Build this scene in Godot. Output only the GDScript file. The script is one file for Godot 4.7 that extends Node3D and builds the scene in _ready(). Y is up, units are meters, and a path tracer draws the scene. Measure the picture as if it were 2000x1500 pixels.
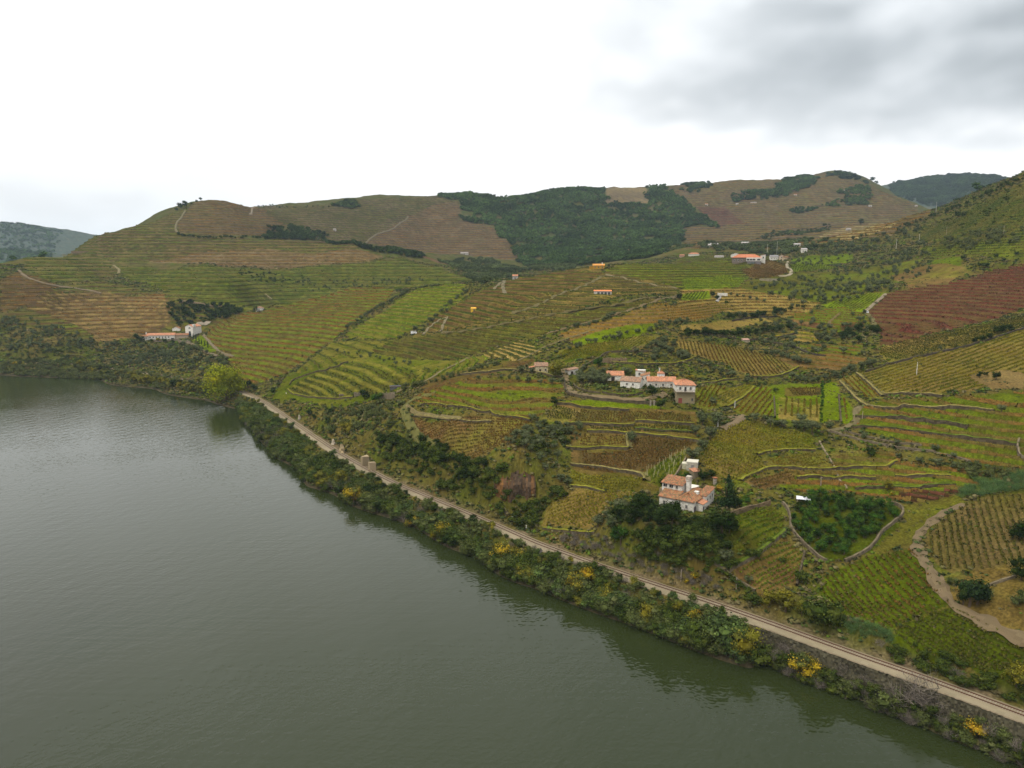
extends Node3D
# A river valley with terraced vineyards, seen from the air.  Units are metres, y is up, the river surface is y = 0.

const CAM_H := 112.0
const FOCAL := 1389.0            # of the photograph's 2000 x 1500 pixels
const A0 := -0.80
const DA := 0.0021052632
const NA := 761
const L0 := 4.9416424
const DL := 0.0035
const NL := 1033
const CA := 153
const CL := 346

var pitch_sin := 0.0
var pitch_cos := 1.0
var rng := RandomNumberGenerator.new()
var known: PackedVector3Array = []       # surveyed points of the land: x, height, distance ahead
var rail_px: PackedVector3Array = []
var weights: PackedFloat64Array = []
var centre_a: PackedFloat64Array = []
var centre_l: PackedFloat64Array = []
var coarse: Array = []
var base_rows: Array = []
var high_rows: Array = []
var color_rows: Array = []
var HB: PackedFloat32Array = []
var HG: PackedFloat32Array = []
var GC: PackedColorArray = []
var FID: PackedInt32Array = []
var rail_r: PackedFloat32Array = []
var rail_s: PackedFloat32Array = []
var pads: Array = []
var fields: Array = []
var n_big := FastNoiseLite.new()
var n_mid := FastNoiseLite.new()
var n_fine := FastNoiseLite.new()
var n_hill := FastNoiseLite.new()
var M := {}
var trees := {}
var waiting := {}
var ORD := ["first", "second", "third", "fourth", "fifth", "sixth", "seventh", "eighth", "ninth", "tenth", "eleventh", "twelfth", "thirteenth", "fourteenth", "fifteenth", "sixteenth", "seventeenth", "eighteenth", "nineteenth"]
var TENS := ["", "", "twent", "thirt", "fort", "fift", "sixt", "sevent", "eight", "ninet"]
var used := {}


func _ready() -> void:
	pitch_sin = sin(atan(230.0 / FOCAL))
	pitch_cos = cos(atan(230.0 / FOCAL))
	rng.seed = 20
	make_camera_and_sky()
	var t := Time.get_ticks_msec()
	survey()
	solve_land()
	t = lap("land solved", t)
	land_grid()
	t = lap("land grid", t)
	make_materials()
	set_pads()
	lay_fields()
	t = lap("fields", t)
	finish_land()
	t = lap("land finished", t)
	make_terrain()
	make_water()
	t = lap("terrain mesh", t)
	make_railway()
	make_paths()
	make_walls()
	t = lap("railway, paths, walls", t)
	make_buildings()
	t = lap("buildings", t)
	make_tree_kinds()
	plant_trees()
	t = lap("trees", t)
	make_vines()
	t = lap("vines", t)
	make_scrub()
	make_forests()
	t = lap("scrub and forests", t)
	make_small_things()
	lap("small things", t)


func lap(what: String, since: int) -> int:
	var now := Time.get_ticks_msec()
	print(what, " ", now - since, " ms")
	return now


# ------------------------------------------------------------------ camera, sky, sun, air
func make_camera_and_sky() -> void:
	var cam := Camera3D.new()
	cam.name = "camera"
	cam.position = Vector3(0, CAM_H, 0)
	cam.rotation.x = -atan(230.0 / FOCAL)
	cam.fov = rad_to_deg(2.0 * atan(750.0 / FOCAL))
	cam.near = 1.0
	cam.far = 30000.0
	add_child(cam)
	var env := Environment.new()
	env.background_mode = Environment.BG_SKY
	env.tonemap_mode = Environment.TONE_MAPPER_LINEAR
	env.tonemap_exposure = 1.6
	env.background_energy_multiplier = 1.0
	env.fog_enabled = true
	env.fog_density = 0.00004
	env.fog_light_color = Color(0.84, 0.93, 1.0)
	env.sdfgi_enabled = true
	env.ssao_enabled = true
	env.ssil_enabled = true
	var sky := Sky.new()
	var pan := PanoramaSkyMaterial.new()
	pan.panorama = ImageTexture.create_from_image(cloudy_sky())
	sky.sky_material = pan
	env.sky = sky
	var we := WorldEnvironment.new()
	we.name = "world_environment"
	we.environment = env
	add_child(we)
	var sun := DirectionalLight3D.new()
	sun.name = "sun"
	sun.light_energy = 0.5
	sun.light_color = Color(1.0, 0.97, 0.92)
	sun.light_angular_distance = 14.0
	sun.shadow_enabled = true
	sun.rotation = Vector3(deg_to_rad(-58), deg_to_rad(-50), 0)
	add_child(sun)


func cloudy_sky() -> Image:
	var w := 1024
	var h := 512
	var im := Image.create(w, h, false, Image.FORMAT_RGBF)
	var soft := FastNoiseLite.new()
	soft.seed = 5
	soft.frequency = 1.0
	soft.fractal_octaves = 5
	soft.fractal_gain = 0.42
	var wisp := FastNoiseLite.new()
	wisp.seed = 9
	wisp.frequency = 1.0
	wisp.fractal_octaves = 4
	for y in h:
		var el := (0.5 - (y + 0.5) / h) * PI
		for x in w:
			if el < -0.02:
				im.set_pixel(x, y, Color(0.30, 0.31, 0.30))
				continue
			var az := (x + 0.5) / w * TAU          # 0 is straight ahead
			if az > PI:
				az -= TAU
			# clouds lie in a flat layer overhead: stretch them towards the horizon
			var k := 1.0 / (maxf(sin(el), 0.0) + 0.16)
			var dx := sin(az) * cos(el) * k
			var dz := -cos(az) * cos(el) * k
			var a := soft.get_noise_2d(az * 3.2 + 0.6 * dx, el * 7.5 + 0.3 * dz)
			var b := wisp.get_noise_2d(az * 9.0 + 20.0, el * 24.0)
			# the dark bank stands to the right, its lower edge ragged above a bright strip
			var edge := 0.150 - 0.03 * (az - 0.2) + 0.035 * b + 0.03 * a
			var bank := (0.48 * smoothstep(-0.30, 0.26, az) + 0.52 * smoothstep(0.05, 0.50, az)) * smoothstep(edge - 0.03, edge + 0.06, el) * (1.0 - 0.25 * smoothstep(0.24, 0.55, el)) * (1.0 - smoothstep(1.5, 2.4, az))
			bank *= clampf(0.92 + 0.40 * a + 0.20 * b, 0.0, 1.1)
			var low := (1.0 - smoothstep(0.02, 0.10, absf(el - 0.075))) * smoothstep(-0.10, -0.45, az) * 0.12
			# an overcast sky is about three times as bright overhead as at the horizon
			var v := 0.70 * (1.0 + 1.15 * maxf(sin(el), 0.0)) * (1.0 - 0.58 * bank - low - 0.08 * smoothstep(-0.15, 0.5, a + 0.3 * b) * (1.0 - bank))
			var cool := 0.095 * bank + 0.22 * low
			im.set_pixel(x, y, Color(v * (1.0 - cool), v * (1.0 - 0.25 * cool), v * (1.0 + 0.35 * cool)))
	return im


# ------------------------------------------------------------------ seeing and standing
func ray(px: float, py: float) -> Vector3:      # right, down, ahead
	var u := (px - 1000.0) / FOCAL
	var v := (py - 750.0) / FOCAL
	return Vector3(u, pitch_sin + v * pitch_cos, pitch_cos - v * pitch_sin)


func at_height(px: float, py: float, h: float) -> Vector3:
	var d := ray(px, py)
	var t := (CAM_H - h) / d.y
	return Vector3(d.x * t, h, d.z * t)


func at_ahead(px: float, py: float, ahead: float) -> Vector3:
	var d := ray(px, py)
	var t := ahead / d.z
	return Vector3(d.x * t, CAM_H - d.y * t, ahead)


func cast(px: float, py: float, H: PackedFloat32Array) -> Vector3:   # where that line of sight meets the land
	var d := ray(px, py)
	var flat := sqrt(d.x * d.x + d.z * d.z)
	var az := clampf(atan2(d.x, d.z), A0 + DA, A0 + DA * (NA - 2))
	var fall := d.y / flat
	var c := (az - A0) / DA
	var c0 := int(c)
	var f := c - c0
	var best := -1e9
	var best_r := 0.0
	var was := 0.0
	for i in NL:
		var r := exp(L0 + DL * i)
		var h := lerpf(H[i * NA + c0], H[i * NA + c0 + 1], f)
		var over := h - (CAM_H - fall * r)
		if over > best:
			best = over
			best_r = r
		if over >= 0.0:
			if i > 0:
				r = lerpf(exp(L0 + DL * (i - 1)), r, clampf(-was / maxf(over - was, 1e-6), 0.0, 1.0))
			best_r = r
			break
		was = over
	var x := best_r * sin(az)
	var z := -best_r * cos(az)
	return Vector3(x, sample(H, x, z), z)


func sample(H: PackedFloat32Array, x: float, z: float) -> float:
	var c := clampf((atan2(x, -z) - A0) / DA, 0.0, NA - 1.001)
	var l := clampf((0.5 * log(x * x + z * z + 1e-6) - L0) / DL, 0.0, NL - 1.001)
	var c0 := int(c)
	var l0 := int(l)
	var f := c - c0
	var i := l0 * NA + c0
	return lerpf(lerpf(H[i], H[i + 1], f), lerpf(H[i + NA], H[i + NA + 1], f), l - l0)


func ground(x: float, z: float) -> float:
	return sample(HG, x, z)


func spot(px: float, py: float) -> Vector3:
	return cast(px, py, HG)


func seen_at(p: Vector3) -> Vector2:            # photograph pixel of a point, used only to tell left from right and what lies in view
	var dy := p.y - CAM_H
	var f := -p.z * pitch_cos - dy * pitch_sin
	return Vector2(1000.0 + FOCAL * p.x / f, 750.0 - FOCAL * (-p.z * pitch_sin + dy * pitch_cos) / f) if f > 1.0 else Vector2(-9999, -9999)


# ------------------------------------------------------------------ the lie of the land
func shore(px: float, py: float) -> void:
	known.append(at_height(px, py, 0.0))
	var q := at_height(px - 25, py + 45, 0.0) if px > 430 else at_height(px - 5, py + 25, 0.0)
	known.append(Vector3(q.x, -6, q.z))


func rail_at(px: float, py: float) -> void:
	var q := at_height(px, py, 9.0)
	known.append(q)
	rail_px.append(q)


func lvl(px: float, py: float, h: float) -> void:
	known.append(at_height(px, py, h))


func far(px: float, py: float, ahead: float) -> void:
	known.append(at_ahead(px, py, ahead))


func dip(px: float, ahead: float, h: float) -> void:
	known.append(Vector3((px - 1000.0) / FOCAL * ahead, h, ahead))


func survey() -> void:
	shore(0, 733); shore(100, 738); shore(200, 744); shore(300, 760)
	shore(400, 782); shore(462, 800); shore(500, 850); shore(540, 895)
	shore(600, 950); shore(680, 985); shore(760, 1012); shore(850, 1055)
	shore(950, 1105); shore(1050, 1152); shore(1150, 1193); shore(1250, 1228)
	shore(1350, 1268); shore(1500, 1314); shore(1600, 1336); shore(1700, 1375)
	shore(1800, 1422); shore(1900, 1462); shore(2000, 1498); rail_at(0, 705)
	rail_at(130, 708); rail_at(270, 725); rail_at(360, 740); rail_at(420, 750)
	rail_at(480, 765); rail_at(520, 786); rail_at(560, 815); rail_at(600, 843)
	rail_at(650, 877); rail_at(700, 906); rail_at(760, 938); rail_at(850, 975)
	rail_at(950, 1016); rail_at(1050, 1060); rail_at(1150, 1096); rail_at(1250, 1130)
	rail_at(1330, 1156); rail_at(1400, 1179); rail_at(1500, 1214); rail_at(1600, 1250)
	rail_at(1700, 1286); rail_at(1800, 1320); rail_at(1900, 1356); rail_at(2000, 1393)
	lvl(1800, 1100, 20); lvl(1700, 1180, 13); lvl(1900, 1250, 13); lvl(1990, 1150, 23)
	lvl(1345, 1010, 25); lvl(1650, 1010, 24); lvl(1620, 1090, 18); lvl(1450, 1060, 19)
	lvl(1950, 1050, 26); lvl(1990, 1310, 12); lvl(1450, 900, 33); lvl(1400, 850, 38)
	lvl(1700, 900, 34); lvl(1950, 900, 38); lvl(1700, 800, 46); lvl(1950, 800, 52)
	lvl(1270, 765, 47); lvl(1250, 850, 37); lvl(1250, 900, 31); lvl(1150, 950, 23)
	lvl(1100, 1010, 14); lvl(1150, 900, 28); lvl(1010, 975, 16); lvl(1012, 922, 27)
	lvl(1040, 860, 36); lvl(900, 820, 38); lvl(810, 790, 38); lvl(900, 880, 27)
	lvl(1000, 760, 46); lvl(1000, 720, 51); lvl(1070, 715, 51); lvl(720, 850, 21)
	lvl(800, 880, 20); lvl(850, 940, 15); lvl(600, 800, 16); lvl(650, 770, 24)
	lvl(740, 735, 34); lvl(600, 735, 26); lvl(900, 700, 45); lvl(800, 690, 42)
	lvl(1050, 660, 61); lvl(1050, 690, 55); lvl(1150, 690, 58); lvl(1200, 670, 62)
	lvl(1300, 650, 68); lvl(1300, 700, 56); lvl(1300, 590, 84); lvl(1000, 600, 78)
	far(1100, 560, 715); far(1165, 524, 820); far(1250, 540, 740); far(1350, 516, 900)
	far(1470, 510, 950); far(1380, 560, 700); far(985, 548, 850); far(600, 680, 680)
	far(600, 620, 820); far(700, 565, 950); far(500, 640, 790); far(505, 606, 850)
	far(440, 690, 700); far(330, 660, 860); far(375, 655, 860); far(250, 690, 800)
	far(80, 660, 800); far(800, 620, 720); far(850, 560, 880); far(700, 540, 1150)
	far(850, 545, 1100); far(200, 650, 850); far(200, 600, 950); far(200, 550, 1060)
	far(200, 500, 1180); far(0, 540, 950); far(0, 600, 880); far(100, 508, 1100)
	far(200, 467, 1260); far(300, 430, 1450); far(395, 391, 1650); far(350, 500, 1200)
	far(450, 560, 1000); far(450, 600, 930); far(380, 612, 930); far(500, 460, 1380)
	far(440, 392, 1650); far(490, 405, 1680); far(600, 500, 1220); far(600, 405, 1850)
	far(700, 480, 1300); far(830, 512, 1250); far(760, 472, 1600); far(700, 395, 1900)
	far(780, 396, 1950); far(850, 388, 2050); far(850, 440, 1850); far(900, 490, 1650)
	far(950, 470, 1750); far(1100, 450, 1900); far(1080, 374, 2300); far(920, 385, 2150)
	far(980, 390, 2250); far(1200, 500, 1550); far(1180, 372, 2400); far(1100, 520, 1400)
	far(1350, 360, 2500); far(1440, 354, 2550); far(1400, 430, 2000); far(1400, 480, 1500)
	far(1350, 492, 1250); far(1590, 342, 2600); far(1600, 420, 2000); far(1600, 470, 1500)
	far(1700, 355, 2500); far(1640, 335, 2620); far(1530, 357, 2560); far(1556, 348, 2580)
	far(1720, 368, 2450); far(1765, 391, 2250); far(1800, 410, 2050); far(1740, 450, 1600)
	far(2000, 336, 850); far(1940, 368, 930); far(1900, 388, 1000); far(1800, 432, 1150)
	far(1700, 462, 1250); far(1950, 450, 720); far(1800, 520, 780); far(1900, 600, 560)
	far(1950, 540, 620); far(1750, 650, 470); far(1950, 680, 400); far(1600, 560, 750)
	far(1550, 620, 600); far(1500, 680, 480); far(1450, 700, 440); far(1400, 640, 540)
	far(1600, 760, 370); far(1900, 760, 330); far(1800, 480, 900); far(1600, 512, 1000)
	far(1700, 560, 650); far(1700, 700, 425); far(1850, 346, 3600); far(1750, 362, 3600)
	far(1950, 350, 3600); far(1800, 400, 3100); far(0, 435, 4200); far(60, 440, 4200)
	far(130, 455, 4200); far(200, 466, 4200); far(0, 492, 3000); far(50, 515, 2700)
	dip(0, 4700, 320); dip(100, 4700, 290); dip(0, 3500, 130); dip(100, 3300, 130)
	dip(200, 2600, 110); dip(0, 2000, 20); dip(0, 1200, 60); dip(100, 1500, 70)
	dip(200, 1900, 100); dip(300, 2200, 120); dip(400, 2200, 200); dip(500, 2300, 200)
	dip(650, 2500, 200); dip(850, 2700, 240); dip(1080, 3000, 280); dip(1350, 3200, 320)
	dip(1600, 3200, 330); dip(1700, 2900, 300); dip(1850, 2400, 200); dip(1950, 2000, 150)
	dip(2000, 1400, 150); dip(1800, 1400, 160); dip(1900, 4300, 480); dip(600, 980, 50)
	dip(700, 1050, 74); dip(850, 1000, 72); dip(500, 1000, 55); dip(985, 1100, 80)
	dip(1165, 1080, 98); dip(1350, 1050, 104); dip(880, 1400, 110); dip(760, 1440, 140)
	dip(700, 1450, 138); dip(1470, 1120, 116); dip(2100, 160, 18); dip(2150, 300, 55)
	dip(2150, 600, 150); dip(2100, 900, 230); dip(-100, 800, 30); dip(-100, 1000, 100)
	dip(-150, 1300, 60)
	for p in [[-150, -12, 200], [0, -12, 120], [-300, -12, 350], [-400, -12, 500], [100, -10, 100]]:
		known.append(Vector3(p[0], p[1], p[2]))


func solve_land() -> void:                      # a thin plate through the surveyed points, over bearing and log distance
	var n := known.size()
	for p in known:
		centre_a.append(atan2(p.x, p.z))
		centre_l.append(0.5 * log(p.x * p.x + p.z * p.z))
	var m := n + 3
	var rows: Array = []
	for i in m:
		var row := PackedFloat64Array()
		row.resize(m + 1)
		if i < n:
			for j in n:
				var da := centre_a[i] - centre_a[j]
				var dl := centre_l[i] - centre_l[j]
				var d := da * da + dl * dl
				row[j] = (d * log(d) if d > 1e-12 else 0.0) + (2e-5 if i == j else 0.0)
			row[n] = 1.0
			row[n + 1] = centre_a[i]
			row[n + 2] = centre_l[i]
			row[m] = known[i].y
		else:
			for j in n:
				row[j] = 1.0 if i == n else centre_a[j] if i == n + 1 else centre_l[j]
		rows.append(row)
	for k in m:
		var best := k
		for i in range(k + 1, m):
			if absf(rows[i][k]) > absf(rows[best][k]):
				best = i
		var swap = rows[k]
		rows[k] = rows[best]
		rows[best] = swap
		var top: PackedFloat64Array = rows[k]
		var inv := 1.0 / top[k]
		for i in range(k + 1, m):
			var row: PackedFloat64Array = rows[i]
			var f := row[k] * inv
			if f != 0.0:
				for j in range(k, m + 1):
					row[j] -= f * top[j]
				rows[i] = row
	weights.resize(m)
	for k in range(m - 1, -1, -1):
		var row: PackedFloat64Array = rows[k]
		var s := row[m]
		for j in range(k + 1, m):
			s -= row[j] * weights[j]
		weights[k] = s / row[k]


func coarse_row(i: int) -> void:
	var n := centre_a.size()
	var l := L0 + (i - 1) * DL * 3.0
	var out := PackedFloat32Array()
	out.resize(CA)
	var wa := weights
	var pa := centre_a
	var pl := centre_l
	for c in CA:
		var a := A0 + c * DA * 5.0
		var s := wa[n] + wa[n + 1] * a + wa[n + 2] * l
		for k in n:
			var da := a - pa[k]
			var dl := l - pl[k]
			var d := da * da + dl * dl
			if d > 1e-12:
				s += wa[k] * d * log(d)
		out[c] = s
	coarse[i] = out


func cubic(a: float, b: float, c: float, d: float, t: float) -> float:
	return b + 0.5 * t * (c - a + t * (2.0 * a - 5.0 * b + 4.0 * c - d + t * (3.0 * (b - c) + d - a)))


func base_row(i: int) -> void:
	var ci := i / 3 + 1
	var t := (i % 3) / 3.0
	var r0: PackedFloat32Array = coarse[ci - 1]
	var r1: PackedFloat32Array = coarse[ci]
	var r2: PackedFloat32Array = coarse[mini(ci + 1, CL - 1)]
	var r3: PackedFloat32Array = coarse[mini(ci + 2, CL - 1)]
	var mid := PackedFloat32Array()
	mid.resize(CA + 2)
	for c in CA:
		mid[c + 1] = cubic(r0[c], r1[c], r2[c], r3[c], t)
	mid[0] = mid[1]
	mid[CA + 1] = mid[CA]
	var out := PackedFloat32Array()
	out.resize(NA)
	var r := exp(L0 + DL * i)
	for c in NA:
		var cc := mini(c / 5, CA - 2)
		var h := cubic(mid[cc], mid[cc + 1], mid[cc + 2], mid[mini(cc + 3, CA + 1)], (c - cc * 5) / 5.0)
		# gullies and shoulders of the hills, growing with how far and how high the land is
		var az := A0 + DA * c
		var x := r * sin(az)
		var z := -r * cos(az)
		var g := smoothstep(20.0, 90.0, h) * smoothstep(450.0, 1500.0, r)
		if g > 0.0:
			var ridge := n_hill.get_noise_2d(x, z)
			h += g * (ridge * 11.0 + n_big.get_noise_2d(x, z) * 2.5)
		h += smoothstep(2.0, 14.0, h) * n_mid.get_noise_2d(x, z) * 0.5
		out[c] = h
	base_rows[i] = out


func run_rows(job: Callable, n: int) -> void:
	WorkerThreadPool.wait_for_group_task_completion(WorkerThreadPool.add_group_task(job, n))


func land_grid() -> void:
	n_big.seed = 3; n_big.frequency = 1.0 / 90.0; n_big.fractal_octaves = 3
	n_mid.seed = 4; n_mid.frequency = 1.0 / 14.0; n_mid.fractal_octaves = 3
	n_fine.seed = 6; n_fine.frequency = 1.0 / 2.6; n_fine.fractal_octaves = 3
	n_hill.seed = 11; n_hill.frequency = 1.0 / 420.0; n_hill.fractal_octaves = 4; n_hill.fractal_type = FastNoiseLite.FRACTAL_RIDGED
	coarse.resize(CL)
	run_rows(coarse_row, CL)
	base_rows.resize(NL)
	run_rows(base_row, NL)
	for i in NL:
		HB.append_array(base_rows[i])
	base_rows.clear()
	FID.resize(NL * NA)
	FID.fill(-1)
	# the railway, as distance from the camera's foot over bearing
	var raw := PackedFloat32Array()
	raw.resize(NA)
	var k := 0
	for c in NA:
		var az := A0 + DA * c
		while k < rail_px.size() - 2 and atan2(rail_px[k + 1].x, rail_px[k + 1].z) < az:
			k += 1
		var p := rail_px[k]
		var q := rail_px[k + 1]
		var dx := sin(az)
		var dz := cos(az)
		var den := dx * (q.z - p.z) - dz * (q.x - p.x)
		raw[c] = clampf((p.x * (q.z - p.z) - p.z * (q.x - p.x)) / den, 120.0, 1500.0)
	for pass_no in 5:
		var out := raw.duplicate()
		for c in range(4, NA - 4):
			var s := 0.0
			for j in range(-4, 5):
				s += raw[c + j]
			out[c] = s / 9.0
		raw = out
	rail_r = raw
	rail_s.resize(NA)
	for c in NA:
		var c0 := maxi(c - 1, 0)
		var c1 := mini(c + 1, NA - 1)
		var slope := (log(raw[c1]) - log(raw[c0])) / (DA * (c1 - c0))
		rail_s[c] = 1.0 / sqrt(1.0 + slope * slope)


func rail_side(x: float, z: float) -> float:    # metres from the middle of the track, the hill side positive
	var c := clampf((atan2(x, -z) - A0) / DA, 0.0, NA - 1.001)
	var c0 := int(c)
	return (sqrt(x * x + z * z) - lerpf(rail_r[c0], rail_r[c0 + 1], c - c0)) * rail_s[c0]


func rail_point(c: float, side: float, y: float) -> Vector3:
	var c0 := clampi(int(c), 0, NA - 2)
	var r := lerpf(rail_r[c0], rail_r[c0 + 1], c - c0) + side / rail_s[c0]
	var az := A0 + DA * c
	return Vector3(r * sin(az), y, -r * cos(az))


func finish_row(i: int) -> void:
	var out := PackedFloat32Array()
	var cols := PackedColorArray()
	out.resize(NA)
	cols.resize(NA)
	var r := exp(L0 + DL * i)
	for c in NA:
		var k := i * NA + c
		var az := A0 + DA * c
		var x := r * sin(az)
		var z := -r * cos(az)
		var h := HB[k]
		var b := h
		var fid := FID[k]
		var na := n_big.get_noise_2d(x * 2.2, z * 2.2)
		var nb := n_mid.get_noise_2d(x, z)
		var nc := n_fine.get_noise_2d(x, z) if r < 700.0 else n_fine.get_noise_2d(x * 0.2, z * 0.2)
		var col: Color
		if fid >= 0:
			var f: Dictionary = fields[fid]
			var step: float = f.get("step", 0.0)
			var pitch: float = f.get("pitch", 0.0)
			var bank := 0.0
			var soil_tone := 1.0
			if pitch > 0.0:
				var q := b / pitch
				var fr := q - floorf(q)
				var t := smoothstep(0.62, 0.98, fr)
				h = b + step * pitch * (t - fr) * f.get("fade", 1.0)
				soil_tone = 0.86
				bank = smoothstep(f.get("share", 0.56), f.get("share", 0.56) + 0.10, fr) * (1.0 - smoothstep(0.95, 1.0, fr))
			var wide_patch := n_big.get_noise_2d(x * 0.55 + 300.0, z * 0.55)
			col = f.soil.lerp(f.grass, clampf(f.mix + na * 0.7 + nb * 0.5 + wide_patch * 0.7, 0.0, 1.0))
			col = col * ((1.0 + 0.35 * wide_patch) * soil_tone)
			if bank > 0.0:
				col = col.lerp(f.bank * 1.12, bank * clampf(0.92 + na * 0.7, 0.25, 1.0))
		else:
			# rough hillside: green, dry and stony in patches
			var wet := clampf(0.5 + na * 0.9 + nb * 0.5, 0.0, 1.0)
			col = Color(0.096, 0.078, 0.032).lerp(Color(0.056, 0.070, 0.015), wet)
			if r > 2900.0:  # remote hills paled: distant haze put into the ground colour
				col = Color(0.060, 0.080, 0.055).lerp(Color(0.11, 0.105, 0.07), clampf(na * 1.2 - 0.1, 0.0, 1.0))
		col = col * Color(1.36, 1.28, 0.95).lerp(Color(1.02, 1.02, 1.05), smoothstep(600.0, 1700.0, r)) * clampf(1.0 + nb * 0.34 + nc * 0.42, 0.45, 1.75)  # warm tint fades with distance, aerial haze put into the colour
		if b < 2.2:
			col = col.lerp(Color(0.060, 0.050, 0.030) * (1.0 + nc * 0.6), 1.0 - smoothstep(0.8, 2.2, b + nb))
		var grey := col.r * 0.3 + col.g * 0.6 + col.b * 0.1
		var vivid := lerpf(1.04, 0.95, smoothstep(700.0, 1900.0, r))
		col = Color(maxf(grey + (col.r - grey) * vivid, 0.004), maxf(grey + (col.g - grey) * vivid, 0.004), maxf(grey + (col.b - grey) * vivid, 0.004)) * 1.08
		for p in pads:
			var dx: float = x - p[0]
			var dz: float = z - p[1]
			var d2: float = dx * dx + dz * dz
			var pr: float = p[2]
			if d2 < pr * pr * 3.24:
				h = lerpf(h, p[3], 1.0 - smoothstep(pr, pr * 1.8, sqrt(d2)))
		if r < 1000.0 and b < 40.0 and b > -8.0:
			var side := (r - rail_r[c]) * rail_s[c]
			if side > -22.0 and side < 14.0:
				var right := smoothstep(0.342, 0.362, az)          # where the line runs on a stone wall above the water
				if side < -4.4 and right > 0.0:
					h = lerpf(h, minf(h, lerpf(-0.6, 0.9, smoothstep(-9.0, -5.5, side)) + 1.2 * nb), right)
				var flat := smoothstep(-10.0, -5.0, side) * (1.0 - smoothstep(4.2, 12.0, side))
				if right > 0.0:
					flat = lerpf(flat, smoothstep(-4.6, -4.2, side) * (1.0 - smoothstep(3.6, 9.0, side)), right)
				h = lerpf(h, 8.55, flat)
				var dirt := smoothstep(-6.0, -4.0, side) * (1.0 - smoothstep(3.5, 7.5, side))
				col = col.lerp(Color(0.17, 0.125, 0.075) * (1.0 + nc * 0.5), dirt * clampf(0.55 + nb, 0.0, 1.0))
		col.a = 1.0
		out[c] = h
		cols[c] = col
	high_rows[i] = out
	color_rows[i] = cols


func finish_land() -> void:
	high_rows.resize(NL)
	color_rows.resize(NL)
	run_rows(finish_row, NL)
	for i in NL:
		HG.append_array(high_rows[i])
		GC.append_array(color_rows[i])
	high_rows.clear()
	color_rows.clear()


func make_terrain() -> void:
	var vert := PackedVector3Array()
	var norm := PackedVector3Array()
	var uv := PackedVector2Array()
	var number := PackedInt32Array()
	number.resize(NL * NA)
	number.fill(-1)
	var cols := PackedColorArray()
	var index := PackedInt32Array()
	for i in NL - 1:
		var r := exp(L0 + DL * i)
		for c in NA - 1:
			var k := i * NA + c
			if maxf(maxf(HG[k], HG[k + 1]), maxf(HG[k + NA], HG[k + NA + 1])) < -2.0:
				continue
			for kk in [k, k + 1, k + NA, k + NA + 1]:
				if number[kk] < 0:
					number[kk] = vert.size()
					var ii: int = kk / NA
					var c2: int = kk % NA
					var rr := exp(L0 + DL * ii)
					var az := A0 + DA * c2
					var sa := sin(az)
					var ca := cos(az)
					vert.append(Vector3(rr * sa, HG[kk], -rr * ca))
					cols.append(GC[kk])
					uv.append(Vector2(rr * sa, -rr * ca) / 23.0)
					var ra := (HG[mini(ii + 1, NL - 1) * NA + c2] - HG[maxi(ii - 1, 0) * NA + c2]) / (2.0 * DL * rr)
					var ta := (HG[ii * NA + mini(c2 + 1, NA - 1)] - HG[ii * NA + maxi(c2 - 1, 0)]) / (2.0 * DA * rr)
					norm.append(Vector3(-(ra * sa + ta * ca), 1.0, ra * ca - ta * sa).normalized())
			index.append_array([number[k], number[k + NA], number[k + 1], number[k + 1], number[k + NA], number[k + NA + 1]])
	var arrays := []
	arrays.resize(Mesh.ARRAY_MAX)
	arrays[Mesh.ARRAY_VERTEX] = vert
	arrays[Mesh.ARRAY_NORMAL] = norm
	arrays[Mesh.ARRAY_TEX_UV] = uv
	arrays[Mesh.ARRAY_COLOR] = cols
	arrays[Mesh.ARRAY_INDEX] = index
	var mesh := ArrayMesh.new()
	mesh.add_surface_from_arrays(Mesh.PRIMITIVE_TRIANGLES, arrays)
	print("terrain triangles ", index.size() / 3)
	structure("hillside_ground", mesh, M.earth, "terraced green and brown hillsides rising from the river")


func make_water() -> void:
	# one sheet to the horizon, finer where it is seen; wind patches on its sheen are painted into the colour
	var st := SurfaceTool.new()
	st.begin(Mesh.PRIMITIVE_TRIANGLES)
	var cuts := [-9000.0, -3000.0]
	for i in 61:
		cuts.append(-1500.0 + i * 50.0)
	cuts.append_array([3000.0, 9000.0])
	for i in cuts.size() - 1:
		for j in cuts.size() - 1:
			for q in [[0, 0], [1, 0], [0, 1], [1, 0], [1, 1], [0, 1]]:
				var x: float = cuts[i + q[0]]
				var z: float = cuts[j + q[1]]
				var tone := 1.0 + 0.30 * n_big.get_noise_2d(x * 0.35, z * 0.12)
				st.set_normal(Vector3.UP)
				st.set_uv(Vector2(x, z) / 135.0)
				st.set_color(Color(tone, tone, tone))
				st.add_vertex(Vector3(x, 0, z))
	structure("river_water", st.commit(), M.water, "calm grey green river bending out of sight at left")


# ------------------------------------------------------------------ naming and joining
func structure(called: String, mesh: Mesh, mat: Material, label: String) -> MeshInstance3D:
	var o := MeshInstance3D.new()
	o.name = called
	o.mesh = mesh
	o.material_override = mat
	o.set_meta("kind", "structure")
	o.set_meta("label", label)
	add_child(o, true)
	return o


func numbered(called: String) -> String:
	var n: int = used.get(called, 0)
	used[called] = n + 1
	return called if n == 0 else "%s_%03d" % [called, n]


func thing(called: String, label: String, category: String, at: Vector3, turn := 0.0, group := "") -> Node3D:
	var o := Node3D.new()
	o.name = numbered(called)
	o.position = at
	o.rotation.y = turn
	o.set_meta("label", label)
	o.set_meta("category", category)
	if group:
		o.set_meta("group", group)
	add_child(o)
	return o


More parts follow.
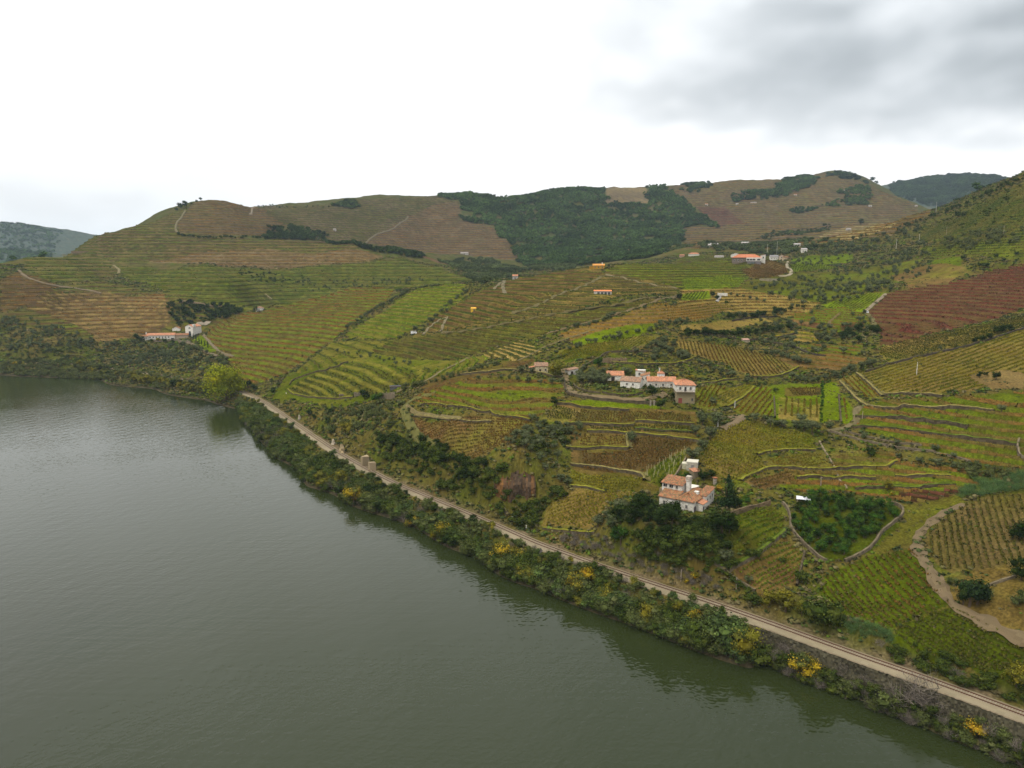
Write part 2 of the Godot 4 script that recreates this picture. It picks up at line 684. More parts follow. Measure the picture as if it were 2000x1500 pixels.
func part(called: String, mesh: Mesh, mat: Material, parent: Node3D, at := Vector3.ZERO) -> MeshInstance3D:
	var o := MeshInstance3D.new()
	var n := 0
	o.name = called
	while parent.has_node(NodePath(o.name)):
		n += 1
		o.name = "%s_%03d" % [called, n]
	o.mesh = mesh
	o.material_override = mat
	o.position = at
	parent.add_child(o)
	return o


func copies(called: String, label: String, mesh: Mesh, mat: Material, places: Array, tints: PackedColorArray, category := "vegetation") -> void:
	if places.is_empty():
		return
	var mm := MultiMesh.new()
	mm.transform_format = MultiMesh.TRANSFORM_3D
	mm.use_colors = true
	mm.mesh = mesh
	mm.instance_count = places.size()
	for i in places.size():
		mm.set_instance_transform(i, places[i])
		mm.set_instance_color(i, tints[i])
	var o := MultiMeshInstance3D.new()
	o.name = numbered(called)
	o.multimesh = mm
	o.material_override = mat
	o.set_meta("kind", "stuff")
	o.set_meta("label", label)
	o.set_meta("category", category)
	add_child(o)


func noise_texture(side: int, freq: float, octaves: int, seed_no: int, lo: Color, hi: Color, as_normal := false, strength := 4.0) -> NoiseTexture2D:
	var n := FastNoiseLite.new()
	n.seed = seed_no
	n.frequency = freq
	n.fractal_octaves = octaves
	var t := NoiseTexture2D.new()
	t.width = side
	t.height = side
	t.seamless = true
	t.seamless_blend_skirt = 0.3
	t.noise = n
	if as_normal:
		t.as_normal_map = true
		t.bump_strength = strength
	else:
		var g := Gradient.new()
		g.set_color(0, lo)
		g.set_color(1, hi)
		t.color_ramp = g
	return t


var wave_rows: Array = []
var waves: Array = []


func wave_row(y: int) -> void:
	var out := PackedFloat32Array()
	out.resize(1024)
	for w in waves:
		# a sine, stepped along the row
		var k: float = TAU * w[0] / 1024.0
		var p: float = w[3] + TAU * w[1] * y / 1024.0
		var s := sin(p)
		var c := cos(p)
		var sk := sin(k)
		var ck := cos(k)
		var a: float = w[2]
		for x in 1024:
			out[x] += a * s
			var t := s * ck + c * sk
			c = c * ck - s * sk
			s = t
	# gusts: calmer and rougher patches
	for x in 1024:
		var u := TAU * x / 1024.0
		var v := TAU * y / 1024.0
		out[x] *= 0.78 + 0.10 * sin(u + 1.3 * sin(v)) + 0.08 * sin(2.0 * v + u + 0.7) + 0.06 * sin(3.0 * u - 2.0 * v + 2.0)
	wave_rows[y] = out


func wave_normals(y: int) -> void:
	var bytes := PackedByteArray()
	bytes.resize(1024 * 3)
	var row: PackedFloat32Array = wave_rows[y]
	var up: PackedFloat32Array = wave_rows[(y + 1023) % 1024]
	var down: PackedFloat32Array = wave_rows[(y + 1) % 1024]
	for x in 1024:
		var n := Vector3((row[(x + 1023) % 1024] - row[(x + 1) % 1024]) * 0.075, (down[x] - up[x]) * 0.075, 1.0).normalized()
		bytes[x * 3] = int((n.x * 0.5 + 0.5) * 255.0 + 0.5)
		bytes[x * 3 + 1] = int((n.y * 0.5 + 0.5) * 255.0 + 0.5)
		bytes[x * 3 + 2] = int((n.z * 0.5 + 0.5) * 255.0 + 0.5)
	normal_rows[y] = bytes


var normal_rows: Array = []


func wave_texture() -> ImageTexture:            # ripples of many lengths that repeat without a seam
	var r := RandomNumberGenerator.new()
	r.seed = 14
	for i in 44:
		var long := pow(r.randf(), 1.2) * 135.0 + 14.0
		var turn := r.randfn() * 0.8 + 0.9
		waves.append([roundf(cos(turn) * long), roundf(sin(turn) * long), 1.0 / (1.0 + long * 0.10), r.randf() * TAU])
	wave_rows.resize(1024)
	normal_rows.resize(1024)
	run_rows(wave_row, 1024)
	run_rows(wave_normals, 1024)
	var all := PackedByteArray()
	for y in 1024:
		all.append_array(normal_rows[y])
	wave_rows.clear()
	return ImageTexture.create_from_image(Image.create_from_data(1024, 1024, false, Image.FORMAT_RGB8, all))


func plain(color: Color, rough := 0.85, vertex := true) -> StandardMaterial3D:
	var m := StandardMaterial3D.new()
	m.albedo_color = color
	m.roughness = rough
	m.metallic_specular = 0.25
	m.vertex_color_use_as_albedo = vertex
	return m


func make_materials() -> void:
	M.earth = plain(Color.WHITE, 0.95)
	M.earth.specular_mode = BaseMaterial3D.SPECULAR_DISABLED
	M.earth.albedo_texture = noise_texture(1024, 0.02, 6, 31, Color(0.62, 0.62, 0.60), Color(1.0, 1.0, 1.0))
	M.leaf = plain(Color.WHITE, 0.8)
	M.leaf.specular_mode = BaseMaterial3D.SPECULAR_DISABLED
	M.leaf.cull_mode = BaseMaterial3D.CULL_DISABLED
	M.leaf.backlight = Color(0.25, 0.25, 0.2)
	M.leaf.backlight_enabled = true
	M.bark = plain(Color(0.30, 0.25, 0.20), 0.95, false)
	M.vine = plain(Color.WHITE, 0.9)
	M.vine.specular_mode = BaseMaterial3D.SPECULAR_DISABLED
	M.vine.cull_mode = BaseMaterial3D.CULL_DISABLED
	M.water = StandardMaterial3D.new()
	M.water.albedo_color = Color(0.135, 0.160, 0.074)
	M.water.roughness = 0.07
	M.water.metallic_specular = 0.30
	M.water.vertex_color_use_as_albedo = true
	M.water.normal_enabled = true
	M.water.normal_texture = wave_texture()
	M.water.normal_scale = 1.0
	M.stone = plain(Color.WHITE, 0.95)
	M.stone.albedo_texture = noise_texture(256, 0.08, 4, 41, Color(0.5, 0.48, 0.45), Color(1, 0.98, 0.95))
	M.stone.uv1_triplanar = true
	M.stone.uv1_world_triplanar = true
	M.stone.uv1_scale = Vector3(0.35, 0.35, 0.35)
	M.plaster = plain(Color.WHITE, 0.9)
	M.plaster.albedo_texture = noise_texture(256, 0.02, 5, 42, Color(0.66, 0.64, 0.58), Color(1, 1, 1))
	M.plaster.uv1_triplanar = true
	M.plaster.uv1_world_triplanar = true
	M.plaster.uv1_scale = Vector3(0.2, 0.2, 0.2)
	M.tile = plain(Color.WHITE, 0.85)
	M.glass = plain(Color(0.10, 0.11, 0.12), 0.15, false)
	M.wood = plain(Color.WHITE, 0.8)
	M.gravel = plain(Color.WHITE, 0.95)
	M.gravel.albedo_texture = noise_texture(512, 0.06, 5, 43, Color(0.60, 0.58, 0.56), Color(1, 1, 1))
	M.gravel.uv1_triplanar = true
	M.gravel.uv1_world_triplanar = true
	M.gravel.uv1_scale = Vector3(0.25, 0.25, 0.25)
	M.steel = plain(Color(0.30, 0.20, 0.14), 0.6, false)


# ------------------------------------------------------------------ fields and vineyards
const SOIL := Color(0.100, 0.066, 0.034)
const DRY := Color(0.150, 0.112, 0.045)
const GRASS := Color(0.064, 0.084, 0.012)
const BRIGHT := Color(0.082, 0.118, 0.010)
const OLIVE := Color(0.088, 0.084, 0.022)
const TAN := Color(0.210, 0.160, 0.085)
const RED := Color(0.082, 0.042, 0.028)
const PINK := Color(0.150, 0.112, 0.062)
const DARK := Color(0.055, 0.046, 0.020)
const STRAW := Color(0.230, 0.185, 0.080)
var VG := [Color(0.050, 0.080, 0.010), Color(0.095, 0.115, 0.012)]
var VD := [Color(0.030, 0.042, 0.010), Color(0.064, 0.058, 0.016)]
var VY := [Color(0.150, 0.125, 0.014), Color(0.085, 0.088, 0.012)]
var VE := [Color(0.075, 0.068, 0.018), Color(0.048, 0.050, 0.012)]
var VB := [Color(0.105, 0.056, 0.018), Color(0.066, 0.056, 0.016)]
var VO := [Color(0.140, 0.078, 0.016), Color(0.090, 0.080, 0.014)]
var VR := [Color(0.078, 0.024, 0.018), Color(0.056, 0.030, 0.020)]


func set_pads() -> void:
	for p in [[1347, 988, 20, -1.2], [1224, 752, 18, 0.0], [1290, 760, 18, 0.0], [1334, 778, 9, -0.5], [1056, 724, 10, 0.0], [1120, 729, 7, 0.0], [318, 662, 26, 0.0], [370, 650, 14, 0.0], [1466, 510, 24, 0.0], [1512, 510, 12, 0.0], [1166, 524, 12, 0.0], [1177, 575, 9, 0.0], [1202, 709, 9, 0.0], [760, 776, 7, 0.0]]:
		var q := cast(p[0], p[1], HB)
		pads.append([q.x, q.z, float(p[2]), q.y + p[3]])


func field(called: String, poly: Array, soil: Color, grass: Color, mix: float, extra := {}) -> void:
	var f := {"called": called, "soil": soil, "grass": grass, "mix": mix, "bank": grass}
	f.merge(extra, true)
	var id := fields.size()
	var pc := PackedFloat32Array()
	var pl := PackedFloat32Array()
	for i in range(0, poly.size(), 2):
		var q := cast(poly[i], poly[i + 1], HB)
		pc.append((atan2(q.x, -q.z) - A0) / DA)
		pl.append((0.5 * log(q.x * q.x + q.z * q.z) - L0) / DL)
	var n := pc.size()
	var lo := NL
	var hi := 0
	var c_lo := NA
	var c_hi := 0
	for i in n:
		lo = mini(lo, int(pl[i]))
		hi = maxi(hi, int(pl[i]) + 1)
		c_lo = mini(c_lo, int(pc[i]))
		c_hi = maxi(c_hi, int(pc[i]) + 1)
	for l in range(maxi(lo, 0), mini(hi, NL - 1) + 1):
		var cuts := PackedFloat32Array()
		for i in n:
			var j := (i + 1) % n
			if (pl[i] <= l) != (pl[j] <= l):
				cuts.append(pc[i] + (l - pl[i]) / (pl[j] - pl[i]) * (pc[j] - pc[i]))
		cuts.sort()
		for s in range(0, cuts.size() - 1, 2):
			for c in range(maxi(int(ceil(cuts[s])), 0), mini(int(floor(cuts[s + 1])), NA - 1) + 1):
				FID[l * NA + c] = id
	f.box = [maxi(c_lo, 0), mini(c_hi, NA - 2), maxi(lo, 0), mini(hi, NL - 2)]
	if f.has("rows"):
		var a := cast(f.rows[0], f.rows[1], HB)
		var b := cast(f.rows[2], f.rows[3], HB)
		f.along = Vector2(b.x - a.x, b.z - a.z).normalized()
		f.middle = Vector2(a.x + b.x, a.z + b.z) * 0.5
	fields.append(f)


func lay_fields() -> void:
	# --- the long left hill
	field("slope behind the manor", [0, 616, 52, 604, 77, 574, 196, 545, 315, 574, 600, 540, 930, 548, 880, 560, 640, 575, 560, 600, 480, 612, 440, 640, 336, 640, 280, 660, 189, 668, 122, 650, 0, 630], OLIVE * 1.3, GRASS * 1.2, 0.3, {"pitch": 5.0, "bank": SOIL * 0.55, "vines": VD, "wide": 1.0})
	field("left hill foot", [77, 574, 196, 567, 315, 574, 336, 595, 332, 630, 280, 655, 189, 668, 175, 651, 133, 627, 52, 602], SOIL * 0.82, SOIL * 1.15, 0.40, {"pitch": 4.0, "share": 0.72, "bank": DRY * 1.0, "step": 0.5, "vines": VB, "wide": 1.0, "lines": [0.25]})
	field("left hill brown shoulder", [0, 545, 38, 530, 115, 560, 73, 581, 70, 595, 0, 612], SOIL * 1.15, OLIVE, 0.35, {"pitch": 4.8, "bank": SOIL * 0.55, "vines": VB, "wide": 1.0})
	field("left hill green shoulder", [45, 525, 140, 488, 192, 490, 217, 514, 231, 532, 175, 546, 115, 556, 70, 539], DRY * 1.05, GRASS * 1.2, 0.35, {"pitch": 5.2, "bank": GRASS * 0.6, "vines": VD, "wide": 1.0})
	field("left hill lower slope", [224, 518, 420, 520, 560, 527, 700, 514, 790, 505, 850, 520, 930, 548, 880, 555, 700, 558, 640, 575, 560, 600, 480, 610, 400, 590, 330, 575, 300, 560, 231, 532], OLIVE * 1.3, GRASS * 1.25, 0.35, {"pitch": 5.2, "bank": GRASS * 0.62, "vines": VD, "wide": 1.0})
	field("left hill west flank", [130, 490, 210, 460, 332, 418, 367, 405, 345, 448, 350, 459, 518, 469, 665, 472, 700, 479, 700, 490, 490, 490, 350, 504, 227, 514, 196, 497], DRY * 1.05, GRASS * 1.2, 0.38, {"pitch": 5.6, "bank": SOIL * 0.5, "vines": VD, "wide": 1.1})
	field("left hill pink band", [287, 511, 350, 504, 490, 488, 700, 488, 752, 502, 700, 514, 560, 525, 420, 518], PINK * 1.1, DRY, 0.30, {"pitch": 5.6, "bank": SOIL * 0.7, "vines": VB, "wide": 0.9})
	field("left hill dome", [343, 437, 374, 398, 413, 386, 455, 390, 497, 402, 525, 423, 560, 441, 521, 465, 420, 462, 350, 455], PINK * 0.95, OLIVE, 0.28, {"pitch": 6.2, "bank": SOIL * 0.6, "vines": VB, "wide": 1.1})
	field("left hill saddle", [500, 400, 637, 400, 700, 390, 850, 382, 880, 388, 890, 415, 700, 480, 560, 441, 525, 423], OLIVE * 1.05, PINK * 0.9, 0.45, {"pitch": 6.2, "bank": SOIL * 0.5, "vines": VD, "wide": 1.1})
	field("pink vineyard under the wood", [713, 474, 797, 421, 846, 400, 891, 393, 902, 411, 895, 428, 965, 446, 1000, 484, 1014, 509, 909, 498, 860, 498, 818, 491], PINK * 1.0, SOIL, 0.35, {"pitch": 6.0, "bank": SOIL * 0.6, "vines": VB, "wide": 1.0})
	field("", [820, 500, 905, 506, 870, 516], RED * 1.3, SOIL, 0.3)
	# --- the far right hill
	field("far right hill", [1300, 365, 1415, 350, 1475, 350, 1527, 350, 1587, 338, 1622, 336, 1650, 350, 1702, 360, 1790, 404, 1818, 418, 1740, 460, 1615, 475, 1510, 485, 1335, 485, 1338, 442, 1408, 442], PINK * 1.0, OLIVE * 1.1, 0.40, {"pitch": 7.0, "bank": SOIL * 0.45, "vines": VB, "wide": 1.2})
	field("far red patch", [1360, 404, 1415, 404, 1464, 439, 1405, 442], RED, SOIL, 0.2, {"pitch": 6.0, "vines": VR, "wide": 1.1})
	field("far hill terraces", [1600, 462, 1640, 448, 1740, 432, 1770, 425, 1740, 445, 1690, 462, 1640, 474], DRY, SOIL, 0.4, {"pitch": 5.0, "vines": VB, "wide": 1.2, "bank": STRAW})
	field("", [1182, 368, 1262, 366, 1266, 401, 1182, 399], PINK * 0.95, DRY, 0.4)
	# --- the green hill of terraces beyond the farm on the left
	field("green terrace hill", [413, 640, 440, 625, 505, 612, 560, 600, 640, 575, 700, 562, 804, 561, 755, 586, 685, 635, 650, 665, 560, 730, 490, 755, 470, 745, 440, 700, 395, 665], SOIL * 0.9, OLIVE, 0.2, {"pitch": 2.7, "step": 0.8, "bank": GRASS * 1.05, "share": 0.64, "vines": VB, "wide": 0.8, "lines": [0.2, 0.45]})
	field("", [390, 655, 412, 668, 425, 685, 405, 690, 375, 665], BRIGHT, GRASS, 0.2)
	field("bright green slope", [755, 607, 825, 561, 909, 556, 902, 586, 867, 610, 818, 635, 772, 663, 685, 663, 671, 656, 713, 628], BRIGHT * 0.72, OLIVE, 0.35, {"pitch": 2.8, "vines": VG, "wide": 0.8})
	field("meadow slope", [650, 668, 772, 666, 790, 690, 700, 705, 600, 740, 570, 735], GRASS, OLIVE, 0.35, {"pitch": 3.2, "vines": VD, "wide": 0.7})
	# --- the middle spur with the yellow house
	field("spur west side", [835, 628, 895, 593, 985, 550, 1052, 530, 1147, 526, 1175, 530, 1185, 537, 1105, 565, 1000, 610, 895, 642, 860, 649, 825, 649], DRY * 1.1, GRASS * 1.3, 0.45, {"pitch": 3.0, "step": 0.7, "bank": SOIL * 0.6, "vines": VD, "wide": 0.5, "lines": [0.12, 0.40]})
	field("spur east side", [1185, 530, 1325, 561, 1322, 579, 1105, 621, 930, 649, 902, 638, 1000, 610, 1105, 565], DRY * 1.25, OLIVE * 1.2, 0.3, {"pitch": 2.8, "step": 0.8, "bank": DARK * 0.9, "vines": VD, "wide": 0.45, "lines": [0.12, 0.38], "thin": 0.8})
	field("spur top", [1180, 530, 1210, 517, 1336, 500, 1440, 503, 1464, 544, 1440, 561, 1335, 566, 1322, 561], SOIL * 0.85, OLIVE * 0.9, 0.4, {"pitch": 2.4, "step": 0.6, "bank": GRASS, "vines": VD, "wide": 0.5, "lines": [0.12, 0.40]})
	field("green band under the spur's top", [1330, 545, 1464, 540, 1440, 561, 1335, 566], GRASS, BRIGHT, 0.4, {"pitch": 1.6, "vines": VG, "wide": 0.7})
	field("spur foot", [860, 652, 1105, 621, 1280, 586, 1297, 590, 1210, 617, 1087, 645, 1060, 656, 1000, 670, 947, 684, 895, 703, 737, 703, 727, 680, 790, 660], OLIVE * 1.2, GRASS * 1.25, 0.4, {"pitch": 2.6, "step": 0.8, "bank": DARK * 0.8, "vines": VD, "wide": 0.45, "lines": [0.12, 0.38], "thin": 0.8})
	field("orange vineyard", [1087, 655, 1210, 620, 1297, 592, 1330, 605, 1300, 632, 1245, 655, 1130, 672], DRY, SOIL, 0.4, {"pitch": 2.0, "vines": VO, "wide": 0.7})
	field("", [1110, 668, 1160, 650, 1280, 632, 1300, 636, 1245, 656, 1130, 676], GRASS, BRIGHT, 0.5)
	# --- the tongue of land before the spur
	field("", [650, 715, 720, 690, 818, 703, 895, 705, 825, 745, 783, 765, 700, 790, 640, 800, 530, 775, 560, 735], GRASS, OLIVE, 0.35)
	field("rough grass terraces", [561, 760, 610, 731, 697, 703, 855, 721, 837, 738, 750, 766, 645, 777, 575, 770], OLIVE * 0.95, GRASS, 0.6, {"pitch": 2.6, "step": 0.7, "share": 0.72, "bank": OLIVE * 1.2, "vines": VD, "wide": 0.6, "thin": 0.45})
	field("dark strip vineyard", [765, 768, 895, 703, 965, 693, 947, 707, 895, 726, 807, 757], GRASS * 0.9, OLIVE, 0.4, {"pitch": 1.6, "vines": VG, "wide": 0.7})
	field("", [800, 752, 895, 726, 985, 706, 1050, 700, 1000, 722, 900, 745, 830, 775], SOIL * 0.8, OLIVE, 0.4)
	field("little brown terraces", [940, 694, 1017, 663, 1063, 687, 1000, 705, 947, 698], SOIL, DRY, 0.4, {"pitch": 1.3, "step": 0.8, "bank": STRAW * 0.8, "vines": VD, "wide": 0.5})
	field("yellow green vineyard", [1087, 686, 1245, 656, 1290, 660, 1262, 670, 1175, 696, 1105, 710], GRASS, DRY, 0.5, {"rows": [1110, 705, 1180, 668], "gap": 2.2, "vines": VY})
	# --- right of the middle: olive groves and small vineyards
	field("", [1545, 507, 1667, 496, 1664, 511, 1545, 516], BRIGHT, GRASS, 0.3)
	field("brown vineyard under the winery", [1447, 526, 1538, 516, 1538, 533, 1500, 545, 1464, 544], SOIL * 0.9, DRY, 0.3, {"rows": [1450, 540, 1535, 522], "gap": 2.6, "vines": VB})
	field("green vineyard beside the track", [1541, 516, 1580, 516, 1640, 523, 1545, 532], GRASS, BRIGHT, 0.4, {"rows": [1560, 530, 1570, 514], "gap": 2.8, "vines": VG})
	field("", [1560, 532, 1700, 522, 1800, 505, 1740, 560, 1600, 590, 1500, 580, 1440, 560, 1470, 546], OLIVE * 0.9, GRASS, 0.5)
	field("tan plots under the village olives", [1330, 566, 1440, 562, 1520, 575, 1600, 592, 1560, 620, 1440, 610, 1320, 600], OLIVE, DRY, 0.4, {"pitch": 2.2, "vines": VB, "wide": 0.7, "thin": 0.7})
	field("small green vineyard", [1331, 575, 1384, 568, 1389, 583, 1328, 586], GRASS, BRIGHT, 0.5, {"rows": [1345, 585, 1358, 570], "gap": 2.4, "vines": VG})
	field("tan vineyard on the rise", [1300, 604, 1387, 590, 1433, 600, 1370, 624, 1300, 634], DRY * 1.05, SOIL, 0.4, {"pitch": 1.5, "vines": VO, "wide": 0.6})
	field("", [1328, 635, 1405, 626, 1492, 621, 1513, 628, 1440, 640, 1335, 648], DRY * 1.15, OLIVE, 0.3)
	field("striped vineyard under the olive hedge", [1601, 598, 1650, 579, 1730, 570, 1683, 610, 1646, 609], OLIVE, BRIGHT, 0.5, {"rows": [1640, 605, 1690, 574], "gap": 2.6, "vines": VG})
	field("small plots left of the red vineyard", [1550, 612, 1640, 600, 1690, 612, 1705, 640, 1640, 655, 1560, 640], OLIVE, GRASS, 0.5, {"pitch": 1.5, "vines": VB, "wide": 0.6, "thin": 0.7})
	field("", [1545, 622, 1612, 632, 1600, 642, 1545, 630], RED, SOIL, 0.3)
	field("", [1640, 636, 1690, 628, 1680, 645, 1645, 648], RED * 0.8, DARK, 0.3)
	field("little yellow vineyard by the dark trees", [1510, 656, 1562, 645, 1592, 652, 1600, 670, 1545, 668], OLIVE, DRY, 0.5, {"pitch": 1.4, "vines": VY, "wide": 0.6})
	field("brown plot above the fan vineyard", [1552, 673, 1685, 673, 1678, 693, 1597, 693], OLIVE, GRASS, 0.4, {"pitch": 1.4, "vines": VB, "wide": 0.6})
	field("wide tan vineyard", [1317, 666, 1370, 670, 1447, 680, 1510, 698, 1559, 719, 1510, 735, 1468, 735, 1405, 707, 1335, 686], DRY, OLIVE, 0.45, {"rows": [1450, 730, 1420, 678], "gap": 2.3, "vines": VB})
	field("mixed plots beside the wide tan vineyard", [1500, 692, 1620, 690, 1700, 700, 1640, 722, 1560, 722], OLIVE, SOIL, 0.5, {"pitch": 1.4, "vines": VB, "wide": 0.6})
	# --- the right slope
	field("upper right slope", [1808, 446, 1877, 425, 1965, 375, 2000, 360, 2080, 340, 2080, 470, 1895, 474, 1790, 468], DRY * 0.85, GRASS, 0.45, {"pitch": 3.2, "step": 0.4, "vines": VD, "wide": 0.9})
	field("faded rows on the upper right slope", [1800, 484, 1895, 477, 2080, 470, 2080, 515, 1895, 500, 1800, 504], OLIVE * 1.05, GRASS, 0.4, {"pitch": 2.6, "vines": VD, "wide": 0.8, "thin": 0.6})
	field("", [1818, 509, 1877, 502, 1876, 521, 1828, 525], BRIGHT * 0.9, GRASS, 0.4)
	field("", [1737, 539, 1790, 523, 1895, 530, 1860, 549, 1772, 563], SOIL * 1.15, OLIVE, 0.3)
	field("red vineyard", [1734, 572, 1811, 558, 1940, 528, 1986, 520, 2100, 515, 2100, 590, 2000, 602, 1930, 626, 1860, 644, 1755, 672, 1720, 675, 1713, 637, 1696, 610], RED * 0.95, SOIL * 0.8, 0.25, {"pitch": 2.3, "bank": SOIL * 0.65, "step": 0.6, "vines": VR, "wide": 0.8, "lines": [0.15, 0.35]})
	field("tan strip below the red vineyard", [1720, 679, 1860, 647, 2000, 616, 2100, 600, 2100, 625, 2000, 640, 1895, 675, 1737, 707, 1713, 693], DRY * 0.9, OLIVE, 0.5, {"rows": [1740, 695, 1900, 655], "gap": 2.4, "vines": VD})
	field("fan vineyard", [1676, 729, 1737, 710, 1895, 678, 2000, 645, 2100, 630, 2100, 735, 1997, 747, 1910, 762, 1820, 771, 1727, 774], DRY * 0.85, OLIVE, 0.4, {"rows": [1740, 760, 1960, 690], "gap": 4.4, "vines": VY, "plant": 0.8})
	field("stony patch", [1890, 735, 1960, 722, 2000, 728, 2000, 760, 1930, 760], TAN * 0.75, SOIL, 0.5)
	field("vineyard left of the fan", [1637, 744, 1672, 729, 1724, 776, 1700, 780], DRY, GRASS, 0.4, {"rows": [1690, 775, 1655, 740], "gap": 2.4, "vines": VO})
	# --- garden vineyards on the flat
	field("green terraces beside the white farm", [1352, 762, 1398, 752, 1430, 760, 1420, 790, 1382, 802, 1360, 798], GRASS, OLIVE, 0.4, {"rows": [1365, 795, 1385, 762], "gap": 2.3, "vines": VO})
	field("small vineyard by the poles", [1400, 766, 1460, 751, 1474, 757, 1430, 792, 1400, 792], DRY, GRASS, 0.5, {"rows": [1405, 788, 1462, 757], "gap": 2.3, "vines": VY})
	field("slanting vineyard", [1472, 757, 1507, 757, 1513, 778, 1513, 816, 1445, 812, 1430, 800], OLIVE, BRIGHT, 0.4, {"rows": [1455, 812, 1500, 760], "gap": 2.6, "vines": VO})
	field("", [1505, 752, 1620, 748, 1612, 826, 1510, 822], BRIGHT, GRASS, 0.3)
	field("brown garden plot", [1532, 757, 1604, 757, 1604, 771, 1532, 774], SOIL * 0.9, OLIVE, 0.3, {"rows": [1535, 765, 1600, 764], "gap": 2.2, "vines": VB})
	field("garden vineyard", [1520, 777, 1603, 779, 1598, 826, 1521, 818], BRIGHT * 0.8, DRY, 0.35, {"rows": [1560, 822, 1562, 780], "gap": 2.8, "vines": VO})
	field("narrow green vineyard", [1619, 745, 1637, 748, 1640, 820, 1613, 822], BRIGHT, GRASS, 0.3, {"rows": [1627, 818, 1628, 750], "gap": 3.0, "vines": VO})
	field("stepped green vineyard", [1640, 765, 1664, 795, 1668, 827, 1643, 827], BRIGHT, GRASS, 0.3, {"rows": [1655, 825, 1648, 775], "gap": 3.0, "vines": VO})
	# --- banded terraces on the right
	field("right banded terraces", [1672, 800, 1712, 784, 1850, 776, 2000, 765, 2110, 760, 2110, 925, 2000, 915, 1890, 905, 1760, 860, 1664, 835], OLIVE * 0.85, GRASS, 0.45, {"pitch": 2.3, "step": 0.85, "bank": GRASS * 0.9, "vines": VB, "wide": 0.6, "lines": [0.12, 0.30, 0.48]})
	field("brown terraces", [1480, 935, 1550, 915, 1622, 908, 1634, 888, 1745, 880, 1754, 905, 1850, 918, 1890, 915, 1960, 940, 1868, 972, 1769, 982, 1655, 962, 1550, 958], SOIL * 0.9, OLIVE, 0.35, {"pitch": 1.7, "step": 0.85, "bank": GRASS, "vines": VB, "wide": 0.55, "lines": [0.10, 0.28, 0.46]})
	field("dark plot", [1754, 961, 1868, 957, 1872, 972, 1769, 981], RED * 0.6, DARK, 0.3, {"pitch": 1.0, "vines": VR, "wide": 0.5})
	field("left brown terraces", [1451, 938, 1544, 920, 1552, 934, 1490, 957], SOIL, DRY, 0.3, {"rows": [1460, 945, 1545, 926], "gap": 2.0, "vines": VB})
	field("golden vineyard", [1404, 838, 1440, 822, 1480, 826, 1580, 848, 1594, 863, 1592, 882, 1502, 885, 1478, 892, 1508, 918, 1448, 942, 1400, 930, 1366, 905, 1375, 880], DRY * 0.8, GRASS, 0.55, {"rows": [1400, 860, 1500, 905], "gap": 2.0, "vines": VY})
	field("golden vineyard foot", [1490, 897, 1592, 884, 1624, 910, 1550, 917, 1511, 918], DRY * 0.8, GRASS, 0.5, {"rows": [1500, 905, 1600, 890], "gap": 2.0, "vines": VO})
	# --- terraces under the white farm
	field("", [1100, 782, 1235, 784, 1310, 800, 1240, 803, 1150, 799, 1104, 790], BRIGHT * 0.9, GRASS, 0.3)
	field("", [1090, 790, 1360, 805, 1366, 870, 1340, 905, 1312, 944, 1240, 960, 1120, 950, 1110, 830, 1056, 820], OLIVE * 0.8, SOIL, 0.5)
	field("tan plot under the farm", [1056, 820, 1086, 792, 1136, 801, 1104, 828], TAN * 0.8, OLIVE, 0.35, {"rows": [1062, 818, 1120, 822], "gap": 1.7, "vines": VD})
	field("dark terrace under the farm", [1136, 801, 1230, 804, 1356, 813, 1350, 828, 1239, 826, 1110, 828], DARK * 1.4, OLIVE, 0.4, {"rows": [1150, 815, 1340, 820], "gap": 1.8, "vines": VB})
	field("second terrace under the farm", [1146, 832, 1240, 832, 1356, 831, 1358, 858, 1290, 846, 1150, 842], OLIVE * 0.8, SOIL, 0.4, {"rows": [1150, 838, 1350, 842], "gap": 1.8, "vines": VD})
	field("square terrace", [1146, 847, 1224, 850, 1224, 873, 1107, 874], DRY * 0.7, OLIVE, 0.4, {"rows": [1120, 866, 1220, 866], "gap": 1.8, "vines": VB})
	field("dark brown vineyard", [1232, 852, 1360, 864, 1338, 874, 1258, 922, 1125, 911, 1134, 880, 1230, 879], SOIL * 0.75, DARK, 0.35, {"rows": [1140, 905, 1330, 872], "gap": 1.8, "vines": VB})
	field("green vineyard with posts", [1260, 922, 1342, 876, 1340, 900, 1312, 942, 1257, 937], GRASS * 0.9, OLIVE, 0.4, {"rows": [1275, 935, 1335, 885], "gap": 2.4, "vines": VG})
	field("yellow shrub terrace", [1116, 916, 1252, 932, 1250, 945, 1239, 957, 1110, 948], OLIVE, GRASS, 0.4, {"rows": [1120, 930, 1250, 945], "gap": 1.9, "vines": VY})
	field("yellow field", [1128, 953, 1236, 962, 1240, 978, 1188, 987, 1158, 1035, 1056, 1030, 1068, 992], DRY * 0.9, OLIVE, 0.45, {"rows": [1070, 1020, 1225, 968], "gap": 1.7, "vines": VY})
	# --- the brown spur in front
	field("upper brown spur", [802, 782, 907, 742, 1012, 735, 1100, 747, 1095, 782, 1060, 808, 1030, 820, 960, 806, 820, 790], SOIL * 1.0, OLIVE, 0.45, {"pitch": 1.7, "step": 0.75, "bank": GRASS, "vines": VB, "wide": 0.5, "lines": [0.1, 0.4]})
	field("lower brown spur", [804, 815, 890, 821, 1040, 824, 1005, 860, 945, 894, 897, 903, 822, 858], SOIL * 1.1, OLIVE, 0.35, {"rows": [850, 860, 1000, 840], "gap": 1.8, "vines": VB})
	# --- the near right
	field("near vineyard between the walls", [1426, 1011, 1502, 988, 1528, 1005, 1532, 1040, 1500, 1080, 1440, 1110, 1402, 1100, 1400, 1050], OLIVE * 0.72, GRASS, 0.45, {"rows": [1420, 1095, 1515, 1015], "gap": 2.0, "vines": VG})
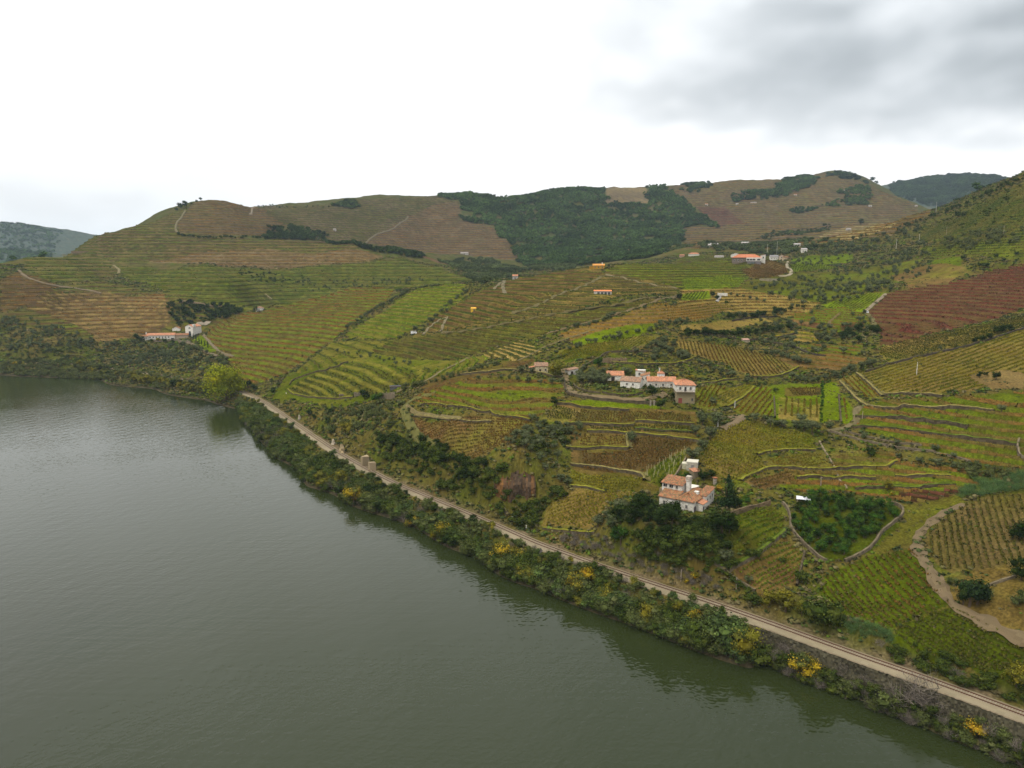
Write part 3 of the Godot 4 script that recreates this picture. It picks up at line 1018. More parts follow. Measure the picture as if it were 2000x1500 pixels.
	field("purple vineyard", [1532, 1050, 1570, 1085, 1555, 1145, 1490, 1165, 1450, 1142, 1430, 1122, 1500, 1085], SOIL, OLIVE, 0.5, {"rows": [1450, 1130, 1545, 1075], "gap": 1.9, "vines": VG})
	field("", [1562, 985, 1600, 965, 1700, 985, 1745, 985, 1763, 1000, 1755, 1030, 1720, 1060, 1700, 1080, 1650, 1095, 1610, 1095, 1575, 1070, 1550, 1040, 1545, 1010], GRASS * 0.8, DARK, 0.5)
	field("", [1770, 985, 1900, 962, 1880, 988, 1815, 1020, 1785, 1060, 1700, 1085, 1720, 1062, 1757, 1030], OLIVE, GRASS, 0.6)
	field("sloping tan vineyard", [1882, 988, 1925, 970, 2000, 962, 2110, 955, 2110, 1085, 2000, 1102, 1985, 1122, 1950, 1112, 1915, 1127, 1895, 1110, 1860, 1120, 1840, 1110, 1812, 1080, 1802, 1058, 1814, 1040, 1842, 1015], TAN * 0.52, OLIVE * 0.8, 0.5, {"rows": [1880, 1105, 1862, 1010], "gap": 2.0, "vines": VE, "plant": 1.3})
	field("", [1845, 1165, 1900, 1115, 2110, 1090, 2110, 1330, 2000, 1290, 1950, 1235], DRY * 0.8, OLIVE, 0.5)
	field("near green vineyard", [1784, 1070, 1820, 1130, 1835, 1163, 1856, 1181, 1817, 1196, 1760, 1217, 1740, 1237, 1655, 1202, 1604, 1166, 1610, 1127, 1650, 1106, 1694, 1085], GRASS * 0.82, BRIGHT * 0.7, 0.45, {"rows": [1650, 1135, 1725, 1210], "gap": 2.3, "vines": VB, "plant": 1.2})
	field("lower green vineyard", [1865, 1182, 1916, 1212, 1955, 1232, 1990, 1258, 2110, 1300, 2110, 1420, 1960, 1325, 1892, 1302, 1790, 1274, 1741, 1247, 1760, 1219, 1817, 1198], GRASS * 0.72, BRIGHT * 0.6, 0.40, {"rows": [1800, 1225, 1900, 1290], "gap": 1.9, "vines": VE, "plant": 1.2})


func row_chunk() -> ArrayMesh:                  # one metre of a leafy row
	var st := SurfaceTool.new()
	st.begin(Mesh.PRIMITIVE_TRIANGLES)
	var r := RandomNumberGenerator.new()
	r.seed = 8
	var pts: Array = []
	for i in 5:
		var ring: Array = []
		var lift := r.randf_range(0.75, 1.15)
		for j in 5:
			var a := PI * j / 4.0
			ring.append(Vector3(-0.5 + i * 0.25 + r.randf_range(-0.06, 0.06), (sin(a) * lift) * r.randf_range(0.8, 1.15) - 0.15, cos(a) * r.randf_range(0.8, 1.25)))
		pts.append(ring)
	for i in 4:
		for j in 4:
			var tone := r.randf_range(0.7, 1.3)
			st.set_color(Color(tone, tone, tone))
			for v in [pts[i][j], pts[i][j + 1], pts[i + 1][j], pts[i + 1][j], pts[i][j + 1], pts[i + 1][j + 1]]:
				st.add_vertex(v)
	st.generate_normals()
	return st.commit()


func leaf_tuft(seed_no: int, n: int, size: float, flat: float) -> ArrayMesh:   # a small vine or shrub of loose leaves, about one metre across
	var st := SurfaceTool.new()
	st.begin(Mesh.PRIMITIVE_TRIANGLES)
	var r := RandomNumberGenerator.new()
	r.seed = seed_no
	for i in n:
		var d := Vector3(r.randfn(), r.randf_range(-0.2, 1.3) , r.randfn()).normalized()
		var at := Vector3(d.x * 0.42, 0.42 * flat + d.y * 0.42 * flat, d.z * 0.42) * r.randf_range(0.6, 1.1)
		var tone := r.randf_range(0.65, 1.35)
		leaf(st, r, at, d, size * r.randf_range(0.7, 1.3), Color(tone, tone, tone))
	return st.commit()


func leaf(st: SurfaceTool, r: RandomNumberGenerator, at: Vector3, out: Vector3, size: float, col: Color) -> void:
	var n := (out + Vector3(r.randf_range(-0.8, 0.8), r.randf_range(-0.5, 0.9), r.randf_range(-0.8, 0.8))).normalized()
	var u := n.cross(Vector3(r.randf_range(-1, 1), r.randf_range(-1, 1), r.randf_range(-1, 1))).normalized() * size
	var v := n.cross(u).normalized() * size * r.randf_range(0.6, 1.0)
	var soft := (n + out).normalized()
	st.set_color(col)
	st.set_normal(soft)
	var a := at - u * 0.5
	var b := at + v * 0.5
	var c := at + u * 0.5
	var d := at - v * 0.5
	for p in [a, b, c, a, c, d]:
		st.add_vertex(p)


func tinted(pal: Array, x: float, z: float, r: RandomNumberGenerator) -> Color:
	var t := clampf(0.5 + n_big.get_noise_2d(x * 2.0, z * 2.0) * 1.1 + r.randf_range(-0.35, 0.35), 0.0, 1.0)
	var k := r.randf_range(0.75, 1.25)
	var c: Color = pal[0].lerp(pal[1], t) * k * Color(1.25, 1.22, 0.95)
	c.a = 1.0
	return c


func make_vines() -> void:
	var chunk := row_chunk()
	var tufts := [leaf_tuft(51, 16, 0.42, 1.0), leaf_tuft(52, 14, 0.46, 0.9)]
	var r := RandomNumberGenerator.new()
	r.seed = 61
	var total := 0
	for id in fields.size():
		var f: Dictionary = fields[id]
		if not f.has("vines"):
			continue
		var places: Array = []
		var tints := PackedColorArray()
		var thin: float = f.get("thin", 0.94)
		var long_rows: bool = not f.has("rows")
		if long_rows:
			var pitch: float = f.pitch
			var wide: float = f.wide
			for line in f.get("lines", [0.20, 0.52] if f.has("step") else [0.35]):
				contour_rows(id, f, pitch, line, wide, thin, places, tints, r)
		else:
			straight_rows(id, f, thin, places, tints, r)
		total += places.size()
		var called: String = f.called
		var mesh: Mesh = chunk if long_rows else tufts[id % 2]
		copies("vineyard_rows", vine_label(f, called), mesh, M.vine, places, tints, "vineyard")
	print("vines ", total)


func vine_label(f: Dictionary, called: String) -> String:
	var tone: String = "green" if f.vines == VG else "dark green" if f.vines == VD else "yellowing" if f.vines == VY else "brown" if f.vines == VB else "orange" if f.vines == VO else "dark red"
	return "%s vine rows of the %s" % [tone, called]


func contour_rows(id: int, f: Dictionary, pitch: float, phase: float, wide: float, thin: float, places: Array, tints: PackedColorArray, r: RandomNumberGenerator) -> void:
	var box: Array = f.box
	var i: int = box[2]
	while i < box[3]:
		var rad := exp(L0 + DL * i)
		var jump := clampi(int(2.6 / (rad * DL)), 1, 6)
		var leap := clampi(int(2.6 / (rad * DA)), 1, 8)
		if i + jump >= NL:
			break
		var rad2 := exp(L0 + DL * (i + jump))
		for c in range(box[0], mini(box[1], NA - leap - 1), leap):
			if FID[i * NA + c] != id:
				continue
			var h00 := HB[i * NA + c]
			var h10 := HB[i * NA + c + leap]
			var h01 := HB[(i + jump) * NA + c]
			var h11 := HB[(i + jump) * NA + c + leap]
			var lo := minf(minf(h00, h10), minf(h01, h11))
			var hi := maxf(maxf(h00, h10), maxf(h01, h11))
			var k := ceilf(lo / pitch - phase)
			if (k + phase) * pitch > hi:
				continue
			var az := A0 + DA * c
			var az2 := A0 + DA * (c + leap)
			var p00 := Vector3(rad * sin(az), h00, -rad * cos(az))
			var p10 := Vector3(rad * sin(az2), h10, -rad * cos(az2))
			var p01 := Vector3(rad2 * sin(az), h01, -rad2 * cos(az))
			var p11 := Vector3(rad2 * sin(az2), h11, -rad2 * cos(az2))
			while (k + phase) * pitch <= hi:
				var level := (k + phase) * pitch
				k += 1.0
				for tri in [[p00, p10, p01], [p10, p11, p01]]:
					var cut: Array = []
					for e in 3:
						var a: Vector3 = tri[e]
						var b: Vector3 = tri[(e + 1) % 3]
						if (a.y <= level) != (b.y <= level):
							cut.append(a.lerp(b, (level - a.y) / (b.y - a.y)))
					if cut.size() < 2 or r.randf() > thin:
						continue
					var m: Vector3 = (cut[0] + cut[1]) * 0.5
					var d: Vector3 = cut[1] - cut[0]
					d.y = 0.0
					var len := d.length()
					if len < 0.25:
						continue
					m.y = ground(m.x, m.z)
					d /= len
					var tall := r.randf_range(0.8, 1.35) * (0.9 + 0.35 * wide) * (1.0 + 0.3 * smoothstep(700.0, 1200.0, rad))
					var side := Vector3(-d.z, 0, d.x) * wide * r.randf_range(0.7, 1.15) * (1.0 + 0.25 * smoothstep(700.0, 1200.0, rad))
					places.append(Transform3D(Basis(d * len * 1.06, Vector3(0, tall, 0), side), m))
					tints.append(tinted(f.vines, m.x, m.z, r))
		i += jump


func straight_rows(id: int, f: Dictionary, thin: float, places: Array, tints: PackedColorArray, r: RandomNumberGenerator) -> void:
	var d: Vector2 = f.along
	var n := Vector2(-d.y, d.x)
	var o: Vector2 = f.middle
	var box: Array = f.box
	var lo := Vector2(1e9, 1e9)
	var hi := -lo
	for i in range(box[2], box[3], 4):
		var rad := exp(L0 + DL * i)
		for c in range(box[0], box[1], 4):
			if FID[i * NA + c] == id:
				var az := A0 + DA * c
				var q := Vector2(rad * sin(az), -rad * cos(az)) - o
				var w := Vector2(q.dot(d), q.dot(n))
				lo = lo.min(w)
				hi = hi.max(w)
	var gap: float = f.gap
	var plant: float = f.get("plant", 1.25)
	var b := lo.y + gap * 0.5
	while b < hi.y:
		var a := lo.x
		while a < hi.x:
			a += plant * r.randf_range(0.8, 1.2)
			var q := o + d * a + n * (b + r.randf_range(-0.12, 0.12))
			var c := (atan2(q.x, -q.y) - A0) / DA
			var l := (log(q.length()) - L0) / DL
			if l < 0 or l >= NL - 1 or c < 0 or c >= NA - 1 or FID[int(l + 0.5) * NA + int(c + 0.5)] != id or r.randf() > thin:
				continue
			var s := r.randf_range(0.85, 1.35)
			var turn := r.randf() * TAU
			var basis := Basis(Vector3.UP, turn).scaled(Vector3(s, s * r.randf_range(0.9, 1.4), s))
			places.append(Transform3D(basis, Vector3(q.x, ground(q.x, q.y) - 0.1, q.y)))
			tints.append(tinted(f.vines, q.x, q.y, r))
		b += gap


# ------------------------------------------------------------------ simple solids
func begin() -> SurfaceTool:
	var st := SurfaceTool.new()
	st.begin(Mesh.PRIMITIVE_TRIANGLES)
	return st


func quad(st: SurfaceTool, a: Vector3, b: Vector3, c: Vector3, d: Vector3, col: Color) -> void:   # clockwise from outside
	var n := (c - a).cross(b - a)
	if n.length_squared() < 1e-12:
		n = (d - a).cross(c - a)
	st.set_normal(n.normalized())
	st.set_color(col)
	for p in [a, b, c, a, c, d]:
		st.add_vertex(p)


func box(st: SurfaceTool, lo: Vector3, hi: Vector3, col: Color) -> void:
	var p := [Vector3(lo.x, lo.y, hi.z), Vector3(hi.x, lo.y, hi.z), Vector3(hi.x, hi.y, hi.z), Vector3(lo.x, hi.y, hi.z), Vector3(lo.x, lo.y, lo.z), Vector3(hi.x, lo.y, lo.z), Vector3(hi.x, hi.y, lo.z), Vector3(lo.x, hi.y, lo.z)]
	quad(st, p[0], p[3], p[2], p[1], col)
	quad(st, p[5], p[6], p[7], p[4], col)
	quad(st, p[1], p[2], p[6], p[5], col)
	quad(st, p[4], p[7], p[3], p[0], col)
	quad(st, p[3], p[7], p[6], p[2], col)
	quad(st, p[4], p[0], p[1], p[5], col)


func tube(st: SurfaceTool, a: Vector3, b: Vector3, ra: float, rb: float, col: Color, sides := 6) -> void:
	var d := (b - a).normalized()
	var u := d.cross(Vector3(0.3, 0.1, 1.0) if absf(d.y) > 0.8 else Vector3.UP).normalized()
	var v := d.cross(u)
	for i in sides:
		var p := TAU * i / sides
		var q := TAU * (i + 1) / sides
		var e := u * cos(p) + v * sin(p)
		var g := u * cos(q) + v * sin(q)
		quad(st, a + e * ra, a + g * ra, b + g * rb, b + e * rb, col)


func smooth_line(px: Array, step: float) -> PackedVector3Array:     # points of the photograph, laid on the ground and resampled
	var pts := PackedVector3Array()
	for i in range(0, px.size(), 2):
		pts.append(spot(px[i], px[i + 1]))
	return resampled(pts, step)


func resampled(pts: PackedVector3Array, step: float) -> PackedVector3Array:
	var out := PackedVector3Array()
	var n := pts.size()
	for i in n - 1:
		var p0 := pts[maxi(i - 1, 0)]
		var p1 := pts[i]
		var p2 := pts[i + 1]
		var p3 := pts[mini(i + 2, n - 1)]
		var m := maxi(1, int(p1.distance_to(p2) / step))
		for j in m:
			out.append(p1.cubic_interpolate(p2, p0, p3, float(j) / m))
	out.append(pts[n - 1])
	return out


func across(pts: PackedVector3Array, i: int) -> Vector3:
	var d := pts[mini(i + 1, pts.size() - 1)] - pts[maxi(i - 1, 0)]
	return Vector3(-d.z, 0, d.x).normalized()


# ------------------------------------------------------------------ the railway
func make_railway() -> void:
	var bed := begin()
	var prof := [[-4.3, 8.58], [-3.6, 8.62], [-2.3, 8.66], [-1.5, 8.80], [1.5, 8.80], [2.6, 8.50], [4.2, 8.45]]
	var c := 20.0
	var was: Array = []
	var track := thing("railway_track", "single railway track curving along the river bank", "railway", Vector3.ZERO)
	var rails := [begin(), begin()]
	var rust_shade := begin()
	var ties := begin()
	var r := RandomNumberGenerator.new()
	r.seed = 5
	var line := PackedVector3Array()
	while c < NA - 6:
		line.append(rail_point(c, 0.0, 8.8))
		c += 0.5
	line = resampled(line, 1.0)
	var thin := PackedVector3Array()
	for i in line.size():
		if thin.is_empty() or line[i].distance_to(thin[-1]) > 1.6:
			thin.append(line[i])
	var tie_at := 0.0
	for i in thin.size():
		var side := across(thin, i)
		var p := thin[i]
		p.y = 0
		var ring: Array = []
		var far_off := p.length() > 420.0
		var toned: Array = []
		for q in prof:
			ring.append(p + side * (-q[0] + r.randf_range(-0.12, 0.12)) + Vector3(0, q[1], 0))
			var k := 1.0 + 0.16 * n_mid.get_noise_2d(p.x, p.z) + r.randf_range(-0.07, 0.07)
			var base := Color(0.27, 0.228, 0.145) if q[0] > -2.0 and q[0] < 2.0 else Color(0.30, 0.255, 0.165)
			if q[0] > 2.4:
				base = Color(0.22, 0.175, 0.09)
			toned.append(base * k)
		if was:
			for j in prof.size() - 1:
				quad(bed, was[0][j], was[0][j + 1], ring[j + 1], ring[j], toned[j])
			for s in 2:
				var off := 0.83 if s == 0 else -0.83
				var a0: Vector3 = was[1] + was[2] * off
				var a1: Vector3 = p + side * off
				for h in [[0.14, 8.83, 8.87], [0.085, 8.87, 9.0]]:
					var w: Vector3 = side * h[0]
					var lo := Vector3(0, h[1], 0)
					var hi := Vector3(0, h[2], 0)
					quad(rails[s], a0 + w + hi, a0 - w + hi, a1 - w + hi, a1 + w + hi, Color.WHITE)
					quad(rails[s], a0 - w + hi, a0 - w + lo, a1 - w + lo, a1 - w + hi, Color.WHITE)
					quad(rails[s], a0 + w + lo, a0 + w + hi, a1 + w + hi, a1 + w + lo, Color.WHITE)
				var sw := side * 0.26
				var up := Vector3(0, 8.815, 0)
				quad(rust_shade, a0 + sw + up, a0 - sw + up, a1 - sw + up, a1 + sw + up, Color(0.085, 0.050, 0.030))  # rust on the ballast, with the rail's shadow painted in
			if not far_off:
				var run: Vector3 = (p - was[1])
				var n := 3
				for t in n:
					var m: Vector3 = was[1] + run * ((t + 0.5) / n)
					var f: Vector3 = run.normalized() * 0.12
					var sd := side * 1.3
					var up2 := Vector3(0, 8.826, 0)
					quad(ties, m + sd - f + up2, m - sd - f + up2, m - sd + f + up2, m + sd + f + up2, Color(0.33, 0.28, 0.215) * r.randf_range(0.85, 1.1))
		was = [ring, p, side]
	structure("railway_bed", bed.commit(), M.gravel, "pale gravel bed under the riverside railway")
	part("rail", rails[0].commit(), M.steel, track)
	part("rail", rails[1].commit(), M.steel, track)
	var o := part("rust_and_shade_strips", rust_shade.commit(), plain(Color.WHITE, 0.95), track)
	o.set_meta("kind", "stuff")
	o = part("sleepers", ties.commit(), M.gravel, track)
	o.set_meta("kind", "stuff")
	# the stone wall that carries the line at the right
	var wall := thing("stone_retaining_wall", "long grey stone wall holding the railway above the water at right", "wall", Vector3.ZERO)
	var st := begin()
	var top := begin()
	var ring_was: Array = []
	c = (0.350 - A0) / DA
	while c < NA - 8:
		var ring: Array = []
		var foot := rail_point(c, -5.6, 0.0)
		var low := maxf(ground(foot.x, foot.z) - 0.8, -1.0)
		var rows := 17
		for j in rows:
			var t := float(j) / (rows - 1)
			var q := rail_point(c, -4.35 - 0.9 * (1.0 - t), lerpf(low, 8.6, t))
			ring.append(q + Vector3(r.randf_range(-0.16, 0.16), r.randf_range(-0.10, 0.10), r.randf_range(-0.16, 0.16)))
		if ring_was:
			for j in rows - 1:
				var k := r.randf_range(0.55, 1.25) * (1.0 + 0.5 * n_mid.get_noise_2d(ring[j].x * 1.5, ring[j].y * 3.0 + ring[j].z))
				quad(st, ring_was[j], ring_was[j + 1], ring[j + 1], ring[j], Color(0.118, 0.112, 0.074) * k)
			var a: Vector3 = ring_was[rows - 1]
			var b: Vector3 = ring[rows - 1]
			var inner0 := rail_point(c - 1.1, -3.8, 8.68)
			var inner1 := rail_point(c, -3.8, 8.68)
			quad(top, a + Vector3(0, 0.1, 0), inner0, inner1, b + Vector3(0, 0.1, 0), Color(0.30, 0.25, 0.175) * r.randf_range(0.85, 1.1))
		ring_was = ring
		c += 1.1
	part("stone_face", st.commit(), M.stone, wall)
	part("coping", top.commit(), M.stone, wall)


# ------------------------------------------------------------------ tracks and paths
func path(called: String, label: String, px: Array, wide: float, col: Color, ragged := 0.25) -> void:
	var pts := smooth_line(px, 1.8)
	col = col * 0.86
	var st := begin()
	var r := RandomNumberGenerator.new()
	r.seed = int(px[0]) + 7
	var was: Array = []
	for i in pts.size():
		var side := across(pts, i)
		var ring: Array = []
		var w := wide * 0.5 * (1.0 + ragged * n_mid.get_noise_2d(pts[i].x * 2.0, pts[i].z * 2.0))
		var dist := pts[i].length()
		for j in 5:
			var q := pts[i] + side * w * (j - 2) / 2.0
			q.y = maxf(ground(q.x, q.z), maxf(ground(q.x + side.x, q.z + side.z), ground(q.x - side.x, q.z - side.z))) + (0.10 + dist * 0.0008) * (1.0 if j > 0 and j < 4 else 0.3)
			ring.append(q)
		if was:
			for j in 4:
				var k := 1.0 + 0.25 * n_mid.get_noise_2d(pts[i].x * 3.0 + j * 9.0, pts[i].z * 3.0) + r.randf_range(-0.08, 0.08)
				quad(st, was[j + 1], was[j], ring[j], ring[j + 1], col * k)
		was = ring
	structure(called, st.commit(), M.gravel, label)


func make_paths() -> void:
	var tan_dirt := Color(0.205, 0.155, 0.085)
	var grassy := Color(0.155, 0.150, 0.040)
	path("dirt_track", "tan dirt track curving round the near sloping vineyard", [1882, 985, 1840, 1004, 1808, 1030, 1790, 1056, 1795, 1080, 1818, 1118, 1838, 1152, 1862, 1184, 1905, 1208, 1950, 1232, 2010, 1258], 3.4, tan_dirt, 0.9)
	path("farm_road", "brown farm road curving below the white farm", [1098, 722, 1104, 738, 1107, 754, 1120, 766, 1156, 775, 1200, 780, 1240, 783, 1275, 776, 1300, 770], 4.0, Color(0.22, 0.165, 0.085))
	path("grassy_track", "yellow green track along the edge of the brown spur", [850, 770, 815, 780, 793, 790, 790, 806, 804, 838, 838, 871, 872, 892], 4.0, grassy)
	path("grassy_track", "straw coloured track across the brown spur", [793, 795, 812, 810, 850, 816, 900, 821], 2.2, Color(0.21, 0.17, 0.07))
	path("dirt_track", "pale diagonal track climbing past the dark strip vineyard", [775, 766, 805, 754, 835, 743, 870, 722, 912, 700], 3.2, Color(0.21, 0.175, 0.08))
	path("dirt_track", "pale track over the crown of the spur", [1183, 537, 1205, 541, 1240, 548, 1280, 558, 1322, 565], 3.0, Color(0.23, 0.19, 0.10))
	path("dirt_track", "pale bare strip running down the spur", [1180, 540, 1130, 562, 1075, 585, 1030, 603, 1000, 612], 4.0, Color(0.17, 0.145, 0.06), 0.9)
	path("dirt_track", "track along the long stone bank of the spur", [862, 651, 930, 645, 1010, 630, 1105, 612, 1200, 596, 1300, 582, 1322, 577], 2.4, Color(0.15, 0.125, 0.05), 0.6)
	path("dirt_track", "hairpin track at the foot of the spur", [826, 655, 838, 640, 855, 628, 872, 622, 866, 634, 862, 648], 3.0, Color(0.24, 0.20, 0.11))
	path("dirt_track", "pale track climbing over the left spur edge", [962, 566, 974, 556, 984, 548, 982, 560, 986, 574], 4.0, Color(0.21, 0.18, 0.10))
	path("dirt_track", "dirt track between the spur and the orange vineyard", [1060, 655, 1110, 640, 1180, 622, 1250, 600, 1300, 584, 1330, 580], 2.4, Color(0.20, 0.15, 0.075))
	path("winery_road", "pale road bending down from the winery village", [1538, 512, 1537, 519, 1544, 526, 1545, 533, 1540, 538, 1520, 540], 4.0, Color(0.38, 0.33, 0.22))
	path("concrete_track", "pale sloping track with a white wall end", [1400, 590, 1404, 584, 1408, 577], 3.0, Color(0.42, 0.40, 0.36))
	path("dirt_track", "pale track along the left edge of the red vineyard", [1730, 575, 1712, 590, 1698, 602, 1686, 611], 3.0, Color(0.30, 0.25, 0.17))
	path("grassy_track", "green lane below the red vineyard corner", [1692, 612, 1704, 624, 1709, 640, 1706, 655], 3.6, Color(0.17, 0.15, 0.05))
	path("hill_road", "brown road on the far left shoulder", [36, 528, 50, 540, 80, 552, 115, 560, 160, 566, 198, 574], 4.5, Color(0.22, 0.17, 0.10))
	path("hill_road", "pale bend of road on the left hill", [222, 519, 232, 526, 232, 535], 4.0, Color(0.26, 0.22, 0.11))
	path("hill_road", "pale track down the flank of the dome", [362, 412, 350, 430, 343, 446, 352, 458], 4.0, Color(0.20, 0.17, 0.09))
	path("hill_road", "red earth road above the dark hollow wood", [350, 590, 390, 594, 430, 599, 460, 603], 4.0, Color(0.20, 0.15, 0.09))
	path("hill_road", "pale track at the crest beside the dome", [497, 404, 492, 412, 488, 418], 4.0, Color(0.26, 0.22, 0.15))
	path("hill_road", "pale track below the pink vineyard", [713, 476, 730, 462, 770, 446, 797, 424], 4.0, Color(0.19, 0.16, 0.10))
	path("hill_road", "short pale track near the small white hut", [518, 575, 524, 580, 532, 586], 3.0, Color(0.26, 0.22, 0.12))
	path("farm_road", "pale terrace road beside the white riverside manor", [384, 634, 398, 633, 412, 631], 4.0, Color(0.38, 0.33, 0.25))
	path("farm_road", "brown lane down from the riverside manor", [398, 655, 408, 667, 420, 680, 436, 690, 455, 698], 3.4, Color(0.20, 0.16, 0.09))
	path("farm_road", "lane along the olive bank below the manor", [350, 668, 372, 672, 390, 682, 405, 690, 425, 696], 3.0, Color(0.19, 0.15, 0.09))
	path("dirt_track", "orange earth track on the upper right", [1640, 612, 1620, 630, 1630, 640], 2.4, Color(0.18, 0.13, 0.05))
	path("dirt_track", "pale lane between garden vineyards and terraces", [1615, 842, 1650, 836, 1672, 824, 1672, 806, 1690, 790, 1708, 796], 3.0, Color(0.19, 0.16, 0.075))
	path("dirt_track", "bare earth lane left of the olive row", [1425, 818, 1450, 812, 1440, 824, 1410, 838], 4.0, Color(0.22, 0.165, 0.095))
	path("dirt_track", "light path from the farmhouse to the spur", [1010, 706, 1060, 680, 1090, 668, 1130, 655, 1160, 645], 2.6, Color(0.17, 0.14, 0.055))


# ------------------------------------------------------------------ dry stone walls and grassy terrace edges
func terrace_wall(label: String, px: Array, tall: float, bank: Color, stone := Color(0.120, 0.100, 0.062), called := "terrace_wall") -> void:
	var pts := smooth_line(px, 1.0)
	var st := begin()
	var gr := begin()
	var r := RandomNumberGenerator.new()
	r.seed = int(px[0] * 3 + px[1])
	var was: Array = []
	var soft: Array = []
	# which side is uphill
	var lean := 0.0
	for i in range(0, pts.size(), 3):
		var s := across(pts, i)
		lean += ground(pts[i].x + s.x * 5.0, pts[i].z + s.z * 5.0) - ground(pts[i].x - s.x * 5.0, pts[i].z - s.z * 5.0)
	var up := 1.0 if lean > 0.0 else -1.0
	# a wall that runs down the slope holds up no bank
	if absf(lean) / maxf(1.0, ceilf(pts.size() / 3.0)) / 10.0 < 0.55 * absf(pts[0].y - pts[-1].y) / maxf(pts[0].distance_to(pts[-1]), 1.0) + 0.02:
		bank.a = 0.0
	for i in pts.size():
		var s := across(pts, i) * up
		var p := pts[i]
		var y := ground(p.x, p.z)
		var t := tall * 0.8 * (1.0 + 0.18 * n_mid.get_noise_2d(p.x * 2.0, p.z * 2.0)) + r.randf_range(-0.07, 0.07)
		var low := minf(ground(p.x - s.x * 0.8, p.z - s.z * 0.8), y) - 0.5
		var ring: Array = []
		for j in 4:
			var q := p - s * (0.42 - 0.06 * j) + s * r.randf_range(-0.06, 0.06)
			q.y = lerpf(low, y + t, j / 3.0)
			ring.append(q)
		ring.append(Vector3(p.x + s.x * 0.35, y + t, p.z + s.z * 0.35))
		ring.append(Vector3(p.x + s.x * 0.42, low, p.z + s.z * 0.42))
		var edge: Array = []
		if bank.a > 0.0:
			for d in [[-0.34, t - 0.05], [-0.05, t + 0.26], [0.55, t + 0.12], [1.5, t * 0.72], [3.6, -0.2]]:
				var q: Vector3 = p + s * d[0]
				q.y = maxf(ground(q.x, q.z) - 0.15, y + d[1] + r.randf_range(-0.08, 0.08)) if d[0] < 3.0 else ground(q.x, q.z) - 0.25
				edge.append(q)
		if was:
			for j in 5:
				var k := r.randf_range(0.6, 1.3)
				if up > 0.0:
					quad(st, ring[j], ring[j + 1], was[j + 1], was[j], stone * k)
				else:
					quad(st, was[j], was[j + 1], ring[j + 1], ring[j], stone * k)
			for j in edge.size() - 1:
				var k := r.randf_range(0.75, 1.25) * (1.0 + 0.3 * n_mid.get_noise_2d(p.x, p.z))
				if j > 1:
					k *= 0.62
				if up > 0.0:
					quad(gr, edge[j], edge[j + 1], soft[j + 1], soft[j], bank * k)
				else:
					quad(gr, soft[j], soft[j + 1], edge[j + 1], edge[j], bank * k)
		was = ring
		soft = edge
	var o := thing(called, label, "wall", Vector3.ZERO)
	part("stonework", st.commit(), M.stone, o)
	if bank.a > 0.0:
		part("grass_edge", gr.commit(), M.earth_plain, o)


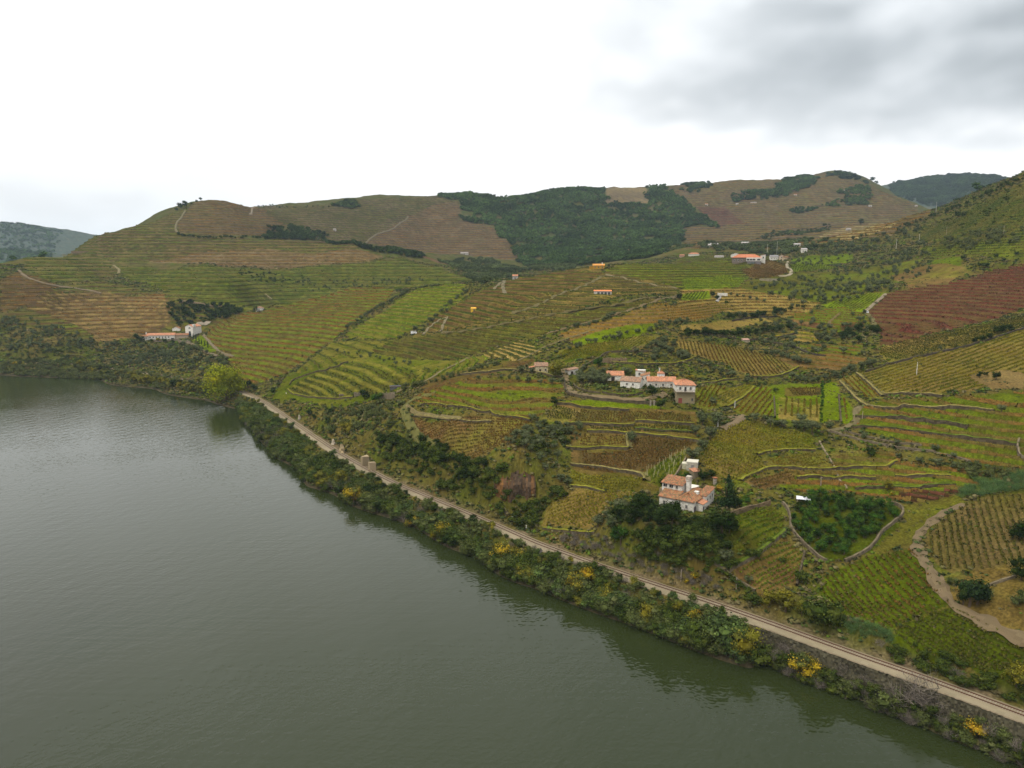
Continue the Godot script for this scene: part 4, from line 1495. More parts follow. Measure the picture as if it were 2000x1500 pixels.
func make_walls() -> void:
	M.earth_plain = plain(Color.WHITE, 0.95)
	M.earth_plain.specular_mode = BaseMaterial3D.SPECULAR_DISABLED
	var lime := Color(0.135, 0.130, 0.020)
	var green := Color(0.070, 0.092, 0.014)
	var straw := Color(0.165, 0.140, 0.050)
	var none := Color(0, 0, 0, 0)
	var pale := Color(0.235, 0.200, 0.135)
	terrace_wall("stone terrace wall under the bright green strip by the white farm", [1086, 790, 1112, 791, 1140, 797, 1180, 800, 1228, 803], 1.6, lime)
	terrace_wall("terrace wall with lime grass edge below the dark terrace", [1106, 829, 1150, 830, 1239, 832], 1.7, lime)
	terrace_wall("terrace wall edge left of the lone round olive, upper step", [1241, 825, 1300, 828, 1356, 831], 1.6, lime)
	terrace_wall("narrow grassy wall above the square terrace", [1146, 844, 1190, 845, 1228, 849], 1.4, lime)
	terrace_wall("grassy wall stepping right towards the olive trees", [1240, 839, 1290, 843, 1352, 845], 1.2, green)
	terrace_wall("long lime edged wall above the dark brown vineyard", [1236, 848, 1290, 854, 1366, 863], 1.5, lime)
	terrace_wall("straw edged wall below the square terrace", [1105, 875, 1170, 876, 1228, 878], 1.5, lime)
	terrace_wall("short upright wall end beside the lone round olive", [1223, 852, 1224, 864, 1226, 877], 1.5, straw)
	terrace_wall("pale wall along the foot of the dark brown vineyard", [1114, 909, 1160, 914, 1210, 922, 1253, 931, 1256, 940], 1.5, straw)
	terrace_wall("low wall crossing the yellow shrub terrace", [1114, 950, 1150, 954, 1182, 962], 1.0, lime)
	terrace_wall("stone wall holding up the farm road", [1102, 744, 1108, 768, 1130, 776, 1170, 782, 1220, 787, 1265, 789, 1298, 790], 1.8, none)
	terrace_wall("dark stone wall above the bend of the farm road", [1120, 752, 1130, 760, 1150, 766, 1172, 769], 1.2, none)
	terrace_wall("wall under the farm garden", [1176, 767, 1200, 772, 1235, 773, 1255, 769], 1.4, green)
	terrace_wall("grass edged wall across the upper brown spur", [820, 790, 870, 794, 930, 803, 962, 807], 1.3, lime)
	terrace_wall("curved wall in the middle of the brown spur", [957, 803, 968, 812, 1000, 816, 1036, 823], 1.4, lime)
	terrace_wall("wall dividing upper and lower brown spur", [806, 813, 850, 817, 900, 822, 960, 825], 1.2, straw)
	terrace_wall("rough wall at the top of the brown spur", [892, 735, 940, 729, 1000, 724, 1060, 731, 1098, 738], 1.5, straw)
	terrace_wall("curved pale wall on the left of the walled orchard", [1528, 984, 1538, 996, 1543, 1012, 1544, 1030, 1556, 1048, 1570, 1064, 1584, 1077, 1602, 1092, 1616, 1099], 1.4, none, pale * 0.85, "orchard_wall")
	terrace_wall("curved pale wall on the right of the walled orchard", [1740, 984, 1756, 989, 1764, 1000, 1757, 1013, 1738, 1028, 1722, 1041, 1712, 1057, 1694, 1076, 1672, 1088, 1650, 1098], 1.4, none, pale * 0.85, "orchard_wall")
	terrace_wall("tall brown wall behind the near vineyard", [1424, 1010, 1450, 1001, 1478, 993, 1504, 986], 2.2, none, Color(0.19, 0.145, 0.085))
	terrace_wall("diagonal grey wall between two near vineyards", [1424, 1117, 1450, 1101, 1480, 1084, 1508, 1062, 1534, 1040], 1.5, green, pale * 0.8)
	terrace_wall("upright grassy wall right of the purple vineyard", [1572, 1080, 1566, 1105, 1560, 1130, 1556, 1146], 1.3, lime)
	terrace_wall("stone edge along the foot of the purple vineyard", [1389, 1092, 1410, 1110, 1428, 1126, 1450, 1142, 1475, 1156], 1.2, none, pale * 0.9)
	terrace_wall("wall below the fan vineyard terraces, top one", [1726, 773, 1760, 771, 1800, 773, 1840, 776], 1.7, straw)
	terrace_wall("dark wall with grass edge in the banded terraces, second", [1706, 798, 1760, 797, 1830, 800, 1940, 806], 1.9, straw)
	terrace_wall("dark wall in the banded terraces, third", [1670, 817, 1740, 818, 1814, 824, 1890, 837], 1.9, green)
	terrace_wall("grassy wall in the banded terraces, fourth", [1665, 836, 1740, 840, 1820, 850, 1900, 860, 1990, 872], 1.8, green)
	terrace_wall("long pale stone wall running right from the olive row", [1622, 844, 1650, 852, 1685, 862, 1735, 872, 1790, 880, 1840, 889, 1895, 904], 1.2, none, pale * 0.9)
	terrace_wall("upper pale stone wall along the right lane", [1640, 840, 1680, 852, 1740, 864, 1800, 871], 1.0, none, pale * 0.8)
	terrace_wall("thin white drain wall running down the brown terraces", [1600, 862, 1609, 878, 1620, 896, 1630, 914, 1638, 934, 1654, 956], 0.5, none, pale * 1.25)
	terrace_wall("grassy ledge through the golden vineyard", [1480, 890, 1505, 883, 1550, 880, 1592, 881], 1.2, lime)
	terrace_wall("grassy ledge below the golden vineyard", [1448, 942, 1480, 925, 1512, 916, 1560, 917, 1640, 916, 1718, 915, 1752, 904], 1.4, lime)
	terrace_wall("grass edged ledge of the lower brown terraces, left", [1556, 936, 1620, 936, 1710, 936], 1.3, lime)
	terrace_wall("grass edged ledge of the lower brown terraces, right", [1748, 932, 1800, 931, 1856, 932], 1.3, lime)
	terrace_wall("grass edged ledge above the dark plot", [1670, 957, 1740, 954, 1800, 953, 1866, 949], 1.3, green)
	terrace_wall("low wall along the foot of the yellow field", [1060, 1033, 1085, 1037, 1110, 1039, 1162, 1041], 1.0, lime)
	terrace_wall("diagonal wall left of the yellow field", [976, 988, 985, 998, 992, 1008], 1.6, none, pale)
	terrace_wall("stone wall climbing behind the stone ruin", [1134, 722, 1150, 712, 1170, 701, 1188, 690, 1230, 688, 1268, 688], 1.6, none)
	terrace_wall("terrace wall under the olive trees behind the white farm", [1180, 709, 1220, 711, 1262, 713, 1310, 713, 1335, 708, 1352, 703], 1.6, lime)
	terrace_wall("sunken lane wall between the olive trees", [1300, 660, 1296, 670, 1284, 682, 1270, 688], 1.2, straw)
	terrace_wall("dark wall under the middle olive hedge", [1340, 651, 1400, 657, 1450, 665, 1520, 660, 1555, 652], 1.5, none, Color(0.085, 0.065, 0.05))
	terrace_wall("dark wall below the round olive trees", [1430, 628, 1470, 621, 1520, 619], 1.4, none, Color(0.08, 0.06, 0.05))
	terrace_wall("wall falling right from the wide tan vineyard", [1500, 668, 1540, 676, 1580, 690, 1612, 696], 1.2, none, Color(0.09, 0.075, 0.06))
	terrace_wall("long dark wall above the fan vineyard", [1690, 727, 1740, 712, 1800, 697, 1870, 682, 1930, 665, 2000, 642], 1.4, none, Color(0.09, 0.075, 0.055))
	terrace_wall("wall along the foot of the wide tan vineyard", [1470, 737, 1510, 737, 1540, 729, 1560, 718], 1.3, lime)
	terrace_wall("left edge wall of the fan vineyard", [1672, 730, 1690, 744, 1706, 760, 1722, 775], 1.2, straw)
	terrace_wall("second sloping wall beside the stepped vineyard", [1640, 746, 1656, 764, 1676, 784, 1694, 796], 1.2, straw)
	terrace_wall("upright pale wall between green garden vineyards", [1638, 772, 1640, 798, 1643, 826], 1.0, straw)
	terrace_wall("wall on the left edge of the garden vineyard", [1512, 776, 1513, 796, 1514, 816], 1.2, straw)
	terrace_wall("sloping wall between the slanting vineyards", [1420, 796, 1440, 784, 1460, 770, 1473, 757], 1.0, lime)
	terrace_wall("grassy wall above the small vineyards", [1360, 752, 1400, 747, 1440, 741], 1.2, lime)
	terrace_wall("curved stone wall at the right picture edge", [1990, 862, 1986, 876, 1990, 892, 2004, 906], 2.0, none, pale * 0.9)
	terrace_wall("low wall in the near tan slope", [1920, 1150, 1950, 1138, 1985, 1126], 0.9, none, pale * 0.9)
	terrace_wall("pale garden wall left of the red roofed house", [1310, 946, 1322, 928, 1334, 908, 1340, 898], 1.7, straw, pale)
	terrace_wall("curved terrace edge at the tip of the green spur", [566, 752, 575, 742, 600, 733, 640, 722, 680, 708], 1.5, STRAW)
	terrace_wall("stone edged terrace round the foot of the green spur", [562, 762, 572, 770, 600, 776, 645, 779, 690, 777], 1.4, lime)
	terrace_wall("dark terrace line high on the spur", [1105, 612, 1150, 606, 1220, 596], 1.2, none, DARK)


# ------------------------------------------------------------------ houses
const WHITE := Color(0.72, 0.70, 0.66)
var ROOF_RED := [Color(0.40, 0.175, 0.090), Color(0.32, 0.145, 0.080), Color(0.27, 0.140, 0.085)]
var ROOF_OLD := [Color(0.235, 0.105, 0.052), Color(0.16, 0.080, 0.046), Color(0.20, 0.125, 0.060), Color(0.27, 0.110, 0.050), Color(0.12, 0.085, 0.045)]
var ROOF_BROWN := [Color(0.22, 0.13, 0.085), Color(0.17, 0.115, 0.08), Color(0.25, 0.15, 0.09)]


func roof_slope(st: SurfaceTool, e0: Vector3, e1: Vector3, r1: Vector3, r0: Vector3, tiles: Array, r: RandomNumberGenerator, rib := 0.45) -> void:
	var n := (r1 - e0).cross(e1 - e0)
	n = n.normalized()
	if n.y < 0.0:
		n = -n
	var cols := maxi(2, int(e0.distance_to(e1) / rib))
	var rows := maxi(2, int(((r0 + r1) * 0.5).distance_to((e0 + e1) * 0.5) / 0.55))
	for j in rows:
		var v0 := float(j) / rows
		var v1 := float(j + 1) / rows
		for i in cols:
			var u0 := float(i) / cols
			var um := (i + 0.5) / cols
			var u1 := float(i + 1) / cols
			var lift := n * 0.09
			var drop := n * 0.03
			var a := e0.lerp(e1, u0).lerp(r0.lerp(r1, u0), v0)
			var b := e0.lerp(e1, u0).lerp(r0.lerp(r1, u0), v1)
			var m0 := e0.lerp(e1, um).lerp(r0.lerp(r1, um), v0) + lift
			var m1 := e0.lerp(e1, um).lerp(r0.lerp(r1, um), v1) + lift - drop
			var c := e0.lerp(e1, u1).lerp(r0.lerp(r1, u1), v0)
			var d := e0.lerp(e1, u1).lerp(r0.lerp(r1, u1), v1)
			var tone: Color = tiles[r.randi() % tiles.size()] * r.randf_range(0.78, 1.22)
			quad(st, a, b, m1, m0, tone)
			quad(st, m0, m1, d, c, tone)
	# the underside and the eave's edge
	var down := Vector3(0, -0.14, 0)
	quad(st, e0 + down, e1 + down, r1 + down, r0 + down, Color(0.12, 0.085, 0.06))
	quad(st, e0, e1, e1 + down, e0 + down, Color(0.20, 0.10, 0.06))
	quad(st, e0, e0 + down, r0 + down, r0, Color(0.20, 0.10, 0.06))
	quad(st, e1 + down, e1, r1, r1 + down, Color(0.20, 0.10, 0.06))


func block(parent: Node3D, x0: float, x1: float, z0: float, z1: float, y0: float, y1: float, kind: String, rise: float, wall_col: Color, tiles: Array, over := 0.4, mat: Material = null) -> MeshInstance3D:
	var st := begin()
	var r := RandomNumberGenerator.new()
	r.seed = int(absf(x0 * 31 + z0 * 17 + y1 * 7)) + 3
	box(st, Vector3(x0, y0, z0), Vector3(x1, y1, z1), wall_col)
	var xm := (x0 + x1) * 0.5
	var zm := (z0 + z1) * 0.5
	var rt := begin()
	var X0 := x0 - over
	var X1 := x1 + over
	var Z0 := z0 - over
	var Z1 := z1 + over
	var y := y1 + 0.16
	var t := y1 + rise
	if kind == "gable_x":
		quad(st, Vector3(x1, y1, z1), Vector3(x1, t - 0.1, zm), Vector3(x1, t - 0.1, zm), Vector3(x1, y1, z0), wall_col)
		quad(st, Vector3(x0, y1, z0), Vector3(x0, t - 0.1, zm), Vector3(x0, t - 0.1, zm), Vector3(x0, y1, z1), wall_col)
		roof_slope(rt, Vector3(X0, y, Z1), Vector3(X1, y, Z1), Vector3(X1, t, zm), Vector3(X0, t, zm), tiles, r)
		roof_slope(rt, Vector3(X1, y, Z0), Vector3(X0, y, Z0), Vector3(X0, t, zm), Vector3(X1, t, zm), tiles, r)
	elif kind == "gable_z":
		quad(st, Vector3(x0, y1, z1), Vector3(xm, t - 0.1, z1), Vector3(xm, t - 0.1, z1), Vector3(x1, y1, z1), wall_col)
		quad(st, Vector3(x1, y1, z0), Vector3(xm, t - 0.1, z0), Vector3(xm, t - 0.1, z0), Vector3(x0, y1, z0), wall_col)
		roof_slope(rt, Vector3(X1, y, Z1), Vector3(X1, y, Z0), Vector3(xm, t, Z0), Vector3(xm, t, Z1), tiles, r)
		roof_slope(rt, Vector3(X0, y, Z0), Vector3(X0, y, Z1), Vector3(xm, t, Z1), Vector3(xm, t, Z0), tiles, r)
	elif kind == "hip_x":
		var in_x := minf((z1 - z0) * 0.5, (x1 - x0) * 0.48)
		var a := Vector3(x0 + in_x, t, zm)
		var b := Vector3(x1 - in_x, t, zm)
		roof_slope(rt, Vector3(X0, y, Z1), Vector3(X1, y, Z1), b, a, tiles, r)
		roof_slope(rt, Vector3(X1, y, Z0), Vector3(X0, y, Z0), a, b, tiles, r)
		roof_slope(rt, Vector3(X0, y, Z0), Vector3(X0, y, Z1), a, a, tiles, r)
		roof_slope(rt, Vector3(X1, y, Z1), Vector3(X1, y, Z0), b, b, tiles, r)
	elif kind == "shed_front":                   # low edge at +z
		quad(st, Vector3(x1, y1, z1), Vector3(x1, t - 0.1, z0), Vector3(x1, t - 0.1, z0), Vector3(x1, y1, z0), wall_col)
		quad(st, Vector3(x0, y1, z0), Vector3(x0, t - 0.1, z0), Vector3(x0, t - 0.1, z0), Vector3(x0, y1, z1), wall_col)
		quad(st, Vector3(x1, y1, z0), Vector3(x1, t - 0.1, z0), Vector3(x0, t - 0.1, z0), Vector3(x0, y1, z0), wall_col)
		roof_slope(rt, Vector3(X0, y, Z1), Vector3(X1, y, Z1), Vector3(X1, t, Z0), Vector3(X0, t, Z0), tiles, r)
	elif kind == "shed_left":                    # low edge at -x
		quad(st, Vector3(x0, y1, z1), Vector3(x1, t - 0.1, z1), Vector3(x1, t - 0.1, z1), Vector3(x1, y1, z1), wall_col)
		quad(st, Vector3(x1, y1, z0), Vector3(x1, t - 0.1, z0), Vector3(x1, t - 0.1, z0), Vector3(x0, y1, z0), wall_col)
		quad(st, Vector3(x1, y1, z1), Vector3(x1, t - 0.1, z1), Vector3(x1, t - 0.1, z0), Vector3(x1, y1, z0), wall_col)
		roof_slope(rt, Vector3(X0, y, Z0), Vector3(X0, y, Z1), Vector3(X1, t, Z1), Vector3(X1, t, Z0), tiles, r)
	elif kind == "flat":
		box(rt, Vector3(x0 - 0.1, y1 + 0.003, z0 - 0.1), Vector3(x1 + 0.1, y1 + 0.35, z1 + 0.1), tiles[0])
	part("wall", st.commit(), mat if mat else M.plaster, parent)
	if kind == "":
		return null
	return part("roof", rt.commit(), M.tile, parent)


func opening(parent: Node3D, called: String, at: Vector3, face: float, w: float, h: float, frame := Color(0.62, 0.60, 0.56), fill := Color(0.03, 0.03, 0.032)) -> void:
	# a frame that stands proud of the wall, with the pane or door leaf set back in it
	var st := begin()
	var t := minf(0.14, w * 0.14)
	box(st, Vector3(-w / 2 - t, 0, -0.05), Vector3(-w / 2, h, 0.10), frame)
	box(st, Vector3(w / 2, 0, -0.05), Vector3(w / 2 + t, h, 0.10), frame)
	box(st, Vector3(-w / 2 - t, h, -0.05), Vector3(w / 2 + t, h + t, 0.10), frame)
	box(st, Vector3(-w / 2 - t * 1.4, -0.10, -0.05), Vector3(w / 2 + t * 1.4, 0, 0.16), frame * 0.9)
	if called == "window" and w > 0.7:
		box(st, Vector3(-0.03, 0, -0.02), Vector3(0.03, h, 0.06), frame)
	var o := part(called, st.commit(), M.plaster, parent, at)
	o.rotation.y = face
	var leaf_st := begin()
	box(leaf_st, Vector3(-w / 2, 0, -0.04), Vector3(w / 2, h, 0.025), fill)
	part("pane" if called == "window" else "door_leaf", leaf_st.commit(), M.pane if called == "window" else M.wood, o)


func chimney(roof: Node3D, at: Vector3, w: float, h: float, col := WHITE, cap := Color(0.30, 0.16, 0.09)) -> void:
	var st := begin()
	box(st, at + Vector3(-w / 2, -1.2, -w / 2), at + Vector3(w / 2, h, w / 2), col)
	box(st, at + Vector3(-w * 0.65, h, -w * 0.65), at + Vector3(w * 0.65, h + 0.18, w * 0.65), col * 0.9)
	box(st, at + Vector3(-w * 0.4, h + 0.18, -w * 0.4), at + Vector3(w * 0.4, h + 0.5, w * 0.4), cap)
	part("chimney", st.commit(), M.plaster, roof)


func make_buildings() -> void:
	M.pane = plain(Color.WHITE, 0.2)
	front_house()
	white_farm()
	farmhouse_and_ruins()
	riverside_manor()
	winery_village()
	lone_huts()


func front_house() -> void:
	var at := spot(1354, 1001)
	var o := thing("farmhouse", "white farmhouse with weathered orange roofs above the railway", "house", at, deg_to_rad(53))
	var old := ROOF_OLD
	# the long wing, its low eave to the river
	var r1 := block(o, 0, 14.5, -6.6, 0, -2.5, 3.6, "hip_x", 2.3, WHITE * 0.93, old, 0.5)
	block(o, 0, 5.2, -13.2, -6.62, -2.5, 3.5, "shed_left", 1.8, WHITE * 0.9, old, 0.45)
	# the higher back wing with open gallery
	block(o, 5.22, 10.8, -14.6, -6.9, -1.0, 7.1, "shed_left", 1.7, WHITE, old, 0.5)
	for z in [-13.4, -11.0]:
		opening(o, "window", Vector3(5.2, 5.75, z), -PI / 2, 1.5, 1.15, WHITE, Color(0.015, 0.015, 0.016))
	opening(o, "window", Vector3(5.2, 5.7, -8.8), -PI / 2, 0.8, 1.2, WHITE, Color(0.02, 0.02, 0.02))
	chimney(r1, Vector3(8.4, 5.4, -5.6), 1.5, 3.4)
	var st := begin()
	box(st, Vector3(7.55, 9.0, -6.45), Vector3(9.25, 10.4, -4.75), Color(0.55, 0.50, 0.44))
	for k in 3:
		box(st, Vector3(7.45, 9.2 + k * 0.42, -6.55), Vector3(9.35, 9.32 + k * 0.42, -4.65), Color(0.42, 0.36, 0.30))
	part("chimney_crown", st.commit(), M.plaster, r1)
	# dormer
	st = begin()
	box(st, Vector3(6.2, 4.0, -2.6), Vector3(7.7, 5.7, -1.1), WHITE)
	part("dormer", st.commit(), M.plaster, o)
	# the stepped white front on the right
	block(o, 2.6, 7.0, -0.8, 2.3, -2.5, 2.6, "shed_front", 1.0, WHITE, ROOF_RED, 0.3)
	block(o, 7.2, 15.2, -1.4, 1.6, -3.0, 4.3, "shed_left", 1.6, WHITE, ROOF_OLD, 0.35)
	for q in [[8.6, 1.9], [11.2, 2.3], [13.4, 2.6], [8.8, -0.9], [11.4, -0.7], [13.6, -0.7]]:
		opening(o, "window", Vector3(q[0], q[1], 1.62), 0, 0.8, 1.3)
	opening(o, "door", Vector3(1.2, -0.6, 0.02), 0, 1.6, 2.4, Color(0.40, 0.36, 0.33), Color(0.06, 0.05, 0.055))
	opening(o, "door", Vector3(3.6, -0.6, 2.32), 0, 1.1, 2.3, Color(0.45, 0.42, 0.40), Color(0.05, 0.045, 0.05))
	opening(o, "window", Vector3(5.6, 0.2, 2.32), 0, 0.8, 1.2)
	for z in [-2.6, -5.4, -8.4, -11.2]:
		opening(o, "window", Vector3(-0.02, 0.9, z), -PI / 2, 0.8, 1.3)
	# flat terrace behind
	block(o, 14.6, 20.5, -12.0, -6.5, -1.0, 3.2, "flat", 0.2, WHITE * 0.9, [Color(0.50, 0.47, 0.40)], 0.2)
	st = begin()
	box(st, Vector3(9.0, -1.0, -17.5), Vector3(13.5, 3.4, -14.8), Color(0.33, 0.28, 0.18))
	part("garden_wall", st.commit(), M.stone, o)
	# the pale tank house behind and the ruin with a scrap of roof
	at = spot(1353, 916)
	o = thing("water_tank", "pale concrete tank house standing behind the farmhouse", "tank", at, deg_to_rad(-20))
	block(o, -2.4, 1.9, -3.0, 1.2, -1.0, 2.9, "flat", 0.2, Color(0.42, 0.40, 0.34), [Color(0.45, 0.42, 0.34)], 0.1)
	block(o, -4.2, -2.42, -2.0, 0.8, -1.0, 1.9, "flat", 0.2, Color(0.45, 0.43, 0.30), [Color(0.42, 0.40, 0.30)], 0.1)
	opening(o, "door", Vector3(0.0, 0.0, 1.22), 0, 1.0, 2.0, Color(0.36, 0.34, 0.30), Color(0.16, 0.15, 0.14))
	at = spot(1357, 929)
	o = thing("garden_shed", "small roofed shed with orange tiles behind the farmhouse", "shed", at, deg_to_rad(25))
	block(o, -1.6, 1.6, -1.4, 1.2, -1.0, 2.0, "shed_front", 0.8, Color(0.30, 0.26, 0.18), ROOF_RED, 0.3, M.stone)
	at = spot(1396, 946)
	o = thing("garden_pillar", "brick gate pillar with tiled cap beside the cedar", "pillar", at, 0.3)
	var p := begin()
	box(p, Vector3(-0.5, -0.5, -0.5), Vector3(0.5, 2.6, 0.5), Color(0.40, 0.35, 0.30))
	box(p, Vector3(-0.8, 2.6, -0.8), Vector3(0.8, 2.85, 0.8), Color(0.33, 0.14, 0.07))
	part("shaft", p.commit(), M.plaster, o)
	# the white lean-to by the orchard
	at = spot(1568, 982)
	o = thing("garden_shelter", "white sheeted shelter at the top of the orchard", "shelter", at, deg_to_rad(-15))
	p = begin()
	for q in [[-2.2, 1.6], [2.2, 1.6], [-2.2, -1.6], [2.2, -1.6]]:
		p = begin()
		tube(p, Vector3(q[0], -0.4, q[1]), Vector3(q[0], 1.9, q[1]), 0.07, 0.07, Color(0.3, 0.25, 0.2))
		part("post", p.commit(), M.wood, o)
	p = begin()
	quad(p, Vector3(-2.5, 1.8, 1.8), Vector3(-2.4, 2.6, 0.0), Vector3(0.4, 2.4, 0.1), Vector3(0.2, 1.8, 1.7), Color(0.5, 0.5, 0.52))
	quad(p, Vector3(0.25, 1.7, 1.7), Vector3(0.45, 2.5, 0.1), Vector3(2.5, 2.3, 0.0), Vector3(2.4, 1.6, 1.8), Color(0.42, 0.42, 0.45))
	quad(p, Vector3(-2.4, 2.6, 0.0), Vector3(-2.5, 1.9, -1.8), Vector3(2.5, 1.8, -1.8), Vector3(2.5, 2.3, 0.0), Color(0.45, 0.45, 0.47))
	part("sheet", p.commit(), M.wood, o)


func white_farm() -> void:
	var o := thing("barn", "low white barn with dark doorway, leftmost of the farm", "barn", spot(1202, 744), deg_to_rad(-4))
	block(o, -4.6, 4.6, -6.5, 0, -2.0, 3.0, "gable_x", 2.3, WHITE, ROOF_RED, 0.35)
	opening(o, "door", Vector3(-1.4, 0, 0.02), 0, 1.7, 2.5, Color(0.35, 0.28, 0.2), Color(0.03, 0.022, 0.018))
	opening(o, "window", Vector3(3.3, 1.2, 0.02), 0, 0.7, 0.8)
	o = thing("barn", "white barn with brown roof and two small windows", "barn", spot(1231, 758), deg_to_rad(-26))
	block(o, -5.6, 5.2, -6.6, 0, -2.0, 3.5, "gable_x", 2.4, WHITE, ROOF_BROWN, 0.35)
	opening(o, "window", Vector3(-1.9, 1.8, 0.02), 0, 0.8, 0.8, Color(0.45, 0.42, 0.4))
	opening(o, "window", Vector3(1.4, 1.8, 0.02), 0, 0.8, 0.8, Color(0.45, 0.42, 0.4))
	o = thing("farm_building", "tall narrow white gabled house in the middle of the farm", "house", spot(1261, 753), deg_to_rad(-8))
	block(o, -2.6, 2.1, -7.0, 0, -2.0, 5.0, "shed_left", 1.7, WHITE, ROOF_OLD, 0.3)
	opening(o, "window", Vector3(0.3, 3.7, 0.02), 0, 1.0, 0.9)
	opening(o, "window", Vector3(0.5, 1.2, 0.02), 0, 0.8, 0.8)
	o = thing("farm_building", "small white back house with orange lean roof on the farm", "house", spot(1250, 741), deg_to_rad(-14))
	block(o, -2.6, 2.8, -4.5, 0, -2.0, 5.2, "shed_left", -0.9, WHITE, ROOF_RED, 0.3)
	opening(o, "window", Vector3(-0.4, 2.4, 0.02), 0, 1.0, 1.4)
	# the long house with a pergola
	o = thing("farm_building", "long low white farm wing with broken pergola in front", "house", spot(1294, 757), deg_to_rad(-4))
	block(o, -8.0, 7.0, -6.5, 0, -2.0, 3.2, "gable_x", 2.4, WHITE * 0.95, ROOF_RED, 0.35)
	for x in [-6.6, -3.4, 0.2, 4.6]:
		opening(o, "window", Vector3(x, 1.0, 0.02), 0, 0.9, 1.0)
	opening(o, "door", Vector3(6.0, 0, 0.02), 0, 1.0, 2.1, Color(0.4, 0.35, 0.3), Color(0.06, 0.03, 0.02))
	var st := begin()
	for x in [-5.8, -2.4, 1.2, 4.6]:
		tube(st, Vector3(x, -0.5, 2.6), Vector3(x, 2.6, 2.6), 0.10, 0.08, Color(0.22, 0.15, 0.09))
	for x in 12:
		tube(st, Vector3(-5.8 + x * 0.95, 2.75, 0.1), Vector3(-5.8 + x * 0.95, 2.62, 2.9), 0.05, 0.05, Color(0.20, 0.12, 0.08))
	tube(st, Vector3(-6.0, 2.66, 2.6), Vector3(5.0, 2.66, 2.6), 0.07, 0.07, Color(0.2, 0.12, 0.08))
	part("pergola", st.commit(), M.wood, o)
	# the square turret with blue tile work
	o = thing("farm_turret", "square white turret with blue tile letters on its front", "tower", spot(1291, 755), deg_to_rad(-4))
	block(o, -1.75, 1.75, -4.0, -0.35, 2.0, 7.0, "hip_x", 1.5, WHITE * 1.03, ROOF_RED, 0.2)
	chimney(o, Vector3(-0.8, 8.6, -2.2), 0.6, 1.2)
	st = begin()
	var r := RandomNumberGenerator.new()
	r.seed = 4
	for row in 3:
		var x := -1.05
		while x < 1.05:
			var w := r.randf_range(0.12, 0.30)
			box(st, Vector3(x, 3.9 + row * 0.62, -0.36), Vector3(x + w, 4.3 + row * 0.62, -0.32), Color(0.20, 0.30, 0.62))
			x += w + r.randf_range(0.10, 0.2)
	for x in [-1.3, -0.7, -0.1, 0.5, 1.1]:
		box(st, Vector3(x, 6.15, -0.36), Vector3(x + 0.22, 6.4, -0.32), Color(0.25, 0.33, 0.58))
	part("blue_tiles", st.commit(), M.wood, o).set_meta("kind", "stuff")
	# the tall house on its stone base
	o = thing("farm_building", "two storey white house with orange roof on tall stone base", "house", spot(1338, 788), deg_to_rad(-6))
	block(o, -4.3, 4.6, -11.0, 0, -1.5, 5.9, "", 0, Color(0.36, 0.31, 0.19), [], 0, M.stone)
	block(o, -4.7, 4.7, -12.0, 0.05, 5.9, 9.0, "hip_x", 2.5, WHITE * 1.02, ROOF_RED, 0.4)
	opening(o, "door", Vector3(-2.4, 0, 0.02), 0, 1.9, 2.7, Color(0.30, 0.26, 0.18), Color(0.16, 0.045, 0.035))
	opening(o, "window", Vector3(3.4, 1.4, 0.02), 0, 0.8, 1.2, Color(0.25, 0.22, 0.16))
	opening(o, "window", Vector3(-2.6, 6.9, 0.07), 0, 0.9, 1.4)
	opening(o, "window", Vector3(2.4, 6.9, 0.07), 0, 0.9, 1.4)
	opening(o, "door", Vector3(-0.1, 6.1, 0.07), 0, 0.9, 2.2, Color(0.45, 0.42, 0.4), Color(0.03, 0.03, 0.03))
	st = begin()
	box(st, Vector3(-4.5, 5.75, 0.06), Vector3(4.6, 5.95, 1.25), Color(0.42, 0.37, 0.28))
	for x in 14:
		box(st, Vector3(-4.4 + x * 0.68, 5.95, 1.12), Vector3(-4.33 + x * 0.68, 6.85, 1.18), Color(0.3, 0.27, 0.23))
	box(st, Vector3(-4.45, 6.85, 1.10), Vector3(4.55, 6.92, 1.20), Color(0.3, 0.27, 0.23))
	part("balcony", st.commit(), M.stone, o)
	o = thing("gate_pillars", "pair of pale stone gate posts below the farm", "gate", spot(1274, 792))
	for x in [-0.9, 0.9]:
		st = begin()
		box(st, Vector3(x - 0.35, -0.5, -0.35), Vector3(x + 0.35, 2.2, 0.35), Color(0.40, 0.37, 0.30))
		box(st, Vector3(x - 0.45, 2.2, -0.45), Vector3(x + 0.45, 2.4, 0.45), Color(0.46, 0.43, 0.35))
		part("post", st.commit(), M.stone, o)


func ruin(called: String, label: String, at: Vector3, turn: float, w: float, d: float, h: float, col: Color) -> Node3D:
	var o := thing(called, label, "ruin", at, turn)
	var st := begin()
	var r := RandomNumberGenerator.new()
	r.seed = int(absf(at.x) * 10)
	var t := 0.6
	for s in [[-w / 2, w / 2, -t, 0.0, 1], [-w / 2, w / 2, -d, -d + t, 1], [-w / 2, -w / 2 + t, -d, 0.0, 0], [w / 2 - t, w / 2, -d, 0.0, 0]]:
		var n := int((s[1] - s[0] if s[4] == 1 else s[3] - s[2]) / 0.8)
		for k in n:
			var hh := h * r.randf_range(0.75, 1.05)
			var f0 := float(k) / n
			var f1 := float(k + 1) / n
			if s[4] == 1:
				box(st, Vector3(lerpf(s[0], s[1], f0), -1.0, s[2]), Vector3(lerpf(s[0], s[1], f1), hh, s[3]), col * r.randf_range(0.8, 1.15))
			else:
				box(st, Vector3(s[0] + 0.01, -1.0, lerpf(s[2], s[3], f0) + 0.01), Vector3(s[1] - 0.01, hh - 0.05, lerpf(s[2], s[3], f1) - 0.01), col * r.randf_range(0.8, 1.15))
	part("wall", st.commit(), M.stone, o)
	return o


